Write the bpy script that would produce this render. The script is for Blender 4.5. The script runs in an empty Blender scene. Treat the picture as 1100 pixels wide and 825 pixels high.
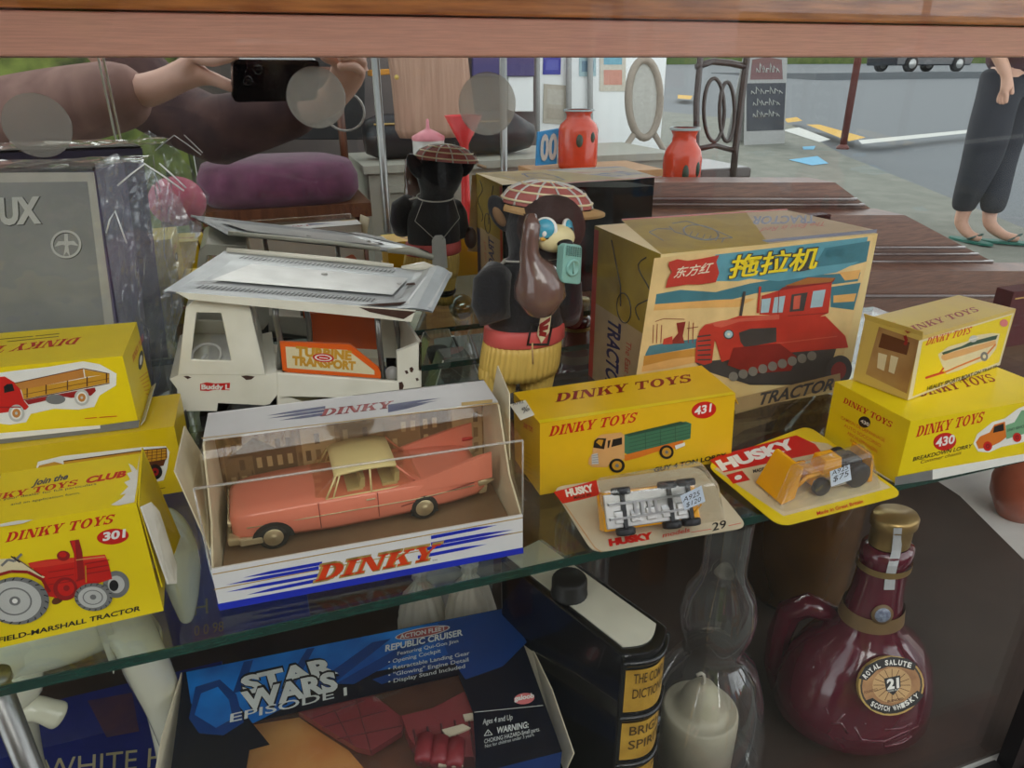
import bpy, bmesh, math, random
from mathutils import Vector, Matrix
random.seed(7)
sc = bpy.context.scene
COL = sc.collection
V3 = Vector
PI = math.pi
CZ = 1.0                      # camera height above the pavement
CAM = V3((0, 0, CZ))
# camera axes in the cabinet's frame (X along the front, Y into the cabinet, Z up)
AX = ((0.94495606, -0.13579258, 0.29768846), (-0.32716254, -0.37887896, 0.86568782), (-0.00476609, -0.91542947, -0.40245021))
cx = V3((AX[0][0], AX[1][0], AX[2][0])); cy = V3((AX[0][1], AX[1][1], AX[2][1])); cf = V3((AX[0][2], AX[1][2], AX[2][2]))
cam = bpy.data.cameras.new('camera'); camo = bpy.data.objects.new('camera', cam); COL.objects.link(camo)
cam.sensor_width = 36; cam.lens = 36 * 770 / 1100; cam.clip_start = 0.005; cam.clip_end = 300
camo.matrix_world = Matrix(((cx.x, -cy.x, -cf.x, 0), (cx.y, -cy.y, -cf.y, 0), (cx.z, -cy.z, -cf.z, CZ), (0, 0, 0, 1)))
sc.camera = camo
sc.view_settings.view_transform = 'Standard'; sc.view_settings.look = 'None'; sc.view_settings.gamma = 1
sc.view_settings.use_curve_mapping = False
sc.view_settings.exposure = 0.95
sc.cycles.transparent_max_bounces = 40; sc.cycles.max_bounces = 14; sc.cycles.glossy_bounces = 6
# bright overcast daylight
w = bpy.data.worlds.new('overcast_sky'); sc.world = w; w.use_nodes = True
nt = w.node_tree; bg = nt.nodes['Background']
tc = nt.nodes.new('ShaderNodeTexCoord'); sx = nt.nodes.new('ShaderNodeSeparateXYZ'); rp = nt.nodes.new('ShaderNodeValToRGB')
nt.links.new(tc.outputs['Generated'], sx.inputs[0]); nt.links.new(sx.outputs['Z'], rp.inputs[0]); nt.links.new(rp.outputs[0], bg.inputs[0])
rp.color_ramp.elements[0].position = 0.0; rp.color_ramp.elements[0].color = (1.0, 1.03, 1.06, 1)
rp.color_ramp.elements[1].position = 0.9; rp.color_ramp.elements[1].color = (0.45, 0.48, 0.51, 1)
bg.inputs[1].default_value = 1.15
sun = bpy.data.lights.new('hazy_sun', 'SUN'); suno = bpy.data.objects.new('hazy_sun', sun); COL.objects.link(suno)  # wide lamp added for the bright low sky over the street
sun.energy = 1.3; sun.angle = 0.9; sun.color = (1, 0.97, 0.92)
suno.rotation_euler = V3((0.15, 0.93, -0.36)).to_track_quat('-Z', 'Y').to_euler()

# ------------------------------------------------------------------ helpers
def lin(c):
    return tuple((x / 12.92 if x <= 0.04045 else ((x + 0.055) / 1.055) ** 2.4) for x in (v / 255 for v in c))
def ray(px, py):
    return cx * (px - 550) + cy * (py - 412.5) + cf * 770
def onZ(px, py, z):
    r = ray(px, py); return CAM + r * ((z - CZ) / r.z)
def onY(px, py, Y):
    r = ray(px, py); return CAM + r * (Y / r.y)
def onP(px, py, p, n):
    r = ray(px, py); return CAM + r * ((p - CAM).dot(n) / r.dot(n))
def mpp(p):                   # metres per photo pixel at a point
    return (p - CAM).dot(cf) / 770
MIR = 0.67                    # the mirror's plane
def V(px, py, d):             # a point seen in the mirror: real place of the virtual point at depth d
    p = onY(px, py, d); return V3((p.x, 2 * MIR - p.y, p.z))
def Zm(x0, y0, s):
    return lambda x, y: (x0 + x * s, y0 + y * s)
ZA = Zm(160, 180, .3091); ZB = Zm(420, 140, .3514); ZC = Zm(620, 200, .3091); ZD = Zm(0, 330, .2546); ZE = Zm(0, 470, .303)
ZF = Zm(190, 400, .3545); ZG = Zm(530, 370, .291); ZH = Zm(740, 300, .3393); ZI = Zm(0, 600, .2728); ZJ = Zm(170, 620, .4091)
ZK = Zm(540, 560, .3212); ZL = Zm(800, 530, .3576); ZM_ = Zm(880, 150, .3274); ZN = Zm(0, 160, .2304)
def L(z, *xy):
    return [z(xy[i], xy[i + 1]) for i in range(0, len(xy), 2)]

MATS = {}
def mat(name, rgb, rough=.5, metal=0, var=.06, scale=60, bump=0, bscale=200, coat=0, wave=None, spec=.5, sheen=0, rgb2=None, var_t=(.35, .65)):
    if name in MATS: return MATS[name]
    m = bpy.data.materials.new(name); m.use_nodes = True; n = m.node_tree.nodes; l = m.node_tree.links
    b = n['Principled BSDF']; b.inputs['Roughness'].default_value = rough; b.inputs['Metallic'].default_value = metal
    b.inputs['Coat Weight'].default_value = coat; b.inputs['Specular IOR Level'].default_value = spec; b.inputs['Sheen Weight'].default_value = sheen
    c = lin(rgb); t = n.new('ShaderNodeTexCoord')
    if wave:
        mp = n.new('ShaderNodeMapping'); mp.inputs['Scale'].default_value = wave; l.new(t.outputs['Object'], mp.inputs[0])
        vec = mp.outputs[0]
    else: vec = t.outputs['Object']
    nz = n.new('ShaderNodeTexNoise'); nz.inputs['Scale'].default_value = scale; nz.inputs['Detail'].default_value = 5
    l.new(vec, nz.inputs['Vector'])
    r = n.new('ShaderNodeValToRGB'); l.new(nz.outputs['Fac'], r.inputs[0])
    c2 = lin(rgb2) if rgb2 else tuple(x * (1 - 2 * var) for x in c)
    r.color_ramp.elements[0].position = var_t[0]; r.color_ramp.elements[0].color = (*c2, 1)
    r.color_ramp.elements[1].position = var_t[1]; r.color_ramp.elements[1].color = (*c, 1)
    l.new(r.outputs[0], b.inputs['Base Color'])
    if bump:
        nb = n.new('ShaderNodeTexNoise'); nb.inputs['Scale'].default_value = bscale; l.new(vec, nb.inputs['Vector'])
        bp = n.new('ShaderNodeBump'); bp.inputs['Strength'].default_value = bump; bp.inputs['Distance'].default_value = .002
        l.new(nb.outputs['Fac'], bp.inputs['Height']); l.new(bp.outputs[0], b.inputs['Normal'])
    MATS[name] = m; return m
def clear(name, tint=(.97, .985, .975), ior=1.45, rough=0.0, gain=1.0, milk=0.0, milkc=(.8, .8, .8), bump=0, bscale=40):
    """thin clear glass or film: see-through with a Fresnel mirror on its surface"""
    if name in MATS: return MATS[name]
    m = bpy.data.materials.new(name); m.use_nodes = True; n = m.node_tree.nodes; l = m.node_tree.links
    n.remove(n['Principled BSDF']); o = n['Material Output']
    t = n.new('ShaderNodeBsdfTransparent'); t.inputs[0].default_value = (*tint, 1)
    g = n.new('ShaderNodeBsdfGlossy'); g.inputs['Roughness'].default_value = rough; g.inputs[0].default_value = (1, 1, 1, 1)
    f = n.new('ShaderNodeFresnel'); ge = n.new('ShaderNodeNewGeometry'); mr = n.new('ShaderNodeMapRange'); l.new(ge.outputs['Backfacing'], mr.inputs[0])
    mr.inputs[3].default_value = ior; mr.inputs[4].default_value = 1 / ior; l.new(mr.outputs[0], f.inputs[0])
    mu = n.new('ShaderNodeMath'); mu.operation = 'MULTIPLY'; mu.use_clamp = True; mu.inputs[1].default_value = gain; l.new(f.outputs[0], mu.inputs[0])
    mx = n.new('ShaderNodeMixShader'); l.new(mu.outputs[0], mx.inputs[0]); l.new(t.outputs[0], mx.inputs[1]); l.new(g.outputs[0], mx.inputs[2])
    out = mx.outputs[0]
    if bump:
        tc = n.new('ShaderNodeTexCoord'); nb = n.new('ShaderNodeTexNoise'); nb.inputs['Scale'].default_value = bscale; l.new(tc.outputs['Object'], nb.inputs['Vector'])
        bp = n.new('ShaderNodeBump'); bp.inputs['Strength'].default_value = bump; bp.inputs['Distance'].default_value = .01
        l.new(nb.outputs['Fac'], bp.inputs['Height']); l.new(bp.outputs[0], g.inputs['Normal']); l.new(bp.outputs[0], f.inputs['Normal'])
    if milk:
        d = n.new('ShaderNodeBsdfDiffuse'); d.inputs[0].default_value = (*milkc, 1)
        m2 = n.new('ShaderNodeMixShader'); m2.inputs[0].default_value = milk; l.new(out, m2.inputs[1]); l.new(d.outputs[0], m2.inputs[2]); out = m2.outputs[0]
    l.new(out, o.inputs[0]); MATS[name] = m; return m

WORG = {}
def thing(name, loc, label, cat, group=None):
    o = bpy.data.objects.new(name, None); COL.objects.link(o); o.location = loc; o.empty_display_size = .02
    o['label'] = label; o['category'] = cat
    if group: o['group'] = group
    WORG[o.name] = V3(loc); return o
class MB:
    def __init__(s): s.v = []; s.f = []; s.mats = []
    def mi(s, m):
        if m not in s.mats: s.mats.append(m)
        return s.mats.index(m)
    def poly(s, pts, m, smooth=False):
        i = len(s.v); s.v += [V3(p) for p in pts]; s.f.append((tuple(range(i, i + len(pts))), s.mi(m), smooth))
    def mesh(s, vs, fs, m, smooth=False):
        i = len(s.v); s.v += [V3(p) for p in vs]; k = s.mi(m)
        for f in fs: s.f.append((tuple(i + a for a in f), k, smooth))
    def hexa(s, b, t, m):     # bottom ring, top ring
        n = len(b)
        s.mesh(list(b) + list(t), [tuple(range(n))[::-1], tuple(range(n, 2 * n))] + [(i, (i + 1) % n, n + (i + 1) % n, n + i) for i in range(n)], m)
    def prism(s, pts, vec, m):
        pts = [V3(p) for p in pts]; s.hexa(pts, [p + V3(vec) for p in pts], m)
    def box(s, a, b, m):
        x0, y0, z0 = a; x1, y1, z1 = b
        r = lambda z: [(x0, y0, z), (x1, y0, z), (x1, y1, z), (x0, y1, z)]
        s.hexa(r(z0), r(z1), m)
    def frame(s, outer, inner, vec, m):   # ring between two outlines of equal count, extruded
        n = len(outer); vec = V3(vec); o = [V3(p) for p in outer]; i_ = [V3(p) for p in inner]
        vs = o + i_ + [p + vec for p in o] + [p + vec for p in i_]; fs = []
        for k in range(n):
            j = (k + 1) % n
            fs += [(k, j, n + j, n + k), (2 * n + k, 3 * n + k, 3 * n + j, 2 * n + j), (k, 2 * n + k, 2 * n + j, j), (n + k, n + j, 3 * n + j, 3 * n + k)]
        s.mesh(vs, fs, m)
    def rings(s, rs, m, caps=True, smooth=True, closed=False):
        n = len(rs[0]); vs = [p for r in rs for p in r]; fs = []
        R = len(rs)
        for a in range(R if closed else R - 1):
            b = (a + 1) % R
            for k in range(n): fs.append((a * n + k, a * n + (k + 1) % n, b * n + (k + 1) % n, b * n + k))
        if caps and not closed: fs += [tuple(range(n))[::-1], tuple(range((R - 1) * n, R * n))]
        s.mesh(vs, fs, m, smooth)
    def tube(s, pts, r, m, seg=10, caps=True, smooth=True, closed=False):
        pts = [V3(p) for p in pts]; rs = []; N = len(pts)
        up = None
        for i, p in enumerate(pts):
            d = (pts[(i + 1) % N] - pts[i - 1]) if closed else (pts[min(i + 1, N - 1)] - pts[max(i - 1, 0)])
            d.normalize()
            if up is None: up = d.orthogonal().normalized()
            up = (up - d * up.dot(d)).normalized(); sd = d.cross(up)
            rr = r[i] if isinstance(r, (list, tuple)) else r
            rs.append([p + up * (rr * math.cos(2 * PI * k / seg)) + sd * (rr * math.sin(2 * PI * k / seg)) for k in range(seg)])
        s.rings(rs, m, caps, smooth, closed)
    def lathe(s, c, prof, m, seg=32, rib=0, ribn=0, sy=1, axis=None, caps=False):
        c = V3(c); rs = []
        if axis is None: X, Y, Z = V3((1, 0, 0)), V3((0, 1, 0)), V3((0, 0, 1))
        else:
            Z = V3(axis).normalized(); X = Z.orthogonal().normalized(); Y = Z.cross(X)
        for r, z in prof:
            r = max(r, 1e-5)
            ring = []
            for k in range(seg):
                a = 2 * PI * k / seg; q = r * (1 + rib * math.cos(ribn * a))
                ring.append(c + Z * z + X * (q * math.cos(a)) + Y * (q * sy * math.sin(a)))
            rs.append(ring)
        s.rings(rs, m, caps)
    def ell(s, c, r, m, rot=None, seg=24, n=14):
        c = V3(c); rs = []
        for i in range(n + 1):
            t = PI * i / n; ring = []
            for k in range(seg):
                a = 2 * PI * k / seg; p = V3((r[0] * max(math.sin(t), 1e-3) * math.cos(a), r[1] * max(math.sin(t), 1e-3) * math.sin(a), -r[2] * math.cos(t)))
                ring.append(c + (rot @ p if rot else p))
            rs.append(ring)
        s.rings(rs, m)
    def build(s, name, parent=None, label=None, mods=None, normals=True, stuff=False):
        org = V3((0, 0, 0))
        if parent is not None: org = WORG[parent.name]
        elif s.v:
            lo = [min(p[i] for p in s.v) for i in range(3)]; hi = [max(p[i] for p in s.v) for i in range(3)]
            org = V3(((lo[0] + hi[0]) / 2, (lo[1] + hi[1]) / 2, lo[2]))
        me = bpy.data.meshes.new(name); me.from_pydata([p - org for p in s.v], [], [f[0] for f in s.f])
        for m in s.mats: me.materials.append(m)
        for p, f in zip(me.polygons, s.f): p.material_index = f[1]; p.use_smooth = f[2]
        if normals:
            b = bmesh.new(); b.from_mesh(me); bmesh.ops.recalc_face_normals(b, faces=b.faces); b.to_mesh(me); b.free()
        o = bpy.data.objects.new(name, me); COL.objects.link(o); WORG[o.name] = V3(org)
        if parent is not None: o.parent = parent
        else: o.location = org
        if label: o['label'] = label
        if stuff: o['kind'] = 'stuff'
        for k in mods or []:
            if k[0] == 'bevel':
                d = o.modifiers.new('bevel', 'BEVEL'); d.width = k[1]; d.segments = k[2] if len(k) > 2 else 2; d.limit_method = 'ANGLE'; d.angle_limit = .6
            if k[0] == 'sub':
                d = o.modifiers.new('sub', 'SUBSURF'); d.levels = d.render_levels = k[1]
        return o
def tag(o, label, cat, group=None):
    o['label'] = label; o['category'] = cat
    if group: o['group'] = group
    return o
def struct(name, mb, **k):
    o = mb.build(name, **k); o['kind'] = 'structure'; return o

# ---- lettering: text outlines from Blender's own font, and a slab serif drawn here
TCACHE = {}
def text_geo(s, bold=0, shear=0):
    key = (s, bold, shear)
    if key in TCACHE: return TCACHE[key]
    cu = bpy.data.curves.new('t', 'FONT'); cu.body = s; cu.size = 1; cu.offset = bold; cu.shear = shear; cu.resolution_u = 3; cu.fill_mode = 'BOTH'
    ob = bpy.data.objects.new('t', cu); COL.objects.link(ob)
    dg = bpy.context.evaluated_depsgraph_get(); dg.update()
    me = bpy.data.meshes.new_from_object(ob.evaluated_get(dg))
    vs = [(v.co.x, v.co.y) for v in me.vertices]; fs = [tuple(p.vertices) for p in me.polygons]
    bpy.data.objects.remove(ob); bpy.data.curves.remove(cu); bpy.data.meshes.remove(me)
    if not vs: vs = [(0, 0), (1, 0), (0, 1)]; fs = []
    x0 = min(v[0] for v in vs); x1 = max(v[0] for v in vs)
    cjk = any(ord(c) > 0x2e80 for c in s); low = all(ord(c) < 0x2e80 for c in s)
    if cjk: y0 = min(v[1] for v in vs); h = max(v[1] for v in vs) - y0
    else: y0 = 0; h = .69
    r = ([((x - x0) / max(x1 - x0, 1e-6), (y - y0) / h) for x, y in vs], fs); TCACHE[key] = r; return r
def R_(x0, y0, x1, y1): return [(x0, y0), (x1, y0), (x1, y1), (x0, y1)]
def ringq(cx_, cy_, ox, oy, ix, iy, a0, a1, n=12):
    q = []
    for k in range(n):
        a = math.radians(a0 + (a1 - a0) * k / n); b = math.radians(a0 + (a1 - a0) * (k + 1) / n)
        q.append([(cx_ + ox * math.cos(a), cy_ + oy * math.sin(a)), (cx_ + ox * math.cos(b), cy_ + oy * math.sin(b)), (cx_ + ix * math.cos(b), cy_ + iy * math.sin(b)), (cx_ + ix * math.cos(a), cy_ + iy * math.sin(a))])
    return q
SL = {
 'D': (.95, [R_(.08, 0, .32, 1), R_(0, 0, .45, .09), R_(0, .91, .45, 1)] + ringq(.38, .5, .5, .5, .24, .4, -90, 90)),
 'I': (.52, [R_(.1, 0, .34, 1), R_(0, 0, .44, .1), R_(0, .9, .44, 1)]),
 'N': (1.08, [R_(.1, 0, .2, 1), R_(.8, 0, .9, 1), [(.08, 1), (.36, 1), (.9, 0), (.64, 0)], R_(0, 0, .32, .1), R_(0, .9, .3, 1), R_(.66, .9, 1.0, 1)]),
 'K': (1.04, [R_(.08, 0, .32, 1), R_(0, 0, .42, .1), R_(0, .9, .42, 1), [(.3, .4), (.7, .93), (.84, .93), (.32, .3)], [(.42, .58), (.6, .72), (.94, .05), (.66, .05)], R_(.56, 0, 1.0, .1), R_(.56, .9, .94, 1)]),
 'Y': (.98, [R_(.34, 0, .58, .45), R_(.22, 0, .7, .1), [(.06, .95), (.32, .95), (.58, .42), (.34, .42)], [(.7, .95), (.82, .95), (.57, .38), (.47, .45)], R_(0, .9, .42, 1), R_(.6, .9, .94, 1)]),
 'T': (1.0, [R_(.33, 0, .57, 1), R_(.2, 0, .7, .1), R_(0, .88, .9, 1), R_(0, .66, .09, 1), R_(.81, .66, .9, 1)]),
 'O': (1.02, ringq(.47, .5, .47, .52, .22, .4, 0, 360, 24)),
 'S': (.86, ringq(.38, .74, .36, .28, .15, .16, 20, 240, 12) + ringq(.38, .27, .38, .29, .15, .17, -160, 75, 12) + [R_(0, 0, .09, .36), R_(.64, .68, .73, 1), [(.2, .62), (.33, .5), (.62, .36), (.52, .52), (.3, .66)]]),
 ' ': (.42, []), 'B': (.9, [R_(.08, 0, .3, 1), R_(0, 0, .4, .09), R_(0, .91, .4, 1)] + ringq(.36, .75, .38, .25, .18, .16, -90, 90, 8) + ringq(.36, .27, .46, .28, .22, .18, -90, 90, 8)),
}
def slab_geo(s, shear=0, grow=0):
    key = ('slab', s, shear, grow)
    if key in TCACHE: return TCACHE[key]
    x = 0; P = []
    for ch in s:
        a, q = SL[ch]
        for p in q:
            cxm = sum(t[0] for t in p) / len(p); cym = sum(t[1] for t in p) / len(p)
            pp = []
            for (u, v) in p:
                du, dv = u - cxm, v - cym; ln = math.hypot(du, dv) or 1
                sg = lambda q: (1 if q > 1e-6 else -1 if q < -1e-6 else 0); pp.append((x + u + sg(du) * grow + shear * v, v + sg(dv) * grow))
            P.append(pp)
        x += a
    wd = x - .06
    vs = []; fs = []
    for p in P:
        i = len(vs); vs += [(u / wd, v) for u, v in p]; fs.append(tuple(range(i, i + len(p))))
    TCACHE[key] = (vs, fs); return vs, fs

class Face(MB):
    """print on a flat face: outlines are traced onto the face's own plane, layer over layer of ink"""
    def setp(s, p, n):
        s.p = V3(p); s.n = V3(n).normalized()
        if s.n.dot(CAM - s.p) < 0: s.n = -s.n
        s.lay = 1; return s
    def pt(s, q): return onP(q[0], q[1], s.p, s.n)
    def up(s): return s.n * (.00005 + .00002 * s.lay)
    def ink(s, pts, m):
        o = s.up(); s.poly([s.pt(q) + o for q in pts], m); s.lay += 1; return s
    def inks(s, lst, m):
        o = s.up()
        for pts in lst: s.poly([s.pt(q) + o for q in pts], m)
        s.lay += 1; return s
    def disc(s, c, rx, ry, m, rot=0, inner=0, n=28):
        a = math.radians(rot)
        pp = lambda k, f: (c[0] + f * (rx * math.cos(k) * math.cos(a) - ry * math.sin(k) * math.sin(a)), c[1] + f * (rx * math.cos(k) * math.sin(a) + ry * math.sin(k) * math.cos(a)))
        if not inner: return s.ink([pp(2 * PI * k / n, 1) for k in range(n)], m)
        return s.inks([[pp(2 * PI * k / n, 1), pp(2 * PI * (k + 1) / n, 1), pp(2 * PI * (k + 1) / n, inner), pp(2 * PI * k / n, inner)] for k in range(n)], m)
    def line(s, pts, w, m):
        q = []
        for a, b in zip(pts, pts[1:]):
            dx, dy = b[0] - a[0], b[1] - a[1]; ln = math.hypot(dx, dy) or 1; ox, oy = -dy / ln * w / 2, dx / ln * w / 2
            q.append([(a[0] + ox, a[1] + oy), (b[0] + ox, b[1] + oy), (b[0] - ox, b[1] - oy), (a[0] - ox, a[1] - oy)])
        return s.inks(q, m)
    def geo(s, g, a, b, c, m):
        A, B, C = s.pt(a), s.pt(b), s.pt(c); o = s.up(); X = B - A; Y = C - A
        s.mesh([A + X * u + Y * v + o for u, v in g[0]], g[1], m); s.lay += 1; return s
    def text(s, t, a, b, c, m, bold=0, shear=0): return s.geo(text_geo(t, bold, shear), a, b, c, m)
    def slab(s, t, a, b, c, m, shear=0, grow=0): return s.geo(slab_geo(t, shear, grow), a, b, c, m)

SH = CZ - .256                # top of the glass shelf
FL = CZ - .55                 # cabinet floor
# ------------------------------------------------------------------ the cabinet
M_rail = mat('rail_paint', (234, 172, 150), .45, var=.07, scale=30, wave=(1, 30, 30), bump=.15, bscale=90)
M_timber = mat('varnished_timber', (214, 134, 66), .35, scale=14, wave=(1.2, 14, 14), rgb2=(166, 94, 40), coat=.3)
M_brown = mat('dark_brown_board', (62, 48, 40), .55, var=.1, scale=18, bump=.05)
M_back = mat('brown_back_board', (92, 66, 44), .5, scale=8, wave=(1, 1, 9), rgb2=(70, 48, 32))
M_white = mat('off_white_paint', (205, 203, 198), .5, var=.03)
M_black = mat('black_rubber', (18, 16, 16), .5)
M_redbrown = mat('red_brown_wood', (104, 62, 40), .4, scale=10, wave=(6, 6, 1), rgb2=(78, 42, 26))  # red-brown wood with darker grain
M_mirror = bpy.data.materials.new('mirror_silver'); M_mirror.use_nodes = True
b_ = M_mirror.node_tree.nodes['Principled BSDF']; b_.inputs['Metallic'].default_value = 1; b_.inputs['Roughness'].default_value = 0.0
b_.inputs['Base Color'].default_value = (.80, .82, .81, 1)
M_pane = clear('cabinet_pane', (.985, .99, .985), gain=.4)
M_shelf = clear('shelf_glass', (.92, .965, .945))
M_gedge = mat('green_glass_edge', (12, 62, 52), .25, var=.12, scale=25, coat=.6, wave=(4, 30, 30))
M_pedge = mat('polished_pane_edge', (240, 248, 244), .15, var=.04)

x0, x1 = -.95, 1.80
TOPZ = CZ + .30; PT = CZ + .26; XS = .66
m = MB(); m.box((x0, .255, FL - .02), (x1, .70, FL), M_white); struct('floor', m)
mt = MB()
q = [onZ(*p, FL) for p in ((1030, 535), (1100, 605), (1100, 640))]
f0 = [V3((x0 + .002, .289, FL)), V3((-.14, .289, FL)), V3((-.139, .2812, FL)), V3((.80, .2812, FL)), q[1], q[0], V3((q[0].x + .005, .66, FL)), V3((x0 + .002, .66, FL))]
mt.prism(f0, (0, 0, .004), M_brown); tag(mt.build('floor_board'), 'dark brown board lying on the white floor of the cabinet', 'board')
m = MB(); m.box((x0, .662, FL), (x1, .69, SH - .055), M_back); m.box((x0, .6795, SH - .055), (x1, .70, TOPZ), M_back); struct('wall_back', m)
m = MB(); m.box((x0, .225, FL - .02), (x1, .2545, FL), M_redbrown); m.box((x0, .2546, FL), (x1, .2615, FL + .003), M_redbrown); m.box((x0, .2617, FL), (.534, .2765, FL + .002), M_black); struct('trim_6', m)
m = MB(); m.box((x0 - .02, .255, FL - .02), (x0, .70, TOPZ), M_back); struct('wall_left', m)
m = MB(); m.box((x1, .255, FL - .02), (x1 + .02, .70, TOPZ), M_white); struct('wall_right', m)
m = MB(); m.box((x0, .29, TOPZ), (x1, .70, TOPZ + .02), M_white); struct('ceiling', m)
m = MB(); m.box((x0, .30, -.3), (x1, .70, FL - .02), M_redbrown); struct('trim_3', m)
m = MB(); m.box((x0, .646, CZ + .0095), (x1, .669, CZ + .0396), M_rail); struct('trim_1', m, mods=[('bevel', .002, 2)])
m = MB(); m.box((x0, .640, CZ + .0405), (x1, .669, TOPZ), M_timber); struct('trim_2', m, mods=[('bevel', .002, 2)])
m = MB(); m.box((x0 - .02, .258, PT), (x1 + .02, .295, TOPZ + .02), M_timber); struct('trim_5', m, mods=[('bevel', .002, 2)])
# mirror on the back
t = thing('back_mirror', ((x0 + x1) / 2, MIR, SH - .055), 'large mirror lining the back of the cabinet above the glass shelf', 'mirror')
m = MB(); m.poly([(x0, MIR, SH - .055), (x1, MIR, SH - .055), (x1, MIR, CZ + .035), (x0, MIR, CZ + .035)], M_mirror); m.build('mirror_glass', t)
m = MB(); m.box((x0, MIR + .0005, SH - .055), (x1, MIR + .009, CZ + .035), M_back); m.build('backing', t)
# round residue marks left by stick-on bumpers
M_disc = clear('old_adhesive', (.9, .89, .87), gain=.3, milk=.22, milkc=(.62, .60, .56))
for px, py, r, lab in ((340, 105, 31, 'round cloudy sticker mark on the mirror near the right hand'), (40, 135, 33, 'round cloudy sticker mark on the mirror at far left'), (524, 112, 32, 'round cloudy sticker mark on the mirror beside the knitted garment')):
    c = onY(px, py, MIR - .0008); m = MB(); rr = r * mpp(c)
    m.lathe(c, [(.0001, 0), (rr * .97, 0), (rr, .0002), (rr * .97, .0005), (.0001, .0005)], M_disc, seg=40, axis=(0, -1, 0)); tag(m.build('sticker_mark'), lab, 'sticker', 'round marks on the mirror')
# sliding front panes
for nm, a, b_x, y, lab in (('sliding_pane', -.161, x1 - .001, .277, 'clear front glass pane sliding across most of the cabinet'), ('sliding_pane', x0 + .001, -.1545, .2835, 'clear front glass pane at the left end, behind the wider pane')):
    t = thing(nm, (a, y, FL + .002), lab, 'glass', 'sliding glass fronts')
    m = MB(); m.box((a + .0008 if a > -.2 else a, y, FL + .002), (b_x if a > -.2 else b_x - .0008, y + .003, PT), M_pane); m.build('pane', t)
    e = MB(); xx = a if a > -.2 else b_x; e.box((xx - .0011, y, FL + .002), (xx + .0011, y + .003, PT), M_pedge); e.build('polished_edge', t)
# the glass shelf
t = thing('glass_shelf', ((x0 + x1) / 2, .46, SH - .006), 'thick clear glass shelf with a green edge carrying the toys', 'shelf')
m = MB(); m.poly([(x0, .307, SH), (XS, .307, SH), (XS, .62, SH), (x0, .62, SH)], M_shelf); m.poly([(x0, .307, SH - .0058), (XS, .307, SH - .0058), (XS, .62, SH - .0058), (x0, .62, SH - .0058)], M_shelf); m.build('pane', t, normals=False)
for y in (.3062, .62):
    m = MB(); m.box((x0, y, SH - .0058), (XS, y + .0008, SH - .0001), M_gedge); m.build('edge', t)
# steel shelf support and the dark mullion at the right
M_steel = mat('brushed_steel', (150, 150, 148), .3, metal=.9, var=.1, scale=20, wave=(30, 30, 2))
def pole_at(px, py, y, r, z0, z1, nm, lab, cat):
    c = onY(px, py, y); t = thing(nm, (c.x, y, z0), lab, cat)
    m = MB(); m.lathe((c.x, y, z0), [(r, 0), (r, z1 - z0)], M_steel, 20, caps=True); m.build('tube', t)
    m = MB(); m.lathe((c.x, y, z1 - .004), [(r * 1.25, 0), (r * 1.25, .004)], M_steel, 20, caps=True); m.build('collar', t)
    m = MB(); m.lathe((c.x, y, z0), [(r * 1.5, 0), (r * 1.5, .003), (r, .006)], M_steel, 20, caps=True); m.build('foot', t)
pole_at(14, 780, .322, .0058, FL, SH - .0058, 'shelf_post', 'grey steel post holding up the glass shelf at left', 'post')
px_ = .535
m = MB(); m.box((px_, .263, FL), (px_ + .016, .2755, SH - .1), M_black); m.box((px_ + .016, .262, FL), (px_ + .05, .2755, SH - .1), M_redbrown); struct('trim_4', m)

# ------------------------------------------------------------------ printed cartons
INK = dict(red=(206, 28, 20), dred=(150, 22, 24), white=(238, 236, 228), black=(22, 20, 22), grey=(120, 120, 118), lgrey=(196, 196, 190), orange=(222, 120, 30), tan=(196, 130, 58),
           brown=(96, 50, 22), green=(62, 118, 88), dgreen=(36, 78, 58), navy=(34, 40, 92), cream=(226, 212, 172), sky=(96, 168, 190), lblue=(150, 196, 206), peach=(222, 168, 104),
           blue=(24, 44, 186), gold=(190, 156, 84), verm=(232, 68, 20), ochre=(206, 150, 40), pink=(220, 120, 120), mint=(120, 172, 130))
I = {k: mat('ink_' + k, v, .4, var=.03, scale=80) for k, v in INK.items()}
M_yel = mat('yellow_card', (240, 212, 10), .38, var=.03, scale=40)
M_yel2 = mat('golden_yellow_card', (234, 186, 22), .4, var=.04, scale=40)
M_inner = mat('grey_board', (170, 160, 140), .7, var=.06)
M_cream = mat('worn_cream_card', (226, 214, 184), .6, var=.06)
def frm(A, B):               # facing side of a vertical face through A and B
    d = B - A; return V3((d.y, -d.x, 0)).normalized()
class Carton:
    """hexahedral carton: A,B bottom front corners; C,D top front; dv the way to the back"""
    def __init__(s, name, lab, cat, A, B, C, D, dv, m, dv2=None, group=None):
        s.A, s.B, s.C, s.D = A, B, C, D; s.dv = V3(dv); dv2 = V3(dv2) if dv2 else s.dv; s.dv2 = dv2
        s.t = thing(name, (A + B + (A + s.dv) + (B + dv2)) / 4, lab, cat, group)
        s.f = Face(); s.f.hexa([A, B, B + dv2, A + s.dv], [C, D, D + dv2, C + s.dv], m)
    def front(s): s.f.setp(s.C, (s.B - s.A).cross(s.C - s.A)); return s.f
    def top(s): s.f.setp(s.C, (s.D - s.C).cross(s.dv)); return s.f
    def left(s): s.f.setp(s.C, s.dv.cross(s.C - s.A)); return s.f
    def right(s): s.f.setp(s.D, s.dv2.cross(s.D - s.B)); return s.f
    def done(s): return s.f.build('carton', s.t, normals=False)
def quadf(name, parent, pts, th, m, art=None):    # a thin card flap
    n = (V3(pts[1]) - V3(pts[0])).cross(V3(pts[2]) - V3(pts[0])).normalized()
    f = Face(); f.prism(pts, n * th, m)
    if art: art(f)
    return f.build(name, parent)
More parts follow.
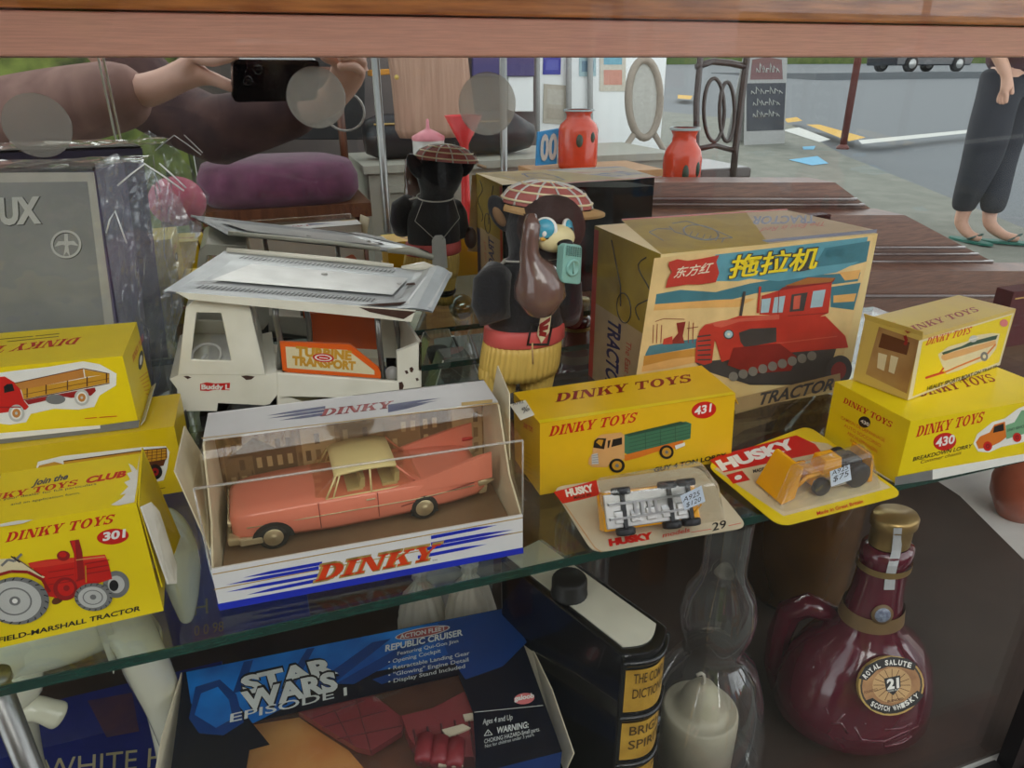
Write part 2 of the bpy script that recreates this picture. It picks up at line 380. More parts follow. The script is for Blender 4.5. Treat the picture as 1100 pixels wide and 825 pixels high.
def wheel_art(f, c, r, tyre, hub, e=.92, ring=None):
    f.disc(c, r * e, r, tyre)
    if ring: f.disc(c, r * e * .72, r * .72, ring)
    f.disc(c, r * e * .52, r * .52, hub); f.disc(c, r * e * .18, r * .18, tyre)

# golden lorry carton in the middle
A = onZ(580, 532, SH); B = onZ(785, 494, SH); n = frm(A, B); C = onP(580, 455, A, n); D = onP(790, 423, A, n); D.z = C.z
c = Carton('lorry_carton', 'golden yellow toy carton with a green tipper lorry picture, standing at centre', 'toy box', A, B, C, D, (0.0, .05, 0), M_yel2, (.006, .051, 0))
f = c.front()
f.slab('DINKY TOYS', ZG(204, 340), ZG(523, 286), ZG(210, 303), I['red'], .16)
f.disc(ZG(777, 242), 13.4, 9, I['red'], -10); f.text('431', ZG(741, 261), ZG(803, 247), ZG(744, 232), I['white'], .03)
f.ink(L(ZG, 484, 332, 710, 284, 730, 292, 727, 347, 690, 358, 498, 407, 484, 400), I['green'])
f.ink(L(ZG, 484, 332, 690, 284, 724, 291, 560, 325, 500, 340), I['dgreen'])
for k in range(4): f.line(L(ZG, 500 + 0, 350 + k * 14, 727, 300 + k * 13), .5, I['dgreen'])
for k in range(3): f.line(L(ZG, 560 + k * 55, 326 - k * 13, 562 + k * 55, 390 - k * 14), .6, I['dgreen'])
f.ink(L(ZG, 480, 408, 700, 352, 698, 378, 660, 384, 600, 396, 540, 416, 485, 430), I['orange'])
f.ink(L(ZG, 378, 345, 398, 332, 470, 324, 482, 334, 484, 420, 470, 430, 440, 420, 420, 452, 365, 452, 350, 440, 352, 420, 366, 400, 366, 385), I['peach'])
f.ink(L(ZG, 372, 355, 384, 345, 416, 346, 408, 386, 368, 380), I['black']); f.ink(L(ZG, 378, 360, 388, 350, 406, 352, 398, 376), I['ochre'])
f.ink(L(ZG, 440, 350, 474, 342, 474, 368, 434, 378), I['black']); f.ink(L(ZG, 422, 354, 432, 352, 426, 380, 420, 382), I['black'])
f.ink(L(ZG, 362, 405, 384, 400, 388, 440, 362, 442), I['lgrey'])
for k in range(4): f.line(L(ZG, 364, 410 + k * 8, 386, 406 + k * 9), .5, I['grey'])
f.disc(ZG(455, 446), 8.4, 7.6, I['black']); f.disc(ZG(455, 446), 5.4, 5, I['ochre']); f.disc(ZG(455, 446), 2, 2, I['grey'])
f.disc(ZG(638, 396), 7.6, 7.4, I['black']); f.disc(ZG(638, 396), 5, 4.9, I['ochre']); f.disc(ZG(638, 396), 1.8, 1.8, I['grey'])
f.ink(L(ZG, 668, 372, 705, 360, 706, 372, 672, 386), I['white'])
f.text('GUY 4 TON LORRY', ZG(590, 470), ZG(857, 414), ZG(591, 454), I['black'], .03)
f = c.top()
f.slab('DINKY TOYS', ZG(228, 214), ZG(733, 138), ZG(234, 182), I['dred'], .05)
f.ink(L(ZG, 170, 291, 893, 184, 880, 176, 165, 280), M_yel)
f = c.left(); f.text('DINKY TOYS', ZG(112, 305), ZG(145, 325), ZG(112, 288), I['red'], .03)
for k in range(7): f.line(L(ZG, 112, 395 + k * 16, 142, 410 + k * 17), .5, I['ochre'])
c.done()
a, b = c.D, c.D + c.dv2
quadf('end_flap', c.t, [a + V3((.0006, .002, -.002)), b + V3((.0006, -.004, -.002)), b + V3((.008, -.008, -.012)), a + V3((.007, .004, -.011))], .0005, M_yel2)
M_sticker = mat('price_sticker_paper', (228, 224, 208), .6)
p0 = [onP(*q, c.C, V3((0, 0, 1))) + V3((0, 0, .0006)) for q in L(ZG, 60, 225, 118, 208, 152, 262, 100, 282)]
quadf('price_sticker', c.t, p0, .0003, M_sticker, lambda f: (f.setp(p0[0] + V3((0, 0, .0004)), (0, 0, 1)), f.text('A792', ZG(72, 226), ZG(112, 216), ZG(70, 214), I['black']), f.text('%', ZG(108, 256), ZG(134, 242), ZG(104, 236), I['black'])))

# breakdown lorry carton at right
A = onZ(962, 520, SH); B0 = onZ(1100, 493, SH); dirn = (B0 - A).normalized(); B = A + dirn * .135; n = frm(A, B); C = onP(976, 453, A, n); C.x = A.x; D = V3((B.x, B.y, C.z))
c = Carton('breakdown_truck_carton', 'yellow toy carton with an orange and green breakdown lorry picture, under the small boat carton', 'toy box', A, B, C, D, (0.0, .068, 0), M_yel)
f = c.front()
f.slab('DINKY TOYS', ZH(718, 500), ZH(928, 452), ZH(724, 466), I['red'], .16)
f.disc(ZH(810, 514), 12.5, 9.5, I['red'], -10); f.text('430', ZH(780, 531), ZH(840, 518), ZH(783, 504), I['white'], .03)
f.text('BREAKDOWN LORRY', ZH(708, 576), ZH(897, 532), ZH(709, 564), I['black'], .02, .2); f.text('Commer chassis', ZH(733, 584), ZH(862, 553), ZH(734, 573), I['brown'], .0, .2)
f.ink(L(ZH, 900, 520, 912, 490, 960, 452, 1000, 440, 1040, 410, 1062, 400, 1090, 395, 1090, 505, 1040, 520, 990, 530, 950, 548, 915, 545), I['white'])
f.ink(L(ZH, 908, 516, 920, 498, 952, 484, 966, 460, 1000, 450, 1004, 500, 985, 515, 945, 534, 916, 536), I['orange'])
f.ink(L(ZH, 1002, 462, 1030, 452, 1052, 415, 1078, 412, 1090, 440, 1090, 480, 1004, 506), I['mint']); f.text('DINKY SERVICE', ZH(1008, 482), ZH(1062, 468), ZH(1008, 474), I['dgreen'], .02)
f.ink(L(ZH, 966, 466, 995, 456, 997, 478, 962, 486), I['black']); wheel_art(f, ZH(945, 528), 5.2, I['red'], I['dred']); wheel_art(f, ZH(1038, 500), 5, I['red'], I['dred'])
f.ink(L(ZH, 770, 602, 1100, 545, 1100, 566, 770, 634), I['white']); f.ink(L(ZH, 652, 625, 770, 602, 770, 634, 650, 652), I['grey'])
f = c.left()
f.slab('DINKY TOYS', ZH(488, 390), ZH(640, 470), ZH(494, 374), I['red'], .0); f.disc(ZH(556, 452), 6.6, 6, I['black'], 30); f.text('430', ZH(543, 452), ZH(570, 466), ZH(545, 442), I['white'], .03)
for k, tx in enumerate(('CAMION DE DEPANNAGE', 'AUTO SOCCORSO', 'ABSCHLEPPWAGEN', 'REMOLCADOR')): f.text(tx, ZH(482 + k * 10, 442 + k * 24), ZH(620 - k * 12, 516 + k * 17), ZH(483 + k * 10, 432 + k * 24), I['orange'], .01)
f = c.top(); f.slab('DINKY TOYS', ZH(735, 372), ZH(975, 322), ZH(720, 346), I['dred'], -.1)
c.done(); c430 = c
a, b = c.A, c.A + c.dv
quadf('bottom_flap', c.t, [V3((a.x, a.y + .002, a.z + .0003)), V3((b.x, b.y - .002, b.z + .0003)), V3((b.x, b.y - .003, b.z + .003)) + V3((-.006, 0, 0)), V3((a.x - .005, a.y + .004, a.z + .003))], .0005, I['lgrey'])

# sports boat carton
zt = C.z + .0006
A = onZ(975, 430, zt); B = onZ(1074, 392, zt); n = frm(A, B); C = onP(991, 361, A, n); C = V3((A.x, A.y, C.z)); D = V3((B.x, B.y, C.z - .002))
dv = V3((-(B - A).y, (B - A).x, 0)).normalized() * .042
M_oldend = mat('faded_brown_end', (178, 140, 84), .5, rgb2=(150, 104, 58), scale=40); M_tan = mat('faded_yellow_card', (216, 188, 84), .4, rgb2=(206, 176, 96), scale=25)
c = Carton('boat_carton', 'small worn toy carton with a sports boat picture, on top of the breakdown lorry carton', 'toy box', A, B, C, D, dv, M_tan)
f = c.front()
f.ink([(987, 366), (1089, 336), (1074, 392), (975, 430)], I['cream']); f.ink([(991, 367), (1087, 338), (1073, 389), (980, 426)], M_yel)
f.slab('DINKY TOYS', ZH(748, 210), ZH(888, 172), ZH(756, 186), I['red'], .16)
f.ink(L(ZH, 788, 238, 820, 214, 880, 196, 915, 176, 960, 170, 984, 172, 972, 220, 948, 252, 900, 268, 850, 290, 815, 300, 800, 270), I['cream'])
f.ink(L(ZH, 800, 232, 862, 212, 890, 198, 960, 180, 978, 176, 972, 190, 900, 208, 842, 226, 805, 240), I['dgreen'])
f.ink(L(ZH, 800, 240, 970, 192, 972, 206, 950, 214, 870, 240, 808, 258, 798, 250), I['peach']); f.disc(ZH(900, 188), 4.5, 3.6, I['lgrey'], -20); f.line(L(ZH, 885, 192, 916, 184), .6, I['white'])
f.line(L(ZH, 806, 296, 850, 276, 940, 240, 970, 206), 1.6, I['orange']); f.line(L(ZH, 748, 312, 806, 294), 2.4, I['red']); f.line(L(ZH, 790, 300, 806, 280), 1.4, I['red']); f.disc(ZH(934, 244), 4, 5, I['grey'], 0)
f.disc(ZH(934, 244), 1.8, 2.2, I['cream'])
f.text('HEALEY SPORTS BOAT ON TRAILER', ZH(752, 352), ZH(974, 282), ZH(753, 340), I['black'], .02, .1); f.disc(ZH(996, 138), 4.4, 4, I['pink'])
f = c.top(); f.slab('DINKY TOYS', ZH(690, 172), ZH(922, 100), ZH(676, 156), I['dred'], -.1); f.ink(L(ZH, 622, 142, 650, 134, 660, 142, 634, 150), I['ochre'])
f = c.left(); f.ink(L(ZH, 602, 150, 730, 194, 690, 362, 560, 300), M_oldend); f.ink(L(ZH, 612, 170, 700, 200, 690, 240, 600, 215), I['brown']); f.ink(L(ZH, 600, 232, 628, 240, 618, 290, 596, 280), I['cream']); f.ink(L(ZH, 640, 240, 664, 248, 650, 300, 632, 292), I['cream']); f.line(L(ZH, 684, 178, 690, 196, 684, 208), 3.4, I['dred'])
c.done()
quadf('end_flap', c.t, [c.C + V3((0, 0, -.0005)), c.C + c.dv + V3((0, 0, -.0005)), c.C + c.dv + V3((-.001, .001, .0035)), c.C + V3((-.001, 0, .003))], .0004, M_tan)

# long lorry carton (lower, at left) and red lorry carton lying on it
A0 = onZ(0, 560, SH); B = onZ(202, 527, SH); dirn = (B - A0).normalized(); A = B - dirn * .19; n = frm(A, B); D = onP(194, 457, B, n); D = V3((B.x, B.y, D.z)); C = V3((A.x, A.y, D.z))
M_yel3 = mat('olive_yellow_card', (222, 190, 18), .36, var=.04, scale=30)
c = Carton('long_lorry_carton', 'long yellow toy carton with a brown flatbed lorry picture, under the red lorry carton', 'toy box', A, B, C, D, (0, .054, 0), M_yel3)
f = c.front()
f.ink(L(ZD, -40, 720, 150, 690, 160, 652, 260, 628, 600, 590, 700, 586, 716, 610, 706, 680, 690, 730, 640, 740, 500, 770, -40, 800), I['white'])
f.ink(L(ZD, 150, 700, 165, 668, 230, 652, 262, 660, 270, 690), I['ochre']); f.ink(L(ZD, 268, 652, 600, 602, 704, 594, 706, 636, 670, 655, 500, 690, 280, 720), I['ochre'])
f.line(L(ZD, 268, 650, 600, 604, 704, 594), 1.2, I['brown'])
for k in range(5): f.line(L(ZD, 622 + k * 20, 600 - k, 620 + k * 20, 652 - k * 2), .7, I['brown'])
for k in range(3): f.line(L(ZD, 600, 616 + k * 14, 704, 604 + k * 13), .6, I['brown'])
f.ink(L(ZD, 610, 655, 700, 640, 690, 668, 620, 680), I['brown']); wheel_art(f, ZD(655, 694), 8.2, I['black'], I['dred']); f.line([ZD(650, 769), ZD(697, 760)], .7, I['brown'])
f = c.right(); f.ink(L(ZD, 775, 440, 785, 430, 800, 500, 790, 520), I['black'])
c.done(); cF = c
zt = D.z + .0006
A0 = onZ(0, 476, zt); B = onZ(150, 459, zt); dirn = (B - A0).normalized(); A = B - dirn * .155; n = frm(A, B); D = onP(136, 382, B, n); D = V3((B.x, B.y, D.z)); C = V3((A.x, A.y, D.z))
c = Carton('red_lorry_carton', 'yellow toy carton with a red and tan lorry picture, topmost of the pile at left', 'toy box', A, B, C, D, (0, .068, 0), M_yel)
f = c.front()
f.ink(L(ZD, -10, 278, 60, 268, 200, 252, 350, 228, 420, 240, 492, 280, 490, 330, 420, 372, 398, 420, 330, 432, 230, 428, 130, 450, 110, 485, 40, 496, -10, 490), I['white'])
f.ink(L(ZD, -20, 296, 20, 292, 60, 316, 80, 330, 100, 392, 122, 420, 110, 432, 80, 436, -20, 450), I['red']); f.ink(L(ZD, 16, 334, 30, 324, 52, 322, 62, 352, 18, 362), I['black'])
f.ink(L(ZD, 62, 322, 350, 258, 356, 296, 90, 350), I['tan']); f.ink(L(ZD, 90, 348, 462, 280, 462, 318, 440, 322, 100, 388), I['ochre']); f.ink(L(ZD, 356, 262, 460, 282, 360, 294), I['ochre'])
for k in (115, 195, 285, 368, 450): f.line(L(ZD, k, 346 - (k - 90) * .19, k, 386 - (k - 90) * .19), 1.4, I['brown'])
f.line(L(ZD, 62, 320, 352, 258, 462, 280), .9, I['brown']); f.line(L(ZD, 100, 368, 460, 300), .5, I['brown']); f.line(L(ZD, 100, 390, 462, 320), .9, I['brown'])
f.ink(L(ZD, 104, 392, 400, 338, 405, 352, 385, 372, 300, 382, 270, 376, 120, 410), I['dred'])
f.disc(ZD(235, 388), 10.5, 5.2, I['grey']); wheel_art(f, ZD(70, 446), 9.2, I['lgrey'], I['tan'], ring=I['white']); wheel_art(f, ZD(346, 380), 8.6, I['lgrey'], I['tan'], ring=I['white'])
f.line(L(ZD, -10, 420, 90, 420), 1.2, I['dred'])
f.line([ZD(358, 468), ZD(410, 464)], .8, I['red']); f.line([ZD(420, 463), ZD(494, 458)], .8, I['red'])
f.ink(L(ZD, 0, 556, 420, 497, 590, 474, 586, 506, 420, 528, 0, 575), I['grey']); f.ink(L(ZD, -5, 530, 424, 496, 424, 510, -5, 556), I['white'])
f = c.top(); f.slab('DINKY TOYS', ZD(345, 126), ZD(-200, 186), ZD(318, 156), I['red'], 0); f.line([ZD(250, 112), ZD(150, 122)], .7, I['brown']); f.line([ZD(140, 123), ZD(0, 136)], .7, I['brown']); f.line([ZD(248, 124), ZD(30, 146)], .7, I['brown'])
f = c.right(); f.slab('DINKY TOYS', ZD(562, 232), ZD(606, 135), ZD(558, 205), I['red'], 0); f.disc(ZD(594, 223), 2.6, 10.5, I['black'], 6); f.disc(ZD(594, 223), 1.4, 5.5, I['white'], 6)
for k in range(6): f.line(L(ZD, 588 + k * 5, 300 + k * 13, 628, 268 + k * 20), .5, I['red'])
c.done()
quadf('end_flap', c.t, [c.B + V3((0.0002, .002, .0005)), c.B + c.dv2 + V3((0.0002, -.002, .0005)), c.B + c.dv2 + V3((.004, -.004, .004)), c.B + V3((.003, .004, .003))], .0004, I['lgrey'])

# tractor carton, nearest at left, its end flap torn open
A0 = onZ(0, 696, SH); B = onZ(175.8, 656, SH); dirn = (B - A0).normalized(); A = B - dirn * .086; n = frm(A, B); D = onP(146.4, 541, B, n); C = onP(-24, 569, A, n)
c = Carton('tractor_carton', 'yellow toy carton with a red tractor picture and a torn open end, nearest at left', 'toy box', A, B, C, D, (-.004, .054, 0), M_yel, (-.003, .054, 0))
f = c.front()
f.slab('DINKY TOYS', ZE(18, 372), ZE(398, 304), ZE(24, 338), I['red'], .16)
f.disc(ZE(400, 351), 17.2, 8.4, I['red'], -6); f.text('301', ZE(364, 366), ZE(444, 352), ZE(366, 338), I['white'], .04)
f.text('FIELD-MARSHALL TRACTOR', ZE(-6, 727), ZE(498, 612), ZE(-6, 710), I['black'], .025)
f.disc(ZE(205, 575), 7, 4, I['brown'], -30); f.disc(ZE(412, 520), 14.2, 14.6, I['grey']); f.disc(ZE(412, 520), 9, 9.4, I['lgrey']); f.disc(ZE(404, 524), 5, 6, I['black'])
f.ink(L(ZE, 100, 444, 165, 432, 270, 424, 372, 414, 384, 440, 398, 500, 330, 522, 260, 552, 200, 568, 165, 560, 150, 500), I['red'])
f.ink(L(ZE, 100, 444, 165, 436, 270, 426, 372, 416, 378, 430, 270, 440, 168, 456, 110, 462), mat('ink_bright_red', (228, 58, 40), .4))
f.ink(L(ZE, 247, 365, 280, 360, 292, 404, 300, 500, 270, 510, 262, 410), I['dred']); f.ink(L(ZE, 252, 366, 266, 364, 276, 500, 270, 505, 264, 410), I['red']); f.disc(ZE(225, 418), 7, 5.5, I['dred']); f.disc(ZE(223, 414), 4, 3, I['red'])
f.disc(ZE(232, 535), 13, 12.5, I['dred']); f.disc(ZE(234, 532), 9, 8.6, I['red']); f.disc(ZE(236, 532), 3.4, 3.2, I['dred'])
for k in range(3): f.line(L(ZE, 172, 476 + k * 22, 262, 462 + k * 22), .8, I['dred'])
for k in range(3): f.line(L(ZE, 302, 446 + k * 18, 388, 432 + k * 18), .9, I['dred'])
f.line(L(ZE, 304, 452, 306, 512), 1.2, I['ochre']); f.line(L(ZE, 270, 432, 372, 420), .9, I['peach'])
f.ink(L(ZE, -10, 430, 60, 424, 140, 480, 160, 492, 150, 498, 90, 470, 0, 480), I['cream']); f.line(L(ZE, -10, 486, 40, 472, 100, 474, 150, 500, 178, 545), 3.2, I['dred']); f.line(L(ZE, 50, 420, 150, 488), 1, I['brown'])
f.line(L(ZE, 6, 452, 30, 430, 52, 436, 78, 410), 2.6, I['grey']); f.line(L(ZE, 40, 418, 72, 440), 1.4, I['black'])
f.disc(ZE(60, 576), 35, 25.5, I['grey'], 0); f.disc(ZE(52, 578), 29, 22, I['lgrey']); f.disc(ZE(52, 578), 19, 15, I['grey'], 0, .9); f.disc(ZE(54, 576), 6, 5, I['grey']); f.disc(ZE(54, 576), 3, 2.6, I['white'])
for k in range(22):
    a = 2 * PI * k / 22; f.line([(ZE(60, 576)[0] + 30.5 * math.cos(a), ZE(60, 576)[1] + 22.5 * math.sin(a)), (ZE(60, 576)[0] + 34.5 * math.cos(a + .08), ZE(60, 576)[1] + 25.2 * math.sin(a + .08))], 1.1, I['black']); f.lay -= 1
f.lay += 1
f.disc(ZE(332, 562), 20.4, 15, I['grey']); f.disc(ZE(329, 563), 15.5, 11.4, I['lgrey']); f.disc(ZE(330, 563), 11, 8, I['grey'], 0, .88); f.disc(ZE(331, 562), 3.4, 2.8, I['grey'])
for k in range(18):
    a = 2 * PI * k / 18; f.line([(ZE(332, 562)[0] + 17.5 * math.cos(a), ZE(332, 562)[1] + 12.8 * math.sin(a)), (ZE(332, 562)[0] + 20 * math.cos(a + .1), ZE(332, 562)[1] + 14.8 * math.sin(a + .1))], .9, I['black']); f.lay -= 1
f.lay += 1
f = c.top()
f.text('Join the', ZE(112, 172), ZE(240, 147), ZE(118, 151), I['navy'], .03, .25); f.slab('DINKY TOYS CLUB'.replace('CLUB', ''), ZE(-110, 240), ZE(290, 166), ZE(-106, 219), I['red'], .2)
f.text('CLUB', ZE(304, 163), ZE(446, 138), ZE(308, 142), I['red'], .05, .2)
f.text('Ask your dealer for full particulars', ZE(-40, 232), ZE(342, 168), ZE(-39, 224), I['navy']); f.text('and an application form.', ZE(38, 242), ZE(285, 200), ZE(39, 234), I['navy'])
M_torn = mat('torn_white_paper', (232, 228, 216), .8, bump=.4, bscale=120)
f.ink(L(ZE, 455, 92, 470, 100, 486, 118, 496, 60, 486, 170, 476, 230, 420, 242, 392, 240, 430, 218, 446, 200, 425, 205, 455, 175, 440, 160, 462, 150, 450, 128, 468, 122), M_torn)
f.ink(L(ZE, 0, 308, 60, 296, 118, 292, 80, 306, 0, 318), M_torn)
c.done()
a, b = c.B, c.B + c.dv2; d, e = c.D, c.D + c.dv2
quadf('end_flap', c.t, [onP(*ZE(490, 222), c.D, V3((1, 0, 0))) if False else d + V3((.0008, .001, -.001)), e + V3((.001, -.002, .004)), b + V3((.010, -.006, .012)), a + V3((.002, .001, .014))], .0006, M_yel)
m = MB(); m.prism([d + V3((.0012, -.0002, -.002)), d + V3((.0045, .006, -.004)), d + V3((.006, .012, -.014)), a + V3((.008, .012, .018)), a + V3((.0075, .004, .012)), a + V3((.0045, -.0002, .016))], (.0007, .0003, 0), M_torn); m.build('torn_edge', c.t)
# ------------------------------------------------------------------ window carton with the pink car
A = onZ(236, 656, SH); B = onZ(561.5, 594, SH); ex = (B - A).normalized(); ey = V3((-ex.y, ex.x, 0)); BW = (B - A).length; BD = .084; BH = .0745; ST = .0262
P = lambda u, d, z: A + ex * u + ey * d + V3((0, 0, z))
M_wcard = mat('white_display_card', (234, 232, 230), .35, var=.02); M_floorc = mat('brown_display_floor', (140, 112, 82), .6, rgb2=(120, 94, 68), scale=30)
M_film = clear('yellowed_window_film', (.96, .94, .88), ior=1.5, gain=.4, milk=.03, milkc=(.7, .6, .42))
M_backd = mat('sepia_backdrop', (176, 142, 96), .6, rgb2=(128, 98, 62), scale=90, wave=(3, 1, 1))
t = thing('car_display_carton', P(BW / 2, BD / 2, 0), 'white and blue window carton holding the pink car, front centre left', 'toy box')
f = Face()
f.hexa([P(0, 0, .0004), P(BW, 0, .0004), P(BW, .0012, .0004), P(0, .0012, .0004)], [P(0, 0, ST), P(BW, 0, ST), P(BW, .0012, ST), P(0, .0012, ST)], M_wcard)
f.setp(P(0, 0, 0), frm(A, B))
f.ink(L(ZF, 122, 702, 1050, 530, 1050, 548, 129, 722), I['blue'])
f.line(L(ZF, 108, 612, 1048, 440), 1.1, I['gold']); f.line(L(ZF, 112, 658, 1048, 482), 1.0, I['gold'])
def stripes(l0, rev=False):
    for (xa, ya, xb, yb) in l0:
        h = 5.2; f.ink(L(ZF, xa, ya, xa + (xb - xa) * .35, ya + (yb - ya) * .35 - h, xb, yb - h, xb, yb + h, xa + (xb - xa) * .35, ya + (yb - ya) * .35 + h * .8), I['blue']); f.lay -= 1
    f.lay += 1
stripes([(200, 622, 440, 578), (148, 644, 430, 592), (148, 666, 430, 614), (212, 674, 425, 630), (972, 462, 770, 500), (1020, 476, 770, 520), (1018, 486, 740, 538), (940, 520, 730, 560)])
g = slab_geo('DINKY', .16, .055); f.geo(g, ZF(416, 636), ZF(780, 566), ZF(424, 584), I['gold'])
f.geo(slab_geo('DINKY', .16, .012), ZF(420, 633), ZF(776, 566), ZF(428, 587), I['verm'])
f.text('TM', ZF(773, 572), ZF(788, 570), ZF(773, 568), I['black'])
f.build('front_card', t)
m = MB(); m.box((0, 0, 0), (0, 0, 0), M_floorc); m = MB()
m.hexa([P(.0014, .0014, .009), P(BW - .0014, .0014, .009), P(BW - .0014, BD - .002, .009), P(.0014, BD - .002, .009)], [P(.0014, .0014, .0098), P(BW - .0014, .0014, .0098), P(BW - .0014, BD - .002, .0098), P(.0014, BD - .002, .0098)], M_floorc)
m.hexa([P(0, .0012, .0004), P(BW, .0012, .0004), P(BW, BD, .0004), P(0, BD, .0004)], [P(0, .0012, .0012), P(BW, .0012, .0012), P(BW, BD, .0012), P(0, BD, .0012)], M_wcard); m.build('floor_card', t)
# back panel printed with a faded street scene
f = Face(); f.hexa([P(0, BD - .0012, .0004), P(BW, BD - .0012, .0004), P(BW, BD, .0004), P(0, BD, .0004)], [P(0, BD - .0012, BH), P(BW, BD - .0012, BH), P(BW, BD, BH), P(0, BD, BH)], M_wcard)
o = ey * -.0014; bq = lambda u0, u1, z0, z1, k=0: [P(u0, BD - .0014 - k * .0001, z0), P(u1, BD - .0014 - k * .0001, z0), P(u1, BD - .0014 - k * .0001, z1), P(u0, BD - .0014 - k * .0001, z1)]
f.poly(bq(.001, BW - .001, .01, BH - .001), M_backd)
sep = [mat('sepia_%s' % n_, c_, .6) for n_, c_ in (('dark', (120, 92, 60)), ('mid', (150, 118, 78)), ('light', (198, 168, 120)))]
rnd = random.Random(3); u = .004
while u < BW - .02:
    wd = rnd.uniform(.012, .028); h = rnd.uniform(.03, .05); f.poly(bq(u, min(u + wd, BW - .002), .012, .012 + h, 1), rnd.choice(sep))
    for k in range(int(wd / .006)):
        for j in range(3): f.poly(bq(u + .002 + k * .006, u + .005 + k * .006, .024 + j * .011, .031 + j * .011, 2), rnd.choice(sep))
    u += wd + rnd.uniform(0, .004)
f.poly(bq(.008, .036, .044, .047, 3), sep[0]); f.poly([P(.006, BD - .0018, .044), P(.038, BD - .0018, .044), P(.022, BD - .0018, .056)], sep[0])
for k in range(6): f.poly(bq(.002 + k * .008, .003 + k * .008, .014, .034, 3), sep[0])
f.build('back_card', t)
# top card strip and side cards
TF = .050
f = Face(); f.hexa([P(0, TF, BH - .001), P(BW, TF, BH - .001), P(BW, BD, BH - .001), P(0, BD, BH - .001)], [P(0, TF, BH), P(BW, TF, BH), P(BW, BD, BH), P(0, BD, BH)], mat('pale_grey_card', (206, 204, 202), .4, var=.03))
f.setp(P(0, TF, BH), (0, 0, 1))
for (xa, ya, xb, yb) in ((270, 132, 450, 106), (275, 140, 450, 116), (310, 146, 450, 126), (800, 78, 640, 102), (790, 86, 640, 110), (760, 94, 640, 118)):
    f.ink(L(ZF, xa, ya, (xa + xb) / 2, (ya + yb) / 2 - 4, xb, yb - 4, xb, yb + 4, (xa + xb) / 2, (ya + yb) / 2 + 4), I['navy']); f.lay -= 1
f.lay += 1; f.slab('DINKY', ZF(434, 134), ZF(648, 108), ZF(442, 112), I['dred'], .1, .012)
f.line(L(ZF, 74, 200, 975, 94), .8, I['gold']); f.ink(L(ZF, 862, 92, 956, 82, 956, 92, 862, 102), I['gold'])
f.build('top_card', t)
for u0, sgn, nm in ((0, 1, 'side_card'), (BW - .001, 1, 'side_card')):
    m = MB(); q = [P(u0, 0, 0.0005), P(u0, BD, 0.0005), P(u0, BD, BH - .0012), P(u0, TF, BH - .0012), P(u0, TF - .004, BH - .0012), P(u0, .024, ST + .012), P(u0, .003, ST)]
    m.prism(q, ex * .001, M_cream); m.build(nm, t)
# flaring end flaps
m = MB(); m.prism([P(-.0012, .012, .03), P(-.0014, BD - .003, .03), P(-.013, BD - .006, .071), P(-.011, .02, .074)], ex * .0006, M_cream); m.build('end_flap', t)
m = MB(); m.prism([P(BW + .0012, .03, .045), P(BW + .0012, BD - .002, .045), P(BW + .010, BD + .002, .082), P(BW + .006, .046, .080)], ex * .0006, M_cream); m.build('end_flap', t)
m = MB(); e = .0002
m.poly([P(.001, e, ST), P(BW - .001, e, ST), P(BW - .001, e, BH - .001), P(.001, e, BH - .001)], M_film)
m.poly([P(.001, e, BH - .001), P(BW - .001, e, BH - .001), P(BW - .001, TF + .001, BH), P(.001, TF + .001, BH)], M_film)
for u0 in (-.0004, BW + .0004): m.poly([P(u0, e, ST), P(u0, BD * .6, ST), P(u0, BD * .6, BH - .001), P(u0, e, BH - .001)], M_film)
m.build('window_film', t, normals=False)
m = MB(); M_crease = clear('film_crease', (.9, .88, .84), ior=2.2, milk=.25, milkc=(.85, .82, .75)); m.tube([P(0, e, BH - .001), P(BW, e, BH - .001)], .0007, M_crease, 8); m.tube([P(0, e, ST), P(0, e, BH - .001)], .0005, M_crease, 6); m.tube([P(BW, e, ST), P(BW, e, BH - .001)], .0005, M_crease, 6); m.build('film_edge', t)

# the pink two-door car
M_pink = mat('salmon_car_paint', (240, 140, 116), .22, coat=.5, var=.02); M_pdark = mat('salmon_panel_line', (150, 62, 52), .5); M_croof = mat('cream_car_roof', (236, 218, 158), .3, coat=.3, var=.02)
M_chrome = mat('aged_chrome', (222, 208, 170), .3, metal=.6, var=.1); M_tyre = mat('black_tyre', (26, 25, 25), .7); M_seat = mat('ivory_upholstery', (214, 196, 146), .6)
M_carglass = clear('car_window', (.9, .88, .78), ior=1.5)
z0 = SH + .0098
fw = onZ(296, 588, z0); rw = onZ(456, 556, z0); ax = (rw - fw); ax.z = 0; WB = ax.length; ax.normalize(); ay = V3((-ax.y, ax.x, 0)); ay = ay if ay.y > 0 else -ay
HW = .0235; ori = fw + ay * (HW - .002) - ax * .021
Q = lambda x, y, z: ori + ax * x + ay * y + V3((0, 0, z))
t = thing('pink_car', Q(.073, 0, 0), 'salmon pink two-door toy car with a cream roof inside the window carton', 'toy car')
LC = .146
sec = [(0.0, .010, .0215, .0225, .0175), (.003, .008, .0235, .0245, .0205), (.012, .0075, .0245, .0252, .0225), (.03, .007, .0250, .0258, .0235), (.052, .0055, .0250, .0262, .0237), (.08, .0055, .0246, .0256, .0237), (.105, .006, .0246, .0252, .0235), (.125, .007, .0242, .0240, .0228), (.140, .008, .0225, .0222, .0210), (.1455, .0095, .0205, .0205, .019)]
rs = []
for x, zb, zs, zc, hw in sec:
    rs.append([Q(x, -hw * .92, zb), Q(x, -hw, zb + .003), Q(x, -hw * 1.0, zb + (zs - zb) * .55), Q(x, -hw * .985, zs - .0012), Q(x, -hw * .93, zs), Q(x, -hw * .55, zc), Q(x, 0, zc + .0004), Q(x, hw * .55, zc), Q(x, hw * .93, zs), Q(x, hw * .985, zs - .0012), Q(x, hw, zb + (zs - zb) * .55), Q(x, hw, zb + .003), Q(x, hw * .92, zb)])
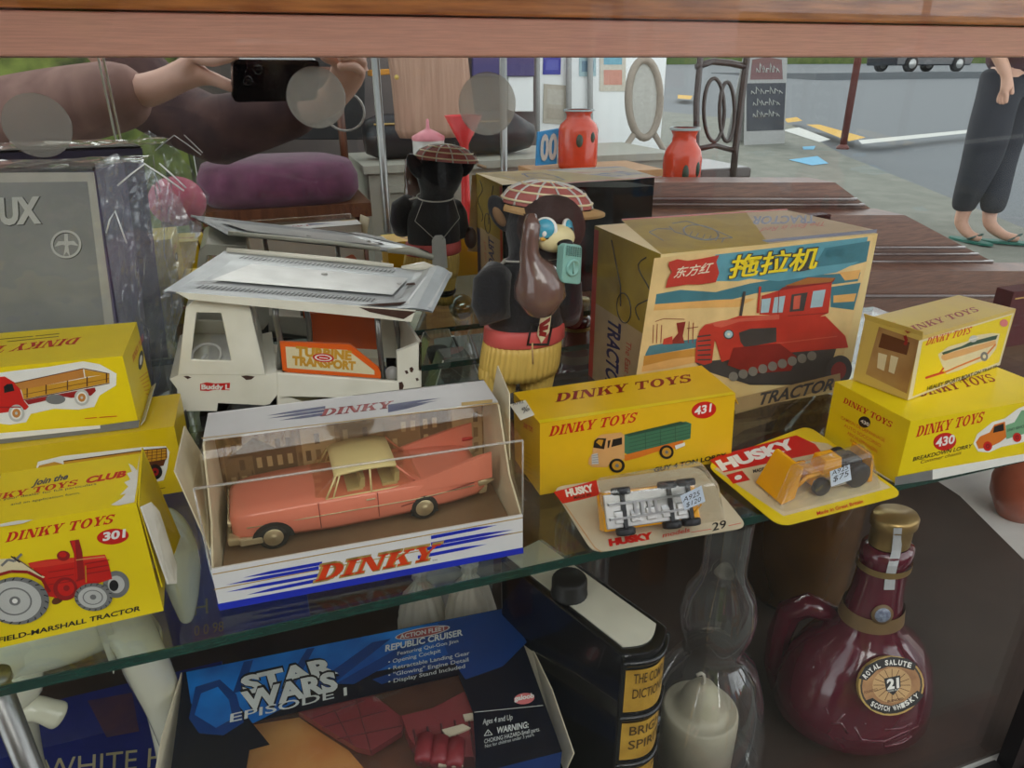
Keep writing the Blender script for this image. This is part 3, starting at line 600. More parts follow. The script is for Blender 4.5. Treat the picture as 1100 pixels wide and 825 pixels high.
m = MB(); m.rings(rs, M_pink); m.build('body', t)
for s in (-1, 1):
    m = MB(); rs = []
    for x, h, wd in ((.088, .0246, .0005), (.105, .0268, .0016), (.125, .0315, .0024), (.142, .0352, .0026), (.1495, .0362, .0018)):
        yc = s * (.0218 - max(0, x - .12) * .03); rs.append([Q(x, yc - wd, .020), Q(x, yc + wd, .020), Q(x, yc + wd * .5, h), Q(x, yc - wd * .5, h)])
    m.rings(rs, M_pink, smooth=False); m.build('tail_fin', t)
    m = MB(); m.lathe(Q(.1445, s * .0195, .0165), [(.0001, -.004), (.0028, -.003), (.0024, .002), (.001, .006), (.0001, .0072)], M_chrome, 14, axis=ax); m.lathe(Q(.1455, s * .0188, .026), [(.0012, -.003), (.0012, .002), (.0004, .0045)], I['red'], 10, axis=ax, caps=True); m.build('tail_light', t)
    m = MB(); y = s * (HW + .0004)
    m.tube([Q(.008, y * .93, .0165), Q(.05, y, .0165), Q(.10, y, .0155), Q(.138, y * .94, .0165)], .00035, M_chrome, 6); m.tube([Q(.093, y, .0125), Q(.138, y * .94, .0185)], .0003, M_pdark, 6)
    for x in (.047, .080): m.tube([Q(x, y * .99, .0085), Q(x, y, .016), Q(x, y * .985, .0245)], .00025, M_pdark, 6)
    m.tube([Q(.0735, y, .0212), Q(.0785, y, .0212)], .0005, M_chrome, 6); m.build('side_trim', t)
    m = MB(); m.lathe(Q(.0005, s * .0155, .0175), [(.0001, -.001), (.0022, 0), (.0024, .002)], M_chrome, 14, axis=-ax); m.lathe(Q(.0005, s * .0105, .0175), [(.0001, -.001), (.0022, 0), (.0024, .002)], M_chrome, 14, axis=-ax); m.build('headlamp', t)
m = MB(); m.hexa([Q(-.003, -.0215, .006), Q(-.003, .0215, .006), Q(.004, .0225, .006), Q(.004, -.0225, .006)], [Q(-.003, -.0215, .0108), Q(-.003, .0215, .0108), Q(.004, .0228, .0108), Q(.004, -.0228, .0108)], M_chrome)
m.hexa([Q(.003, -.0242, .006), Q(.016, -.0245, .006), Q(.016, -.0222, .006), Q(.003, -.021, .006)], [Q(.003, -.0242, .0112), Q(.016, -.0245, .0105), Q(.016, -.0222, .0105), Q(.003, -.021, .0112)], M_chrome); m.build('front_bumper', t, mods=[('bevel', .0012, 2)])
m = MB(); m.box((0, 0, 0), (0, 0, 0), M_chrome) if False else None
m = MB(); m.poly([Q(-.0006, -.0165, .011), Q(-.0006, .0165, .011), Q(-.0008, .0165, .021), Q(-.0008, -.0165, .021)], M_chrome)
for k in range(9): m.tube([Q(-.001, -.016 + k * .004, .0112), Q(-.0011, -.016 + k * .004, .0208)], .0004, M_chrome, 6)
m.build('grille', t)
m = MB(); m.hexa([Q(.142, -.019, .007), Q(.147, -.0185, .007), Q(.147, .0185, .007), Q(.142, .019, .007)], [Q(.142, -.019, .0125), Q(.148, -.0185, .0125), Q(.148, .0185, .0125), Q(.142, .019, .0125)], M_chrome); m.build('rear_bumper', t, mods=[('bevel', .001, 2)])
for x, zc_ in ((.021, .0075), (.021 + WB, .0075)):
    for s in (-1, 1):
        m = MB(); yy = s * (HW - .0018); R = .0085
        m.lathe(Q(x, yy - s * .004, R), [(.0001, 0), (R, 0), (R, .005), (R * .85, .0064), (R * .62, .0066)], M_tyre, 26, axis=ay * s); w_ = m.build('wheel', t)
        m = MB(); m.lathe(Q(x, yy - s * .004, R), [(R * .66, .0062), (R * .6, .0070), (R * .3, .0066), (R * .22, .0076), (.0001, .0078)], M_chrome, 22, axis=ay * s); m.build('hubcap', w_)
        m = MB(); pts = [Q(x + .0108 * math.cos(a) * 1.05, s * (HW + .0003 if x < .05 else HW - .0006), R * .9 + .0105 * math.sin(a)) for a in [PI * k / 12 for k in range(13)]]
        if x < .05: m.prism(pts, ay * s * .0003, M_tyre)
        else: m.prism([Q(x + .0085 * math.cos(a), s * (HW - .0002), .0042 + .0062 * math.sin(a)) for a in [PI * k / 12 for k in range(13)]], ay * s * .0004, M_tyre)
        m.build('wheel_arch', t)
# greenhouse: cream roof, pillars, glass, seats
m = MB(); rf = [(.0575, .0185, .0372), (.060, .0192, .0384), (.072, .0198, .0398), (.086, .0196, .0392), (.093, .0186, .0376)]
m.rings([[Q(x, -w_, z - .0012), Q(x, -w_ * .96, z), Q(x, -w_ * .5, z + .0008), Q(x, 0, z + .001), Q(x, w_ * .5, z + .0008), Q(x, w_ * .96, z), Q(x, w_, z - .0012), Q(x, 0, z - .0014)] for x, w_, z in rf], M_croof); m.build('roof', t)
for s in (-1, 1):
    m = MB(); m.tube([Q(.0515, s * .0212, .0245), Q(.0585, s * .0184, .0370)], .0006, M_croof, 8); m.tube([Q(.0555, s * .0215, .0245), Q(.0605, s * .0192, .0375)], .0005, M_croof, 8); m.tube([Q(.077, s * .0216, .0245), Q(.0775, s * .0196, .0385)], .0006, M_croof, 8)
    m.tube([Q(.0515, s * .0216, .0248), Q(.094, s * .0214, .0248)], .0005, M_croof, 6); m.tube([Q(.1035, s * .0192, .0248), Q(.0928, s * .0186, .0370)], .0007, M_pink, 8); m.build('pillar', t)
m = MB(); m.poly([Q(.046, -.0185, .0256), Q(.046, .0185, .0256), Q(.0578, .0178, .0372), Q(.0578, -.0178, .0372)], M_carglass); m.poly([Q(.107, -.0175, .025), Q(.107, .0175, .025), Q(.093, .0180, .0374), Q(.093, -.0180, .0374)], M_carglass)
for s in (-1, 1): m.poly([Q(.0555, s * .0214, .0248), Q(.101, s * .0200, .0248), Q(.0928, s * .0187, .0372), Q(.0605, s * .0192, .0376)], M_carglass); m.poly([Q(.046, s * .0185, .0256), Q(.0555, s * .0212, .0248), Q(.059, s * .0186, .0372), Q(.0578, s * .0178, .0372)], M_carglass)
m.build('windows', t, normals=False)
for x in (.064, .084):
    m = MB(); m.hexa([Q(x, -.018, .0245), Q(x + .009, -.018, .0245), Q(x + .009, .018, .0245), Q(x, .018, .0245)], [Q(x, -.018, .0268), Q(x + .009, -.018, .0268), Q(x + .009, .018, .0268), Q(x, .018, .0268)], M_seat)
    m.hexa([Q(x + .007, -.018, .0265), Q(x + .010, -.018, .0265), Q(x + .010, .018, .0265), Q(x + .007, .018, .0265)], [Q(x + .008, -.018, .0325), Q(x + .0105, -.018, .0325), Q(x + .0105, .018, .0325), Q(x + .008, .018, .0325)], M_seat); m.build('seat', t)
m = MB(); m.tube([Q(.058 + .0035 * math.cos(a) * .3, -.009 + .0035 * math.sin(a), .0288 + .0035 * math.cos(a)) for a in [2 * PI * k / 16 for k in range(16)]], .0004, M_seat, 6, closed=True); m.build('steering_wheel', t)
# ------------------------------------------------------------------ large tractor carton with the red tractor picture
C = onY(710, 273, .439); Dp = onZ(943, 251, C.z); ex = (Dp - C); BWc = ex.length; ex.normalize(); ey = V3((-ex.y, ex.x, 0))
A = V3((C.x, C.y, SH)); B = V3((Dp.x, Dp.y, SH)); M_litho = mat('glossy_litho_card', (228, 206, 150), .45, rgb2=(216, 184, 120), scale=18)
c = Carton('tractor_picture_carton', 'large picture carton of a red crawler tractor with Chinese lettering, behind the yellow cartons', 'toy box', A, B, C, Dp, ey * .108, M_litho)
f = c.front(); K = {k: mat('litho_' + k, v, .45, var=.08, scale=60) for k, v in dict(sky=(96, 160, 176), teal=(66, 124, 138), cloud=(232, 200, 140), warm=(232, 178, 104), field=(206, 146, 62), earth=(150, 118, 82), grey=(132, 126, 116), red=(196, 58, 44), dred=(140, 40, 34), pink=(212, 96, 76), glass=(168, 196, 204), yellow=(244, 218, 40), steel=(70, 66, 64), white=(236, 226, 200)).items()}
pos = L(ZC, 268, 250, 1032, 170, 900, 690, 200, 690); f.ink(pos, K['cloud'])
f.ink(L(ZC, 480, 238, 1010, 176, 998, 240, 900, 262, 700, 300, 560, 330, 480, 330), K['sky']); f.ink(L(ZC, 860, 215, 1018, 190, 1005, 262, 900, 290, 820, 282), K['teal'])
f.ink(L(ZC, 275, 375, 360, 360, 480, 368, 600, 338, 760, 312, 985, 300, 975, 330, 800, 352, 620, 372, 520, 398, 380, 402, 270, 410), K['teal']); f.ink(L(ZC, 560, 318, 700, 296, 840, 280, 980, 262, 900, 300, 700, 330), K['sky'])
f.ink(L(ZC, 270, 410, 480, 395, 620, 390, 560, 420, 400, 424, 265, 432), K['warm']); f.ink(L(ZC, 910, 300, 985, 290, 976, 322, 930, 328), K['warm']); f.ink(L(ZC, 880, 350, 985, 335, 960, 430, 880, 420), K['teal']); f.ink(L(ZC, 890, 380, 970, 372, 962, 400, 890, 405), K['warm'])
f.ink(L(ZC, 238, 580, 250, 555, 330, 540, 420, 530, 415, 560, 235, 590), K['teal'])
f.ink(L(ZC, 232, 590, 420, 562, 410, 612, 330, 630, 226, 642), K['field']); f.ink(L(ZC, 226, 625, 330, 600, 415, 590, 408, 612, 330, 630, 224, 645), K['warm'])
for xx in (262, 275, 290, 385, 400): f.line(L(ZC, xx, 545, xx + 3, 470 + (xx % 7) * 4), .8, K['dred'])
f.line(L(ZC, 270, 470, 300, 460, 372, 462), .7, K['dred']); f.ink(L(ZC, 344, 475, 376, 470, 366, 520, 372, 545, 318, 548, 350, 510), K['dred']); f.ink(L(ZC, 300, 530, 330, 520, 330, 548, 296, 550), K['red']); f.line(L(ZC, 380, 494, 420, 488), .7, K['dred'])
# tractor
f.ink(L(ZC, 410, 612, 440, 640, 600, 690, 860, 690, 900, 560, 700, 540, 520, 600), K['steel'])
f.ink(L(ZC, 640, 380, 700, 362, 720, 350, 884, 334, 872, 440, 800, 470, 700, 555, 700, 450, 632, 445), K['red']); f.ink(L(ZC, 700, 362, 880, 336, 890, 330, 896, 318, 800, 316, 712, 352), K['dred']); f.ink(L(ZC, 720, 345, 800, 318, 896, 318, 880, 332, 760, 344), mat('litho_roof', (170, 110, 62), .25))
f.ink(L(ZC, 640, 392, 672, 388, 664, 438, 636, 440), K['glass']); f.ink(L(ZC, 684, 386, 722, 380, 712, 438, 676, 440), K['glass']); f.ink(L(ZC, 744, 376, 800, 368, 786, 432, 736, 436), K['steel']); f.ink(L(ZC, 752, 382, 776, 378, 770, 425, 748, 428), K['pink']); f.ink(L(ZC, 818, 364, 862, 358, 850, 418, 808, 422), K['glass'])
f.line(L(ZC, 700, 364, 690, 550), .8, K['dred']); f.line(L(ZC, 634, 348, 626, 440), 2.4, K['red']); f.line(L(ZC, 730, 450, 868, 440), .8, K['dred'])
f.line(L(ZC, 580, 365, 566, 450), 3.0, K['steel'])
f.ink(L(ZC, 690, 470, 860, 450, 930, 520, 940, 560, 700, 580), K['red']); f.ink(L(ZC, 432, 500, 500, 470, 560, 450, 700, 448, 696, 545, 560, 590, 500, 610, 480, 540), K['red']); f.ink(L(ZC, 440, 480, 500, 466, 700, 444, 700, 462, 560, 470, 500, 490), K['pink'])
f.ink(L(ZC, 560, 508, 600, 494, 690, 490, 690, 540, 580, 560, 565, 540), K['steel'])
f.ink(L(ZC, 424, 500, 440, 482, 470, 478, 480, 500, 466, 612, 440, 620, 408, 610, 412, 540), K['red'])
for k in range(6): f.line(L(ZC, 416, 522 + k * 16, 462, 516 + k * 17), 1.6, K['steel'])
f.disc(ZC(524, 514), 5.6, 5.2, K['steel']); f.disc(ZC(524, 513), 4.2, 4, K['glass']); f.disc(ZC(524, 513), 1.6, 1.5, K['white'])
f.line(L(ZC, 690, 545, 900, 520), 1.2, K['pink']); f.ink(L(ZC, 540, 560, 700, 545, 760, 590, 740, 640, 600, 650, 520, 620), K['dred'])
for k in range(9): f.disc(ZC(540 + k * 34, 660 - k * 9), 5, 5, K['grey'])
f.disc(ZC(905, 640), 14, 17, K['steel'], 20); f.disc(ZC(905, 640), 8, 10, K['dred'], 20)
f.ink(L(ZC, 545, 735, 910, 648, 912, 690, 545, 790), mat('litho_sand', (176, 148, 104), .25)); f.text('TRACTOR', ZC(628, 758), ZC(884, 704), ZC(634, 718), K['steel'], .03, .25)
f.ink(L(ZC, 316, 262, 345, 252, 380, 258, 430, 250, 490, 238, 480, 262, 490, 300, 478, 332, 420, 340, 380, 340, 304, 352, 312, 320, 326, 296, 314, 276), K['red'])
f.text('东方红', ZC(330, 320), ZC(462, 300), ZC(340, 280), K['white'], .012, .25)
f.text('拖拉机', ZC(519, 326), ZC(830, 288), ZC(529, 236), K['steel'], .055, .12); f.text('拖拉机', ZC(522, 322), ZC(828, 286), ZC(531, 240), K['yellow'], .022, .12)
f.text('电动', ZC(866, 246), ZC(930, 238), ZC(868, 220), K['teal'])
f = c.top(); Mo = mat('litho_olive', (176, 148, 50), .55, rgb2=(156, 128, 44), scale=40)
f.ink([(668, 237), (800, 226), (826, 262), (711, 273)], Mo); f.ink([(800, 226), (846, 226), (940, 247), (826, 262)], mat('litho_beige', (186, 160, 122), .5)); f.ink(L(ZC, 640, 188, 1042, 150, 1040, 162, 660, 196), I['navy'])
f.line([(668, 236), (846, 225)], 1.5, K['red']); f.text('TRACTOR', ZC(828, 102), ZC(612, 106), ZC(828, 128), I['navy'], .03); f.text('The East is Red', ZC(860, 124), ZC(640, 146), ZC(858, 138), K['red'], 0, .3)
f.line(L(ZC, 300, 190, 250, 160, 280, 148, 330, 150), 1, K['steel']); f.line(L(ZC, 330, 130, 380, 122, 470, 150, 540, 180, 440, 186, 340, 160, 320, 140), 1, K['steel']); f.disc(ZC(430, 162), 20, 8, K['steel'], 10, .9); [f.line(L(ZC, 400 + k * 22, 158 + k * 5, 392 + k * 22, 172 + k * 5), 1, K['steel']) for k in range(6)]
f = c.left(); lf = lambda u, v: None
A1, A2, D1, D2 = c.A, c.A + c.dv, c.C, c.C + c.dv
def onl(u, v, k=0): return A1 + (A2 - A1) * u + (D1 - A1) * v - ex * (.0002 + .0001 * k)
def lq(u0, u1, v0, v1, m, k=0): f.poly([onl(u0, v0, k), onl(u1, v0, k), onl(u1, v1, k), onl(u0, v1, k)], m)
lq(0, 1, 0, 1, Mo); lq(.14, .98, 0, .52, mat('litho_beige', (196, 172, 136)), 1); lq(0, .14, 0, .5, I['navy'], 1); lq(.92, 1, 0, .98, K['red'], 2)
A_, B_, C_ = onl(.68, .49, 3), onl(.68, .02, 3), onl(.48, .49, 3); g = text_geo('TRACTOR', .03); f.mesh([A_ + (B_ - A_) * u + (C_ - A_) * v for u, v in g[0]], g[1], I['navy'])
A_, B_, C_ = onl(.38, .42, 3), onl(.38, .06, 3), onl(.3, .42, 3); g = text_geo('The East is Red'); f.mesh([A_ + (B_ - A_) * u + (C_ - A_) * v for u, v in g[0]], g[1], K['red'])
sp = [onl(.18 + .1 * math.sin(k * .7), .95 - k * .028, 3) for k in range(14)]
f.tube(sp, .0005, K['steel'], 6); f.tube([onl(.45, .6, 3) + V3((0, .012 * math.cos(a), .012 * math.sin(a))) for a in [2 * PI * k / 16 for k in range(16)]], .0005, K['steel'], 6, closed=True)
f.tube([onl(.7, .96, 3), onl(.52, .72, 3), onl(.5, .6, 3)], .0006, K['steel'], 6)
# carton back painted black for its unlit side (it shows in the mirror)
M_bk = mat('black_glossy_card', (16, 15, 16), .2, var=.05); bb = [c.A + c.dv, c.B + c.dv, c.D + c.dv, c.C + c.dv]; f.poly([p + ey * .0003 for p in bb], M_bk); f.poly([bb[3] + ey * .0005 + (bb[2] - bb[3]) * u - V3((0, 0, z)) for u, z in ((.0, .012), (.12, .004), (.4, .0), (.8, .004), (1, .011), (.8, .011), (.4, .006), (.1, .013))], I['grey'])
c.done()

# ------------------------------------------------------------------ blister cards
M_blis = clear('blister_plastic', (.95, .95, .93), ior=1.5, milk=.05, milkc=(.9, .9, .86), gain=1.2, bump=.25, bscale=60)
M_bcard = mat('aged_cream_card', (206, 192, 162), .55, var=.05); M_ycard = mat('yellow_blister_card', (232, 202, 24), .4, var=.03)
M_vy = mat('orange_yellow_paint', (240, 168, 16), .25, coat=.4, var=.02); M_vchr = mat('plated_chassis', (228, 228, 226), .2, metal=.7, var=.08); M_whl = mat('black_plastic_wheel', (34, 34, 38), .5)
def rounded(pts, r, n=5):
    out = []; N = len(pts)
    for i in range(N):
        p = V3(pts[i]); a = (V3(pts[i - 1]) - p).normalized(); b = (V3(pts[(i + 1) % N]) - p).normalized()
        for k in range(n + 1):
            t_ = k / n; out.append(p + a * r * (1 - t_) ** 2 + b * r * t_ ** 2)
    return out
def blister_card(name, lab, corners, m, th=.0007, rr=.008):
    ctr = sum(corners, V3()) / 4
    t = thing(name, (ctr.x, ctr.y, min(c_.z for c_ in corners)), lab, 'toy packet')
    n_ = (corners[1] - corners[0]).cross(corners[3] - corners[0]).normalized()
    f = Face(); f.prism([p - n_ * th for p in rounded(corners, rr)], n_ * th, m); f.setp(ctr, n_); return t, f, n_
def tyre(m, c, axis, r, wd):
    m.lathe(c, [(.0001, -wd / 2), (r * .55, -wd / 2), (r * .9, -wd / 2), (r, -wd * .3), (r, wd * .3), (r * .9, wd / 2), (r * .5, wd / 2), (.0001, wd / 2)], M_whl, 20, axis=axis)
# card 29, leaning back a little on the golden carton
a = onZ(637, 594, SH + .0012); b = onZ(804, 566, SH + .0012); e1 = (b - a).normalized(); up_ = V3((-e1.y, e1.x, 0)); lean = math.radians(9); e2 = up_ * math.cos(lean) + V3((0, 0, 1)) * math.sin(lean)
n_ = e1.cross(e2); pl = lambda px, py: onP(px, py, a, n_)
cor = [a, b, pl(752, 512), pl(596, 528.5)]
tmax = min((q - a).dot(e2) for q in cor[2:]); 
cor = [a, b, b + e2 * .060 - e1 * .003, a + e2 * .060 - e1 * .006]
t29, f, n_ = blister_card('vehicle_blister_card', 'cream blister card marked 29 holding a yellow vehicle with a silver underside', cor, M_bcard)
f.ink(L(ZG, 222, 545, 330, 515, 380, 500, 392, 556, 330, 572, 256, 588), I['red']); f.text('HUSKY', ZG(270, 562), ZG(372, 540), ZG(264, 538), I['white'], .06); f.text('MADE IN', ZG(298, 572), ZG(360, 560), ZG(296, 562), I['black'], .03)
f.line(L(ZG, 730, 694, 805, 682), .6, I['red']); f.line(L(ZG, 868, 670, 915, 660), .6, I['red'])
f.text('HUSKY', ZG(428, 744), ZG(592, 716), ZG(424, 722), I['red'], .08); f.text('models', ZG(624, 714), ZG(728, 692), ZG(620, 698), I['red'], .01, .3); f.text('29', ZG(808, 690), ZG(862, 676), ZG(804, 662), I['black'], .01, .1)
f.line(L(ZG, 262, 590, 375, 752, 400, 768), .7, I['tan']); f.build('card', t29, normals=False)
W = lambda px, py, h: onP(px, py, a + n_ * h, n_)      # a point h above the card
pb = L(ZG, 398, 540, 800, 470, 858, 650, 418, 710); pt_ = L(ZG, 404, 505, 770, 440, 838, 520, 412, 590)
base = [W(*q, .0004) for q in L(ZG, 392, 560, 790, 480, 858, 648, 414, 712)]; topq = [W(*q, .030) for q in L(ZG, 375, 490, 760, 425, 838, 515, 405, 545)]
m = MB(); m.hexa(base, topq, M_blis); m.f = m.f[1:]; m.build('blister', t29, mods=[('bevel', .003, 3)])
# the vehicle lies on its side: silver chassis towards the viewer
v0 = W(*ZG(418, 696), .009); v1 = W(*ZG(775, 644), .009); ux = (v1 - v0).normalized(); u0_ = n_.cross(ux); uz = n_ * .78 + u0_ * .62; uy = uz.cross(ux)     # ux along, uz away from card, uy up the card
LV = (v1 - v0).length; Vh = .0225
X = lambda x, y, z: v0 + ux * x + uy * y + uz * z
tv = thing('yellow_military_truck', X(LV / 2, .008, 0), 'yellow toy six-wheeler lying on its side, silver chassis showing, in blister card 29', 'toy car')
m = MB(); m.hexa([X(0, .003, 0), X(LV, .003, 0), X(LV, .0135, 0), X(0, .0135, 0)], [X(.002, .003, Vh), X(LV * .98, .003, Vh), X(LV * .96, .0125, Vh), X(.002, .0125, Vh)], M_vy)
m.hexa([X(LV * .02, .012, .001), X(LV * .3, .012, .001), X(LV * .3, .020, .002), X(LV * .04, .019, .002)], [X(LV * .02, .012, Vh - .001), X(LV * .3, .012, Vh - .001), X(LV * .3, .020, Vh - .002), X(LV * .04, .019, Vh - .002)], M_vy)
m.hexa([X(LV * .36, .011, .001), X(LV * .97, .011, .001), X(LV * .97, .019, .001), X(LV * .36, .019, .001)], [X(LV * .36, .011, Vh - .001), X(LV * .97, .011, Vh - .001), X(LV * .97, .018, Vh - .001), X(LV * .36, .018, Vh - .001)], M_vy); m.build('body', tv, mods=[('bevel', .001, 2)])
m = MB(); m.hexa([X(.001, .0005, .0015), X(LV * .88, .0005, .0015), X(LV * .88, .003, .0015), X(.001, .003, .0015)], [X(.001, .0005, Vh - .001), X(LV * .88, .0005, Vh - .001), X(LV * .88, .003, Vh - .001), X(.001, .003, Vh - .001)], M_vchr)
for k in range(5): m.hexa([X(LV * (.1 + .16 * k), -.0008, .004), X(LV * (.2 + .16 * k), -.0008, .004), X(LV * (.2 + .16 * k), .001, .004), X(LV * (.1 + .16 * k), .001, .004)], [X(LV * (.1 + .16 * k), -.0008, .011 - .002 * (k % 2)), X(LV * (.2 + .16 * k), -.0008, .011 - .002 * (k % 2)), X(LV * (.2 + .16 * k), .001, .012), X(LV * (.1 + .16 * k), .001, .012)], M_vchr)
m.build('chassis', tv, mods=[('bevel', .0005, 2)])
m = MB()
for x in (.2, .68, .88):
    m = MB(); m.hexa([X(LV * x - .0012, -.0012, -.0005), X(LV * x + .0012, -.0012, -.0005), X(LV * x + .0012, .001, -.0005), X(LV * x - .0012, .001, -.0005)], [X(LV * x - .0012, -.0012, Vh), X(LV * x + .0012, -.0012, Vh), X(LV * x + .0012, .001, Vh), X(LV * x - .0012, .001, Vh)], M_whl); m.build('axle', tv)
m = MB()
for zz in (.0065, .0150): m.hexa([X(.003, -.0014, zz), X(LV * .86, -.0014, zz), X(LV * .86, .001, zz), X(.003, .001, zz)], [X(.003, -.0014, zz + .0014), X(LV * .86, -.0014, zz + .0014), X(LV * .86, .001, zz + .0014), X(.003, .001, zz + .0014)], mat('grey_chassis_rail', (150, 150, 150), .3, metal=.6))
for k in range(4): m.hexa([X(LV * (.30 + .07 * k), -.001, .008), X(LV * (.33 + .07 * k), -.001, .008), X(LV * (.33 + .07 * k), .0009, .008), X(LV * (.30 + .07 * k), .0009, .008)], [X(LV * (.30 + .07 * k), -.001, .015), X(LV * (.33 + .07 * k), -.001, .015), X(LV * (.33 + .07 * k), .0009, .015), X(LV * (.30 + .07 * k), .0009, .015)], mat('grey_chassis_rail', (150, 150, 150)))
m.build('chassis_frame', tv)
for x in (.2, .68, .88):
    for z in (-.0008, Vh + .0002):
        m = MB(); tyre(m, X(LV * x, .0015, z), uz, .0058, .004); m.build('wheel', tv)
m = MB(); m.tube([X(LV * .9, .001, .003), X(LV * 1.03, .004, .008), X(LV * .9, .001, .013)], .0006, M_vy, 6); m.build('towing_frame', tv)
m = MB()
qs = [W(*q, .0312) for q in L(ZG, 690, 560, 768, 522, 782, 580, 706, 612)]; g = Face(); g.prism(qs, n_ * .0003, mat('blue_white_sticker', (206, 218, 232), .5)); g.setp(qs[0] + n_ * .0003, n_); g.text('A925', ZG(700, 584), ZG(764, 556), ZG(698, 566), I['black'], 0, .2); g.text('$120', ZG(712, 602), ZG(768, 578), ZG(710, 586), I['black'], 0, .2); g.build('price_sticker', t29)

# yellow card with the shovel loader
a = onZ(838, 566, SH + .0012); b = onZ(972, 531, SH + .0012); e1 = (b - a).normalized(); up_ = V3((-e1.y, e1.x, 0)); lean = math.radians(3); e2 = up_ * math.cos(lean) + V3((0, 0, 1)) * math.sin(lean); n_ = e1.cross(e2); pl = lambda px, py: onP(px, py, a, n_)
cor = [a, b, pl(868, 457), pl(758, 499)]
tly, f, n_ = blister_card('loader_blister_card', 'yellow blister card holding a yellow shovel loader, at the front of the shelf', cor, M_ycard, rr=.01)
f.ink(L(ZH, 80, 600, 160, 566, 360, 510, 440, 520, 640, 660, 300, 750, 210, 690), mat('card_pale_panel', (214, 196, 158), .55))
f.ink(L(ZH, 66, 574, 100, 556, 340, 494, 400, 522, 420, 548, 110, 612), I['red']); f.text('HUSKY', ZH(104, 606), ZH(345, 530), ZH(84, 578), I['white'], .06); f.ink(L(ZH, 118, 620, 168, 606, 194, 636, 140, 648), I['red']); f.disc(ZH(156, 628), 4, 2.6, I['white'], -15)
f.text('MADE IN GT BRITAIN', ZH(204, 614), ZH(330, 584), ZH(202, 604), I['black'], .04); f.text('Made in Great Britain', ZH(406, 748), ZH(552, 708), ZH(404, 737), I['red'], .02)
f.line(L(ZH, 250, 655, 258, 672, 250, 690), .6, I['tan']); f.build('card', tly, normals=False)
W = lambda px, py, h: onP(px, py, a + n_ * h, n_)
base = [W(*q, .0004) for q in L(ZH, 262, 712, 300, 738, 612, 660, 560, 600)]
topq = [W(*q, .026) for q in L(ZH, 318, 582, 340, 612, 584, 548, 545, 512)]
m = MB(); m.hexa([base[0], base[1], base[2], base[3]], [topq[0], topq[1], topq[2], topq[3]], M_blis); m.f = m.f[1:]; m.build('blister', tly, mods=[('bevel', .003, 3)])
v0 = W(*ZH(330, 708), .0); v1 = W(*ZH(588, 648), .0); ux = (v1 - v0).normalized(); uz = n_; uy = uz.cross(ux); LV = (v1 - v0).length
X = lambda x, y, z: v0 + ux * x + uy * y + uz * z
tv = thing('toy_shovel_loader', X(LV / 2, .01, 0), 'yellow toy shovel loader with black wheels inside the yellow blister card', 'toy car')
m = MB(); m.hexa([X(-.010, -.001, .001), X(.003, .002, .001), X(.003, .026, .001), X(-.010, .026, .001)], [X(.001, -.001, .025), X(.004, .002, .025), X(.004, .026, .025), X(.001, .026, .025)], M_vy); m.build('bucket', tv, mods=[('bevel', .0008, 2)])
m = MB()
for y in (.005, .020): m.tube([X(.002, y, .006), X(.012, y, .014), X(.022, y, .014)], .0014, M_vy, 8)
m.build('lift_arm', tv)
m = MB(); m.hexa([X(.018, .005, .005), X(LV * .86, .005, .005), X(LV * .86, .020, .005), X(.018, .020, .005)], [X(.018, .005, .013), X(LV * .86, .005, .014), X(LV * .86, .020, .014), X(.018, .020, .013)], M_vy); m.hexa([X(LV * .62, .0055, .0125), X(LV * .88, .0055, .0125), X(LV * .88, .0195, .0125), X(LV * .62, .0195, .0125)], [X(LV * .64, .0065, .019), X(LV * .86, .0065, .018), X(LV * .86, .0185, .018), X(LV * .64, .0185, .019)], M_whl); m.hexa([X(LV * .38, .006, .012), X(LV * .62, .006, .012), X(LV * .62, .019, .012), X(LV * .38, .019, .012)], [X(LV * .40, .007, .022), X(LV * .6, .007, .022), X(LV * .6, .018, .022), X(LV * .40, .018, .022)], M_vy); m.build('body', tv, mods=[('bevel', .0008, 2)])
m = MB(); m.hexa([X(.018, .003, .003), X(LV * .9, .003, .003), X(LV * .9, .0052, .003), X(.018, .0052, .003)], [X(.018, .003, .010), X(LV * .9, .003, .010), X(LV * .9, .0052, .010), X(.018, .0052, .010)], M_vchr); m.build('chassis', tv)
for x, r in ((.34, .0062), (.78, .0088)):
    for y in (.0022, .023): m = MB(); tyre(m, X(LV * x, y, r), uy, r, .005); m.build('wheel', tv)
m = MB(); m.hexa([X(LV * .94, .002, .001), X(LV * .99, .002, .001), X(LV * .99, .024, .001), X(LV * .94, .024, .001)], [X(LV * .94, .004, .02), X(LV * .96, .004, .02), X(LV * .96, .022, .02), X(LV * .94, .022, .02)], M_vy); m.build('rear_blade', tv)
pn = (topq[1] + topq[2]) / 2; fn = (base[2] - base[1]).cross(topq[1] - base[1]).normalized(); fn = fn if fn.dot(CAM - pn) > 0 else -fn
g = Face(); qs = [onP(*q, base[1] + fn * .0008, fn) for q in L(ZH, 446, 608, 508, 586, 514, 634, 450, 656)]; g.prism(qs, fn * .0003, mat('blue_white_sticker', (206, 218, 232))); g.setp(qs[0] + fn * .0003, fn); g.text('A925', ZH(452, 622), ZH(506, 600), ZH(450, 608), I['black'], 0, .2); g.text('$75', ZH(456, 642), ZH(508, 620), ZH(454, 626), I['black'], 0, .2); g.build('price_sticker', tly)

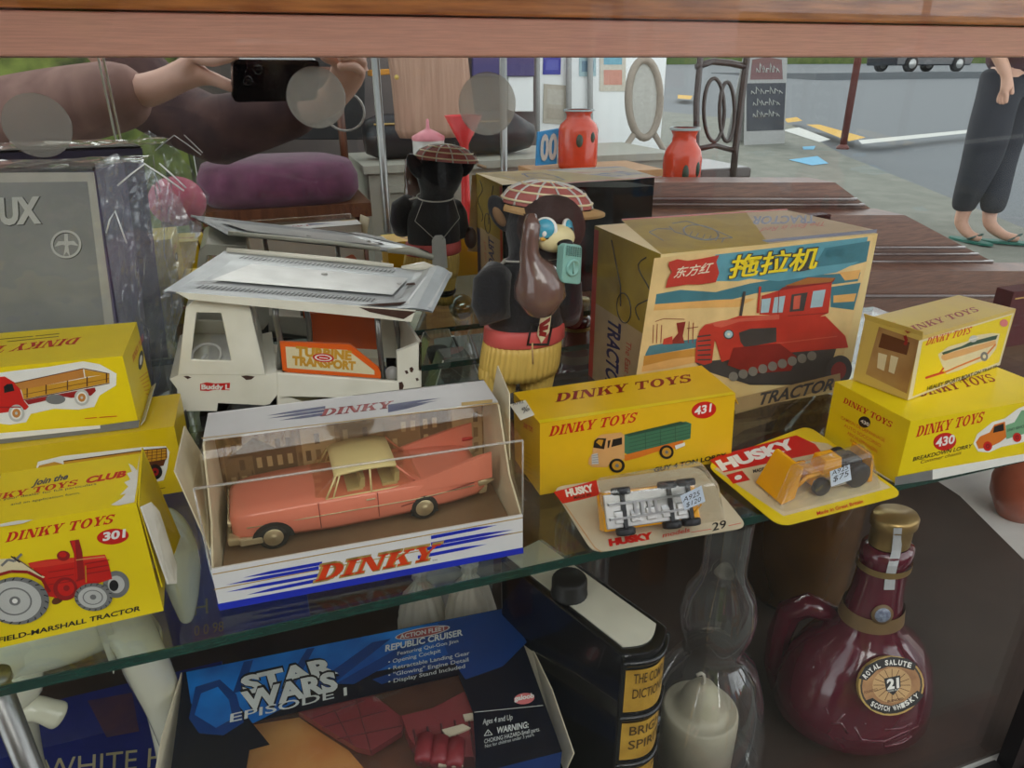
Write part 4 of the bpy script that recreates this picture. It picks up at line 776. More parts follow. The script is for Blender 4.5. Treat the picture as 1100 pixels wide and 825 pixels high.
# ------------------------------------------------------------------ boxed book in its plastic bag, far left
Yb = .565; q = lambda px, py: onY(px, py, Yb)
C1 = q(101, 184); zt = C1.z; xr = q(112, 300).x; xl = xr - .15
M_pgrey = mat('printed_grey', (134, 134, 130), .5, var=.12, scale=25); M_bord = mat('printed_border', (176, 172, 160), .5); M_purp = mat('violet_edge', (84, 76, 104), .5)
t = thing('bagged_grey_box', (C1.x - .06, Yb + .03, SH), 'flat grey box with raised UX lettering and bird emblem, in a clear bag at left', 'box')
f = Face(); A = V3((C1.x - .17, Yb, SH)); B = V3((q(128, 400).x, Yb, SH)); C = V3((A.x, Yb, zt)); D = V3((C1.x, Yb, zt)); dv = V3((.012, .05, 0))
f.hexa([A, B, B + dv, A + dv], [C, D, D + dv, C + dv], M_purp)
f.setp(A, (0, -1, 0)); f.ink([(-90, 186), (101, 185), (128, 390), (-90, 400)], M_bord); f.ink(L(ZN, -300, 160, 408, 152, 486, 800, 500, 960, -300, 960), M_pgrey)
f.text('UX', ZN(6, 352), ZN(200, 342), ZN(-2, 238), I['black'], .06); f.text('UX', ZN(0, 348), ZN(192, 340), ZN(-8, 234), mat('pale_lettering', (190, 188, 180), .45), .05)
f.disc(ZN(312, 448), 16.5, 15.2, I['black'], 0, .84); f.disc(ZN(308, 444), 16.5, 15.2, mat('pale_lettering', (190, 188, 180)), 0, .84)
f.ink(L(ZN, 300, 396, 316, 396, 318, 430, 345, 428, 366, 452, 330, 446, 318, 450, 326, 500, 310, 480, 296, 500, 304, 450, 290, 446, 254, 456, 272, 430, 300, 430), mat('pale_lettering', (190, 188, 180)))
f.build('box_body', t, normals=False)
f = MB(); f.prism([C + V3((0, .001, .0004)), D + V3((-.001, .001, .0004)), D + dv + V3((-.001, -.001, .0004)), C + dv + V3((0, -.001, .0004))], (0, 0, .0015), I['black']); f.build('lid_top', t)
M_bag = clear('crumpled_bag_film', (.95, .96, .97), ior=1.45, gain=1.2, rough=.04, milk=.06, milkc=(.85, .9, .97), bump=1.0, bscale=26)
from mathutils import noise
def sheet(m, n_u, n_v, fn, mt_):
    vs = [fn(i / n_u, j / n_v) for j in range(n_v + 1) for i in range(n_u + 1)]
    m.mesh(vs, [(j * (n_u + 1) + i, j * (n_u + 1) + i + 1, (j + 1) * (n_u + 1) + i + 1, (j + 1) * (n_u + 1) + i) for j in range(n_v) for i in range(n_u)], mt_, False)
m = MB()
def bagR(u, v):
    e0 = V3((B.x + .002 + (D.x - B.x) * v, Yb - .002, SH + .002)); wd_ = .022 + .036 * v ** 1.5; top = zt + .004 + .012 * math.sin(PI * min(u * 1.2, 1))
    p = V3((e0.x + u * wd_, Yb - .004 + u * .03, SH + .002 + v * (top - SH - .002) * (1 - .25 * u * u)))
    k = noise.noise(V3((u * 5, v * 4, .3))) + .5 * noise.noise(V3((u * 13, v * 9, 1.7))); s_ = min(1, u * 4) 
    return p + V3((.006 * k * s_, -.012 * abs(k) * s_, .004 * k * s_))
sheet(m, 22, 34, bagR, clear('bag_fold_film', (.93, .95, .97), ior=1.5, gain=2.2, rough=.12, milk=.13, milkc=(.78, .86, .98), bump=1.0, bscale=40))
def bagF(u, v): return V3((A.x + (B.x + (D.x - B.x) * v - A.x) * u, Yb - .002 - .0012 * abs(noise.noise(V3((u * 7, v * 6, 4)))), SH + .002 + v * (zt + .002 - SH)))
sheet(m, 20, 20, bagF, M_bag)
def bagT(u, v): return V3((A.x + (D.x + .03 - A.x) * u, Yb - .002 + v * .055, zt + .004 + .003 * noise.noise(V3((u * 9, v * 4, 2)))))
sheet(m, 20, 6, bagT, M_bag)
m.build('plastic_bag', t, 'clear crumpled plastic bag', normals=False)
M_cr = clear('bag_crease', (.9, .93, .95), ior=2.4, gain=2, milk=.55, milkc=(.95, .97, 1))  # bright milky tubes drawn as highlights along the bag's creases
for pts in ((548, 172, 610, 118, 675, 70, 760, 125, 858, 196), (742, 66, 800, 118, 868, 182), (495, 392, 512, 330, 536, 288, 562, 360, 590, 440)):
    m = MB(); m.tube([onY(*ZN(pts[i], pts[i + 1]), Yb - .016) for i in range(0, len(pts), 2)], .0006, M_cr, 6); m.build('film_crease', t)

# ------------------------------------------------------------------ maroon box behind the boat carton at the right edge
M_mar = mat('maroon_cloth_box', (84, 30, 34), .6, bump=.1)
a = onY(1088, 318, .47)
m = MB(); m.box((a.x, .47, SH), (a.x + .12, .488, a.z + .004), M_mar)
m.box((a.x + .004, .4695, a.z - .004), (a.x + .116, .4705, a.z - .0025), I['gold']); tag(m.build('maroon_box', mods=[('bevel', .001, 2)]), 'dark maroon box standing at the right edge behind the boat carton', 'box')
# ------------------------------------------------------------------ white tipper-type toy truck, tail end sagging
YN, YF = .53, .628
N = lambda x, y: onY(*ZA(x, y), YN)
Fp = lambda x, y: onY(*ZA(x, y), YF)
dY = V3((0, YF - YN, 0))
def NL(*xy): return [N(xy[i], xy[i + 1]) for i in range(0, len(xy), 2)]
M_tw = mat('chipped_cream_enamel', (238, 234, 218), .3, coat=.3, rgb2=(222, 218, 200), scale=30); M_rust = mat('rust_chips', (70, 42, 30), .8); M_or = mat('orange_enamel', (232, 98, 22), .3, coat=.3, var=.03)
M_tin = mat('bare_tinplate', (206, 206, 204), .3, metal=.5, var=.1, scale=40); M_roofp = mat('pale_silver_paint', (172, 176, 178), .35, metal=.3, var=.08, scale=50); M_dk = mat('dark_underside', (30, 28, 28), .6); M_wpl = mat('white_plastic', (226, 224, 220), .4)
t = thing('turbine_truck', (N(400, 800).x, (YN + YF) / 2, SH), 'white toy truck with orange side panels and a bent tin roof, behind the window carton', 'toy truck')
# cab: two sides with window holes, back, front, roof
m = MB(); outer = NL(128, 486, 160, 455, 345, 460, 405, 722, 100, 722); inner = NL(165, 505, 172, 504, 250, 506, 286, 672, 146, 668)
for off in (0, 1): m.frame([p + dY * off - V3((0, .003 * off, 0)) for p in outer], [p + dY * off - V3((0, .003 * off, 0)) for p in inner], (0, .003, 0), M_tw)
m.prism(NL(345, 460, 405, 722, 395, 722, 336, 464), dY * .26, M_tw); m.prism([p + dY * .74 for p in NL(345, 460, 405, 722, 395, 722, 336, 464)], dY * .26, M_tw); m.prism(NL(380, 610, 405, 722, 395, 722, 370, 610), dY, M_tw)
m.prism(NL(160, 455, 345, 460, 348, 472, 150, 466), dY, M_tw); m.prism(NL(128, 486, 160, 455, 166, 460, 134, 492), dY, M_tw); m.prism(NL(118, 580, 100, 722, 110, 722, 126, 580), dY, M_tw)
m.build('cab', t, mods=[('bevel', .0012, 2)])
m = MB(); m.prism([p + V3((0, .0012, 0)) for p in inner], (0, .0006, 0), M_pane); m.build('cab_window', t); m = MB(); m.prism([p + dY - V3((0, .0018, 0)) for p in inner], (0, .0006, 0), M_pane); m.build('cab_window', t)
f = Face(); f.prism(NL(72, 735, 100, 722, 405, 722, 444, 712, 446, 790, 420, 822, 400, 826, 240, 818, 236, 846, 102, 846, 98, 770), dY, M_tw)
f.setp(N(100, 725), (0, -1, 0)); f.ink(L(ZA, 178, 752, 200, 746, 232, 750, 282, 748, 280, 774, 230, 772, 205, 777, 178, 775), I['red']); f.text('Buddy L', ZA(182, 770), ZA(280, 770), ZA(182, 754), I['white'], .05)
for q in ((120, 725, 136, 724, 148, 730, 134, 735), (345, 462, 356, 459, 360, 466, 350, 474), (116, 484, 128, 480, 126, 490, 120, 494), (320, 724, 340, 722, 368, 726, 356, 736, 338, 738)): f.ink(L(ZA, *q), M_rust)
f.build('cab_base', t, mods=[('bevel', .0015, 2)])
m = MB()
m.prism(NL(444, 712, 870, 745, 866, 800, 858, 856, 446, 856), (0, .004, 0), M_tw); m.prism([p + dY - V3((0, .004, 0)) for p in NL(444, 760, 868, 770, 858, 856, 446, 856)], (0, .004, 0), M_tw)
m.prism(NL(446, 790, 866, 800, 858, 856, 446, 856), dY, M_tw); m.build('bed', t, mods=[('bevel', .001, 2)])
m = MB(); m.prism(NL(862, 640, 948, 606, 946, 800, 866, 800), (0, .004, 0), M_tw); m.prism(NL(938, 606, 948, 606, 946, 800, 936, 800), dY, M_tw); m.prism([p + dY - V3((0, .004, 0)) for p in NL(862, 640, 948, 606, 946, 800, 866, 800)], (0, .004, 0), M_tw)
f = Face(); f.setp(N(900, 700), (0, -1, 0))
m.build('tail_box', t)
for q in ((905, 696, 914, 692, 920, 700, 915, 712, 908, 710), (868, 746, 880, 744, 886, 758, 880, 776, 870, 780), (888, 706, 897, 704, 902, 714, 894, 718), (940, 606, 948, 605, 947, 622, 943, 618), (926, 732, 934, 730, 938, 738, 930, 742)): f.ink(L(ZA, *q), M_rust)
f.v = [p - V3((0, .0002, 0)) for p in f.v]; f.build('rust_patches', t)
# orange side panels
f = Face(); f.prism(NL(455, 606, 700, 615, 806, 700, 806, 733, 465, 710), (0, .003, 0), M_or); f.setp(N(455, 606), (0, -1, 0))
f.ink(L(ZA, 474, 622, 690, 634, 784, 706, 784, 720, 480, 696), I['cream']); f.text('TURBINE', ZA(510, 652), ZA(704, 668), ZA(510, 622), I['ochre'], .06); f.text('TRANSPORT', ZA(498, 684), ZA(718, 703), ZA(498, 656), I['ochre'], .06)
f.disc(ZA(606, 661), 11.6, 4.8, I['red'], 5); f.disc(ZA(606, 661), 9.4, 3.5, I['white'], 5); f.disc(ZA(606, 661), 7.4, 2.5, I['red'], 5); f.line([ZA(592, 660), ZA(622, 663)], 1.0, I['white'])
for q in ((795, 690, 806, 700, 806, 712), (462, 704, 480, 708, 466, 711)): f.ink(L(ZA, *q), M_rust)
f.build('side_panel', t, 'orange side panel with a lettered cream label')
m = MB(); m.prism([Fp(*q) - V3((0, .003, 0)) for q in ((555, 503), (770, 506), (866, 582), (868, 656), (562, 620))], (0, .003, 0), M_or); m.build('side_panel', t, 'plain orange side panel')
# tin roof with turned edges, perforated strips and a torn tail
RNL, RNR, RFR, RFL = onY(*ZA(48, 429), YN - .008), onY(*ZA(985, 500), YN - .008), onY(*ZA(1052, 366), YF + .006), onY(*ZA(262, 290), YF + .006)
def RB(u, v): return RNL * (1 - u) * (1 - v) + RNR * u * (1 - v) + RFR * u * v + RFL * (1 - u) * v
m = MB(); nu, nv = 30, 10
def rz(u, v): return RB(u, v) + V3((0, 0, -.0016 * math.exp(-((v - .5) / .28) ** 4) * (1 if .06 < u < .86 else 0) + (.004 * math.sin((u - .86) / .14 * PI) * (.4 + v) if u > .86 else 0)))
sheet(m, nu, nv, rz, M_roofp); i0 = len(m.v); sheet(m, nu, nv, lambda u, v: rz(u, v) - V3((0, 0, .0012)), M_roofp)
for v0_, n_p in ((.13, 40), (.87, 36)):
    for k in range(n_p):
        u = .09 + .66 * k / n_p
        m.poly([RB(u + du, v0_ + dv_) + V3((0, 0, .0004)) for du, dv_ in ((0, -.04), (.005, -.04), (.011, .04), (.006, .04))], mat('perforation', (92, 94, 96), .6))
m.poly([RB(u, v) + V3((0, 0, .0005)) for u, v in ((.1, .28), (.8, .28), (.82, .72), (.16, .72))], M_tin)
m.poly([rz(u, v) + V3((0, 0, .0006)) for u, v in ((.875, .1), (.99, .05), (.99, .95), (.9, .7))], M_tin)
for u, v in ((.47, .62), (.80, .55)): m.lathe(RB(u, v) + V3((0, 0, .0004)), [(.0028, 0), (.0024, .0009), (.0001, .0012)], M_tin, 14)
m.poly([RB(u, v) + V3((0, 0, .0008)) for u, v in ((.70, 0), (.80, .02), (.86, .06), (.88, .16), (.85, .12), (.76, .05))], M_rust); m.poly([RB(u, v) + V3((0, 0, .0008)) for u, v in ((.83, .52), (.87, .56), (.86, .62), (.83, .58))], M_rust)
m.build('roof', t, 'bent silver tin roof with perforated strips', normals=False)
m = MB(); m.prism([RB(.04, 0), RB(.93, 0), RB(.93, 0) - V3((.004, 0, .009)), RB(.06, 0) - V3((-.004, 0, .0055))], (0, .0008, 0), M_tw)
m.prism([RB(u, 0) - V3((0, .0002, .001)) for u in (.70, .93)] + [RB(.93, 0) - V3((.01, .0002, .006)), RB(.74, 0) - V3((0, .0002, .004))], (0, -.0003, 0), M_rust); m.build('roof_skirt', t)
m = MB(); m.tube([RB(.01, 1) + V3((0, 0, .001)), RB(.5, 1) + V3((0, 0, .002)), RB(.72, 1) + V3((0, 0, .001))], .0022, M_tw, 8); m.tube([RB(.76, 1), RB(.86, 1.02) + V3((0, 0, .003)), RB(1.0, .98) + V3((0, 0, -.002))], [.002, .0045, .003], M_tw, 8); m.build('roof_rim', t)
for pts, yy in (((440, 470, 440, 520, 458, 610, 455, 700), YN + .006), ((545, 480, 556, 540, 562, 625), YF - .006), ((790, 476, 800, 600, 814, 738), YN + .006), ((850, 476, 868, 600, 890, 716), YF - .02)):
    m = MB(); m.tube([onY(*ZA(pts[i], pts[i + 1]), yy) for i in range(0, len(pts), 2)], .0024, M_steel, 10); m.build('roof_strut', t)
m = MB(); cw = onY(*ZA(200, 650), YN + .03); m.tube([cw + V3((.0105 * math.cos(a), .004 * math.sin(a) * .5, .005 * math.cos(a) * .2 + .008 * math.sin(a))) for a in [2 * PI * k / 20 for k in range(20)]], .0012, M_wpl, 8, closed=True); m.tube([cw, cw + V3((-.014, 0, -.012))], .0014, M_wpl, 8); m.build('steering_wheel', t)
m = MB(); p = onY(*ZA(235, 690), YN + .02); m.box((p.x - .006, YN + .01, p.z - .006), (p.x + .022, YF - .01, p.z + .002), M_wpl); m.prism([V3((p.x + .010, YN + .01, p.z)), V3((p.x + .016, YN + .01, p.z)), V3((p.x + .028, YN + .01, p.z + .022)), V3((p.x + .023, YN + .01, p.z + .022))], dY * .8, M_wpl); m.build('seat', t)
for yy in (YN + .006, YF - .006):
    m = MB(); cw = N(330, 800); m.lathe((cw.x, yy, SH + .0145), [(.0001, -.006), (.010, -.006), (.0145, -.004), (.0145, .004), (.010, .006), (.0001, .006)], M_tyre, 24, axis=(0, 1, 0)); m.build('wheel', t)
m = MB(); cb = N(640, 880); m.lathe((cb.x, YN + .02, SH + .0115), [(.0001, 0), (.01, 0), (.01, .06), (.0001, .06)], M_dk, 16, axis=(0, 1, 0)); m.box((N(150, 800).x, YN + .02, SH + .001), (N(850, 800).x, YF - .02, N(600, 842).z), M_dk); m.build('chassis', t)
m = MB(); p = onY(*ZA(845, 715), YN + .03); m.ell(p, (.006, .006, .006), M_wpl); m.build('cargo_ball', t)

# ------------------------------------------------------------------ toy bear
YB = .512
Bp = lambda x, y, dy=0: onY(*ZB(x, y), YB + dy)
mb = mpp(Bp(420, 500)) * .3514       # metres per zoom pixel at the bear
M_fur = mat('black_plush', (22, 22, 28), .9, bump=.3, bscale=400, sheen=.25, var=.1, scale=80); M_bhead = mat('dark_brown_plush', (56, 34, 30), .9, bump=.3, bscale=400, var=.1, scale=80)
M_cord = mat('yellow_corduroy_vinyl', (222, 186, 92), .5, var=.05, scale=30); M_belt = mat('coral_belt', (222, 92, 88), .45); M_plaid = mat('plaid_cap_base', (168, 92, 86), .7); M_tanf = mat('tan_felt', (190, 152, 100), .8, bump=.3)
M_gl = mat('brown_glazed_arm', (86, 56, 48), .18, coat=.6, rgb2=(120, 92, 84), scale=14); M_teal = mat('pale_green_plastic', (138, 190, 180), .35); M_str = mat('white_string', (220, 216, 206), .8)
t = thing('toy_bear', (Bp(405, 800).x, YB, SH), 'toy bear in plaid cap, red belt and ribbed yellow trousers, standing mid shelf', 'toy bear')
def ringst(m, rows, mt_, ry=.8, rib=0, ribn=0, seg=40, dy=0, caps=True):
    rs = []
    for x, y, r, *o in rows:
        p = Bp(x, y, dy); R = r * mb; ra = o[0] if o else ry
        rs.append([p + V3((R * (1 + rib * math.cos(ribn * a)) * math.cos(a), R * ra * (1 + rib * math.cos(ribn * a)) * math.sin(a), 0)) for a in [2 * PI * k / seg for k in range(seg)]])
    m.rings(rs, mt_, caps)
zb = SH
# one continuous plush body: torso, neck and head
m = MB(); ringst(m, [(410, 640, 95, .8), (412, 610, 118, .8), (414, 560, 122), (414, 500, 120), (416, 450, 112), (424, 410, 92), (436, 385, 76, .9), (446, 360, 84, 1), (452, 320, 98, 1), (456, 280, 104, 1), (458, 245, 96, 1), (458, 215, 70, 1), (458, 200, 30, 1)], M_fur, .72); m.build('body', t)
m = MB(); ringst(m, [(402, 632, 122, .74), (400, 660, 126, .74), (396, 690, 128, .74), (393, 720, 128, .72), (392, 742, 122, .7)], M_cord, rib=.03, ribn=40, seg=160)
for rows in ([(330, 720, 62, .9), (326, 750, 60, .9), (330, 790, 52, .9), (340, 830, 46, .9), (345, 850, 44, .9)], [(448, 715, 62, .9), (446, 745, 58, .9), (444, 780, 52, .9), (440, 820, 46, .9), (440, 850, 44, .9)]): ringst(m, rows, M_cord, rib=.04, ribn=22, seg=88)
m.tube([Bp(432, 650, -.042), Bp(434, 715, -.042)], .0007, M_tanf, 6); m.build('trousers', t)
for x in (340, 440):
    m = MB(); p = Bp(x, 850); m.ell((p.x, YB - .012, SH + .0075), (.018, .028, .0076), M_fur); m.build('shoe', t)
m = MB(); ringst(m, [(410, 588, 126, .74), (409, 592, 129, .75), (407, 632, 131, .76), (406, 638, 127, .74)], M_belt); m.build('belt', t)
yb_ = -.127 * 0 - 129 * mb * .74 - .001
m = MB(); b4 = [Bp(430, 592, yb_), Bp(492, 600, yb_), Bp(480, 655, yb_), Bp(418, 655, yb_)]; m.tube(b4, .0012, M_dk, 8, closed=True); m.build('buckle', t)
m = MB(); q4 = [Bp(462, 545, yb_), Bp(492, 540, yb_), Bp(482, 615, yb_), Bp(458, 650, yb_), Bp(446, 622, yb_)]; m.prism(q4, (0, -.0012, 0), I['cream'])
for k in range(3): m.poly([Bp(488 - k * 6, 570 + k * 24, yb_ - .0014), Bp(486 - k * 6, 584 + k * 24, yb_ - .0014), Bp(452, 622 + k * 10 - 14, yb_ - .0014), Bp(455, 606 + k * 10 - 14, yb_ - .0014)], I['dred'])
m.build('tie', t)
# raised glossy brown arm, with the fist near the cap
m = MB(); yo = -.047
m.tube([Bp(452, 560, yo + .006), Bp(454, 540, yo), Bp(456, 505, yo), Bp(452, 465, yo), Bp(442, 430, yo), Bp(428, 400, yo), Bp(422, 370, yo), Bp(426, 330, yo), Bp(430, 290, yo), Bp(430, 262, yo + .004)], [.25 * .016, .0125, .0190, .0180, .0140, .0085, .0068, .0062, .0064, .004], M_gl, 20); m.build('raised_arm', t, 'glossy brown raised arm')
m = MB(); m.tube([Bp(330, 430, -.005), Bp(308, 470, -.012), Bp(304, 530, -.014), Bp(320, 585, -.02)], [.011, .0145, .0145, .012], M_fur, 16); m.build('sleeve', t)
m = MB(); m.tube([Bp(505, 430, .0), Bp(530, 480, -.008), Bp(536, 540, -.006), Bp(540, 575, -.002)], [.010, .014, .013, .010], M_fur, 16); m.ell(Bp(560, 560, .004), (.0075, .009, .013), mat('brown_vinyl_paw', (70, 44, 36), .5)); m.build('hand', t)
# face
yh = -104 * mb
m = MB(); m.ell(Bp(488, 295, yh * .6), (.026, .026, .024), M_bhead); m.build('face_plush', t)
M_ew = mat('eye_white', (232, 228, 220), .25); M_ec = mat('eye_cyan', (70, 160, 186), .25)
for (x, y, rx, ry_, dy, ang) in ((472, 303, 31, 33, -.049, -.30), (541, 303, 17, 30, -.042, .75)):
    e_ = thing('eye', (0, 0, 0), '', '') if False else None
    m = MB(); p = Bp(x, y, dy); axn = V3((math.sin(ang), -math.cos(ang), .25)).normalized(); k_ = rx * mb / max(math.cos(ang * .7), .55)
    k_ = ry_ * mb; 
    m.lathe(p, [(.0001, -.002), (k_, -.001), (k_, .0006), (k_ * .9, .0014), (.0001, .002)], M_ew, 28, axis=axn); m.lathe(p + axn * .0019 + V3((-.0004, 0, .0006)), [(k_ * .78, -.0002), (k_ * .76, .0004), (.0001, .0005)], M_ec, 24, axis=axn); m.lathe(p + axn * .0024 + V3((.0005, 0, -.0028)), [(k_ * .52, -.0001), (k_ * .5, .0004), (.0001, .0005)], I['black'], 20, axis=axn)
    m.ell(p + axn * .0031 + V3((-.0008, 0, -.0034)), (.0018, .0008, .0022), M_ew, seg=10, n=6); m.ell(p + axn * .003 + V3((-.0016, 0, -.0066)), (.0026, .0008, .0016), I['ochre'], seg=10, n=6); m.build('eye', t)
m = MB(); m.ell(Bp(502, 330, -.045), (.0145, .010, .0098), mat('cream_muzzle', (228, 212, 160), .5)); m.ell(Bp(532, 346, -.055), (.006, .004, .003), I['black']); m.build('muzzle', t)
# plaid cap with its tan peak, ears, neck string and tag
m = MB(); cc = Bp(478, 226, .004); rs = []
for i in range(9):
    a_ = PI / 2 * i / 8; rs.append([cc + V3((.036 * math.cos(a_) * math.cos(b), .027 * math.cos(a_) * math.sin(b), .017 * math.sin(a_) - .004 * math.cos(b) * math.cos(a_))) for b in [2 * PI * k / 32 for k in range(32)]])
m.rings(rs, M_plaid, False)
for k in range(6):
    b = PI * k / 6
    m.tube([cc + V3((.0364 * math.cos(a_) * math.cos(b), .0274 * math.cos(a_) * math.sin(b), .0173 * math.sin(a_) - .004 * math.cos(b) * math.cos(a_))) for a_ in [PI * j / 14 for j in range(15)]], .0008, I['lgrey'], 6)
for i in (1, 3, 5, 7): a_ = PI / 2 * i / 8; m.tube([cc + V3((.0364 * math.cos(a_) * math.cos(b), .0274 * math.cos(a_) * math.sin(b), .0173 * math.sin(a_) - .004 * math.cos(b) * math.cos(a_))) for b in [2 * PI * k / 24 for k in range(24)]], .0009, I['cream'], 6, closed=True)
m.build('plaid_cap', t)
m = MB(); rs = []
for i, (ex_, th_) in enumerate(((0, .002), (.5, .0016), (1, .0008))):
    rs.append([cc + V3(((.036 + .010 * ex_ * (1 if math.cos(b) > 0 else .2)) * math.cos(b), (.027 + .009 * ex_) * math.sin(b), -.001 - .003 * ex_ - .004 * math.cos(b))) for b in [-PI * .95 + PI * 1.15 * k / 24 for k in range(25)]])
vs = [p for r in rs for p in r]; m.mesh(vs, [(a_ * 25 + k, a_ * 25 + k + 1, (a_ + 1) * 25 + k + 1, (a_ + 1) * 25 + k) for a_ in range(2) for k in range(24)], M_tanf, True); m.mesh([p - V3((0, 0, .0014)) for p in vs], [(a_ * 25 + k, a_ * 25 + k + 1, (a_ + 1) * 25 + k + 1, (a_ + 1) * 25 + k) for a_ in range(2) for k in range(24)], M_tanf, True); m.build('cap_peak', t)
for x, y, sgn in ((336, 255, -1), (560, 238, 1)):
    m = MB(); p = Bp(x, y, .006); rm = Matrix.Rotation(sgn * .5, 3, 'Y'); m.ell(p, (.008, .006, .0155), M_fur, rm); m.ell(p + V3((sgn * .002, -.0035, -.001)), (.0045, .003, .009), mat('brown_ear_lining', (128, 96, 66), .8), rm); m.build('ear', t)
m = MB(); nk = [Bp(430, 392) + V3((84 * mb * math.cos(b), 84 * mb * .92 * math.sin(b), -.003 * math.sin(b))) for b in [2 * PI * k / 32 for k in range(32)]]; m.tube(nk, .0008, M_str, 6, closed=True); m.tube([nk[16], nk[16] + V3((-.010, -.010, -.004)), nk[16] + V3((-.022, -.012, -.022))], .0012, M_str, 6); m.build('neck_string', t)
m = MB(); bk = YB + 122 * mb * .75; nb = [p for p in nk]; tx = Bp(410, 500).x; tz = Bp(410, 560).z
zt_ = tz
for s in (-1, 1): m.tube([nk[8 + 5 * -s] + V3((0, .001, 0)), V3((tx + s * .026, bk + .003, (nk[8].z * .55 + (zt_) * .45))), V3((tx + s * .004, bk + .005, zt_))], .0004, M_str, 5)
tg_ = m.build('tag_string', t)
m = MB(); pts = [V3((tx + u, bk + .004, zt_ + v)) for u, v in ((-.008, 0), (-.004, .005), (.004, .005), (.008, 0), (.009, -.034), (-.009, -.034))]; m.prism(pts, (0, .0005, 0), mat('grey_white_tag', (214, 212, 206), .6)); m.build('swing_tag', tg_)
# green pocket radio by the mouth
tr = thing('toy_radio', Bp(554, 470, -.060), 'pale green toy radio with a round dial held up at the bear mouth', 'toy radio')
p4 = [Bp(522, 466, -.062), Bp(580, 472, -.056), Bp(585, 352, -.056), Bp(530, 346, -.062)]
m = MB(); nn = (p4[1] - p4[0]).cross(p4[3] - p4[0]).normalized(); nn = nn if nn.y < 0 else -nn; m.prism(rounded(p4, .003, 3), -nn * .007, M_teal); m.build('case', tr, mods=[('bevel', .0008, 2)])
ux_ = (p4[1] - p4[0]); uy_ = (p4[3] - p4[0]); G = lambda u, v, h: p4[0] + ux_ * u + uy_ * v + nn * h
m = MB(); m.lathe(G(.5, .42, .0002), [(.0062, 0), (.006, .0012), (.0046, .0014), (.0042, .0006), (.0001, .0006)], M_teal, 26, axis=nn); m.tube([G(.5, .42, .0012) + V3((0, 0, -.004)), G(.5, .42, .0012) + V3((0, 0, .004))], .0006, M_teal, 6); m.build('dial', tr)
m = MB()
for i in range(7):
    for j in range(5): m.lathe(G(.15 + .117 * i, .74 + .05 * j, .0001), [(.0008, 0), (.0006, .0006), (.0001, .0007)], mat('radio_grille_dots', (104, 150, 142), .4), 8, axis=nn)
m.build('speaker_grille', tr)
# ------------------------------------------------------------------ below the glass shelf
FB = FL + .0042               # top of the dark board
# white porcelain horse stepping to the left
M_porc = mat('white_porcelain', (232, 232, 218), .16, coat=.5, rgb2=(222, 220, 196), scale=9)
def skin(name, nodes, edges, m_, parent=None, root=None, sub=2, smooth=True):
    names = list(nodes); org = WORG[parent.name] if parent is not None else V3()
    me = bpy.data.meshes.new(name); me.from_pydata([V3(nodes[k][0]) - org for k in names], [(names.index(a), names.index(b)) for a, b in edges], [])
    o = bpy.data.objects.new(name, me); COL.objects.link(o)
    md = o.modifiers.new('skin', 'SKIN'); md.use_smooth_shade = True; md.branch_smoothing = .6
    for i, k in enumerate(names):
        r = nodes[k][1]; sv = me.skin_vertices[0].data[i]; sv.radius = r if isinstance(r, tuple) else (r, r); sv.use_root = (k == (root or names[0]))
    s_ = o.modifiers.new('sub', 'SUBSURF'); s_.levels = s_.render_levels = sub
    dg = bpy.context.evaluated_depsgraph_get(); dg.update(); m2 = bpy.data.meshes.new_from_object(o.evaluated_get(dg))
    o.modifiers.clear(); o.data = m2; bpy.data.meshes.remove(me); m2.name = name; m2.materials.clear(); m2.materials.append(m_)
    for p in m2.polygons: p.use_smooth = True; p.material_index = 0
    WORG[o.name] = org
    if parent is not None: o.parent = parent
    return o
YH = .446
zbk = SH - .010
xh = onY(84, 700, YH).x
def hz(x, z, dy=0): return V3((xh + (x - xh) * .50, YH + dy, z))
t = thing('porcelain_horse', (xh, YH, FB), 'glossy white porcelain horse stepping left with a raised foreleg, under the shelf at left', 'horse figure')
nodes = {'hip': (hz(xh + .055, zbk - .048), (.048, .046)), 'mid': (hz(xh, zbk - .050), (.044, .044)), 'chest': (hz(xh - .055, zbk - .052), (.048, .046)), 'shoulder': (hz(xh - .085, zbk - .044), (.042, .042)),
 'n1': (hz(xh - .115, zbk - .020), (.024, .03)), 'n2': (hz(xh - .15, zbk - .014), (.016, .022)), 'poll': (hz(xh - .178, zbk - .018), (.014, .016)), 'jaw': (hz(xh - .195, zbk - .045), (.011, .014)), 'muz': (hz(xh - .208, zbk - .068), (.008, .009)),
 'rump': (hz(xh + .085, zbk - .048), (.044, .048))}
edges = [('hip', 'mid'), ('mid', 'chest'), ('chest', 'shoulder'), ('shoulder', 'n1'), ('n1', 'n2'), ('n2', 'poll'), ('poll', 'jaw'), ('jaw', 'muz'), ('hip', 'rump')]
def leg(nm, root, pts):
    prev = root
    for i, (p, r) in enumerate(pts): k = nm + str(i); nodes[k] = (p, r); edges.append((prev, k)); prev = k
leg('ra', 'chest', [(hz(xh - .070, zbk - .080, -.018), .020), (onY(24, 748, YH - .022), .015), (onY(10, 776, YH - .024), .011), (onY(34, 757, YH - .026), .009), (onY(54, 766, YH - .026), .0085), (onY(70, 770, YH - .026), .0115)])
leg('sa', 'chest', [(hz(xh - .090, zbk - .095, .018), .020), (hz(xh - .110, zbk - .150, .02), .013), (hz(xh - .115, zbk - .200, .02), .0085), (hz(xh - .118, FB + .024, .02), .009), (hz(xh - .124, FB + .0095, .02), .0105)])
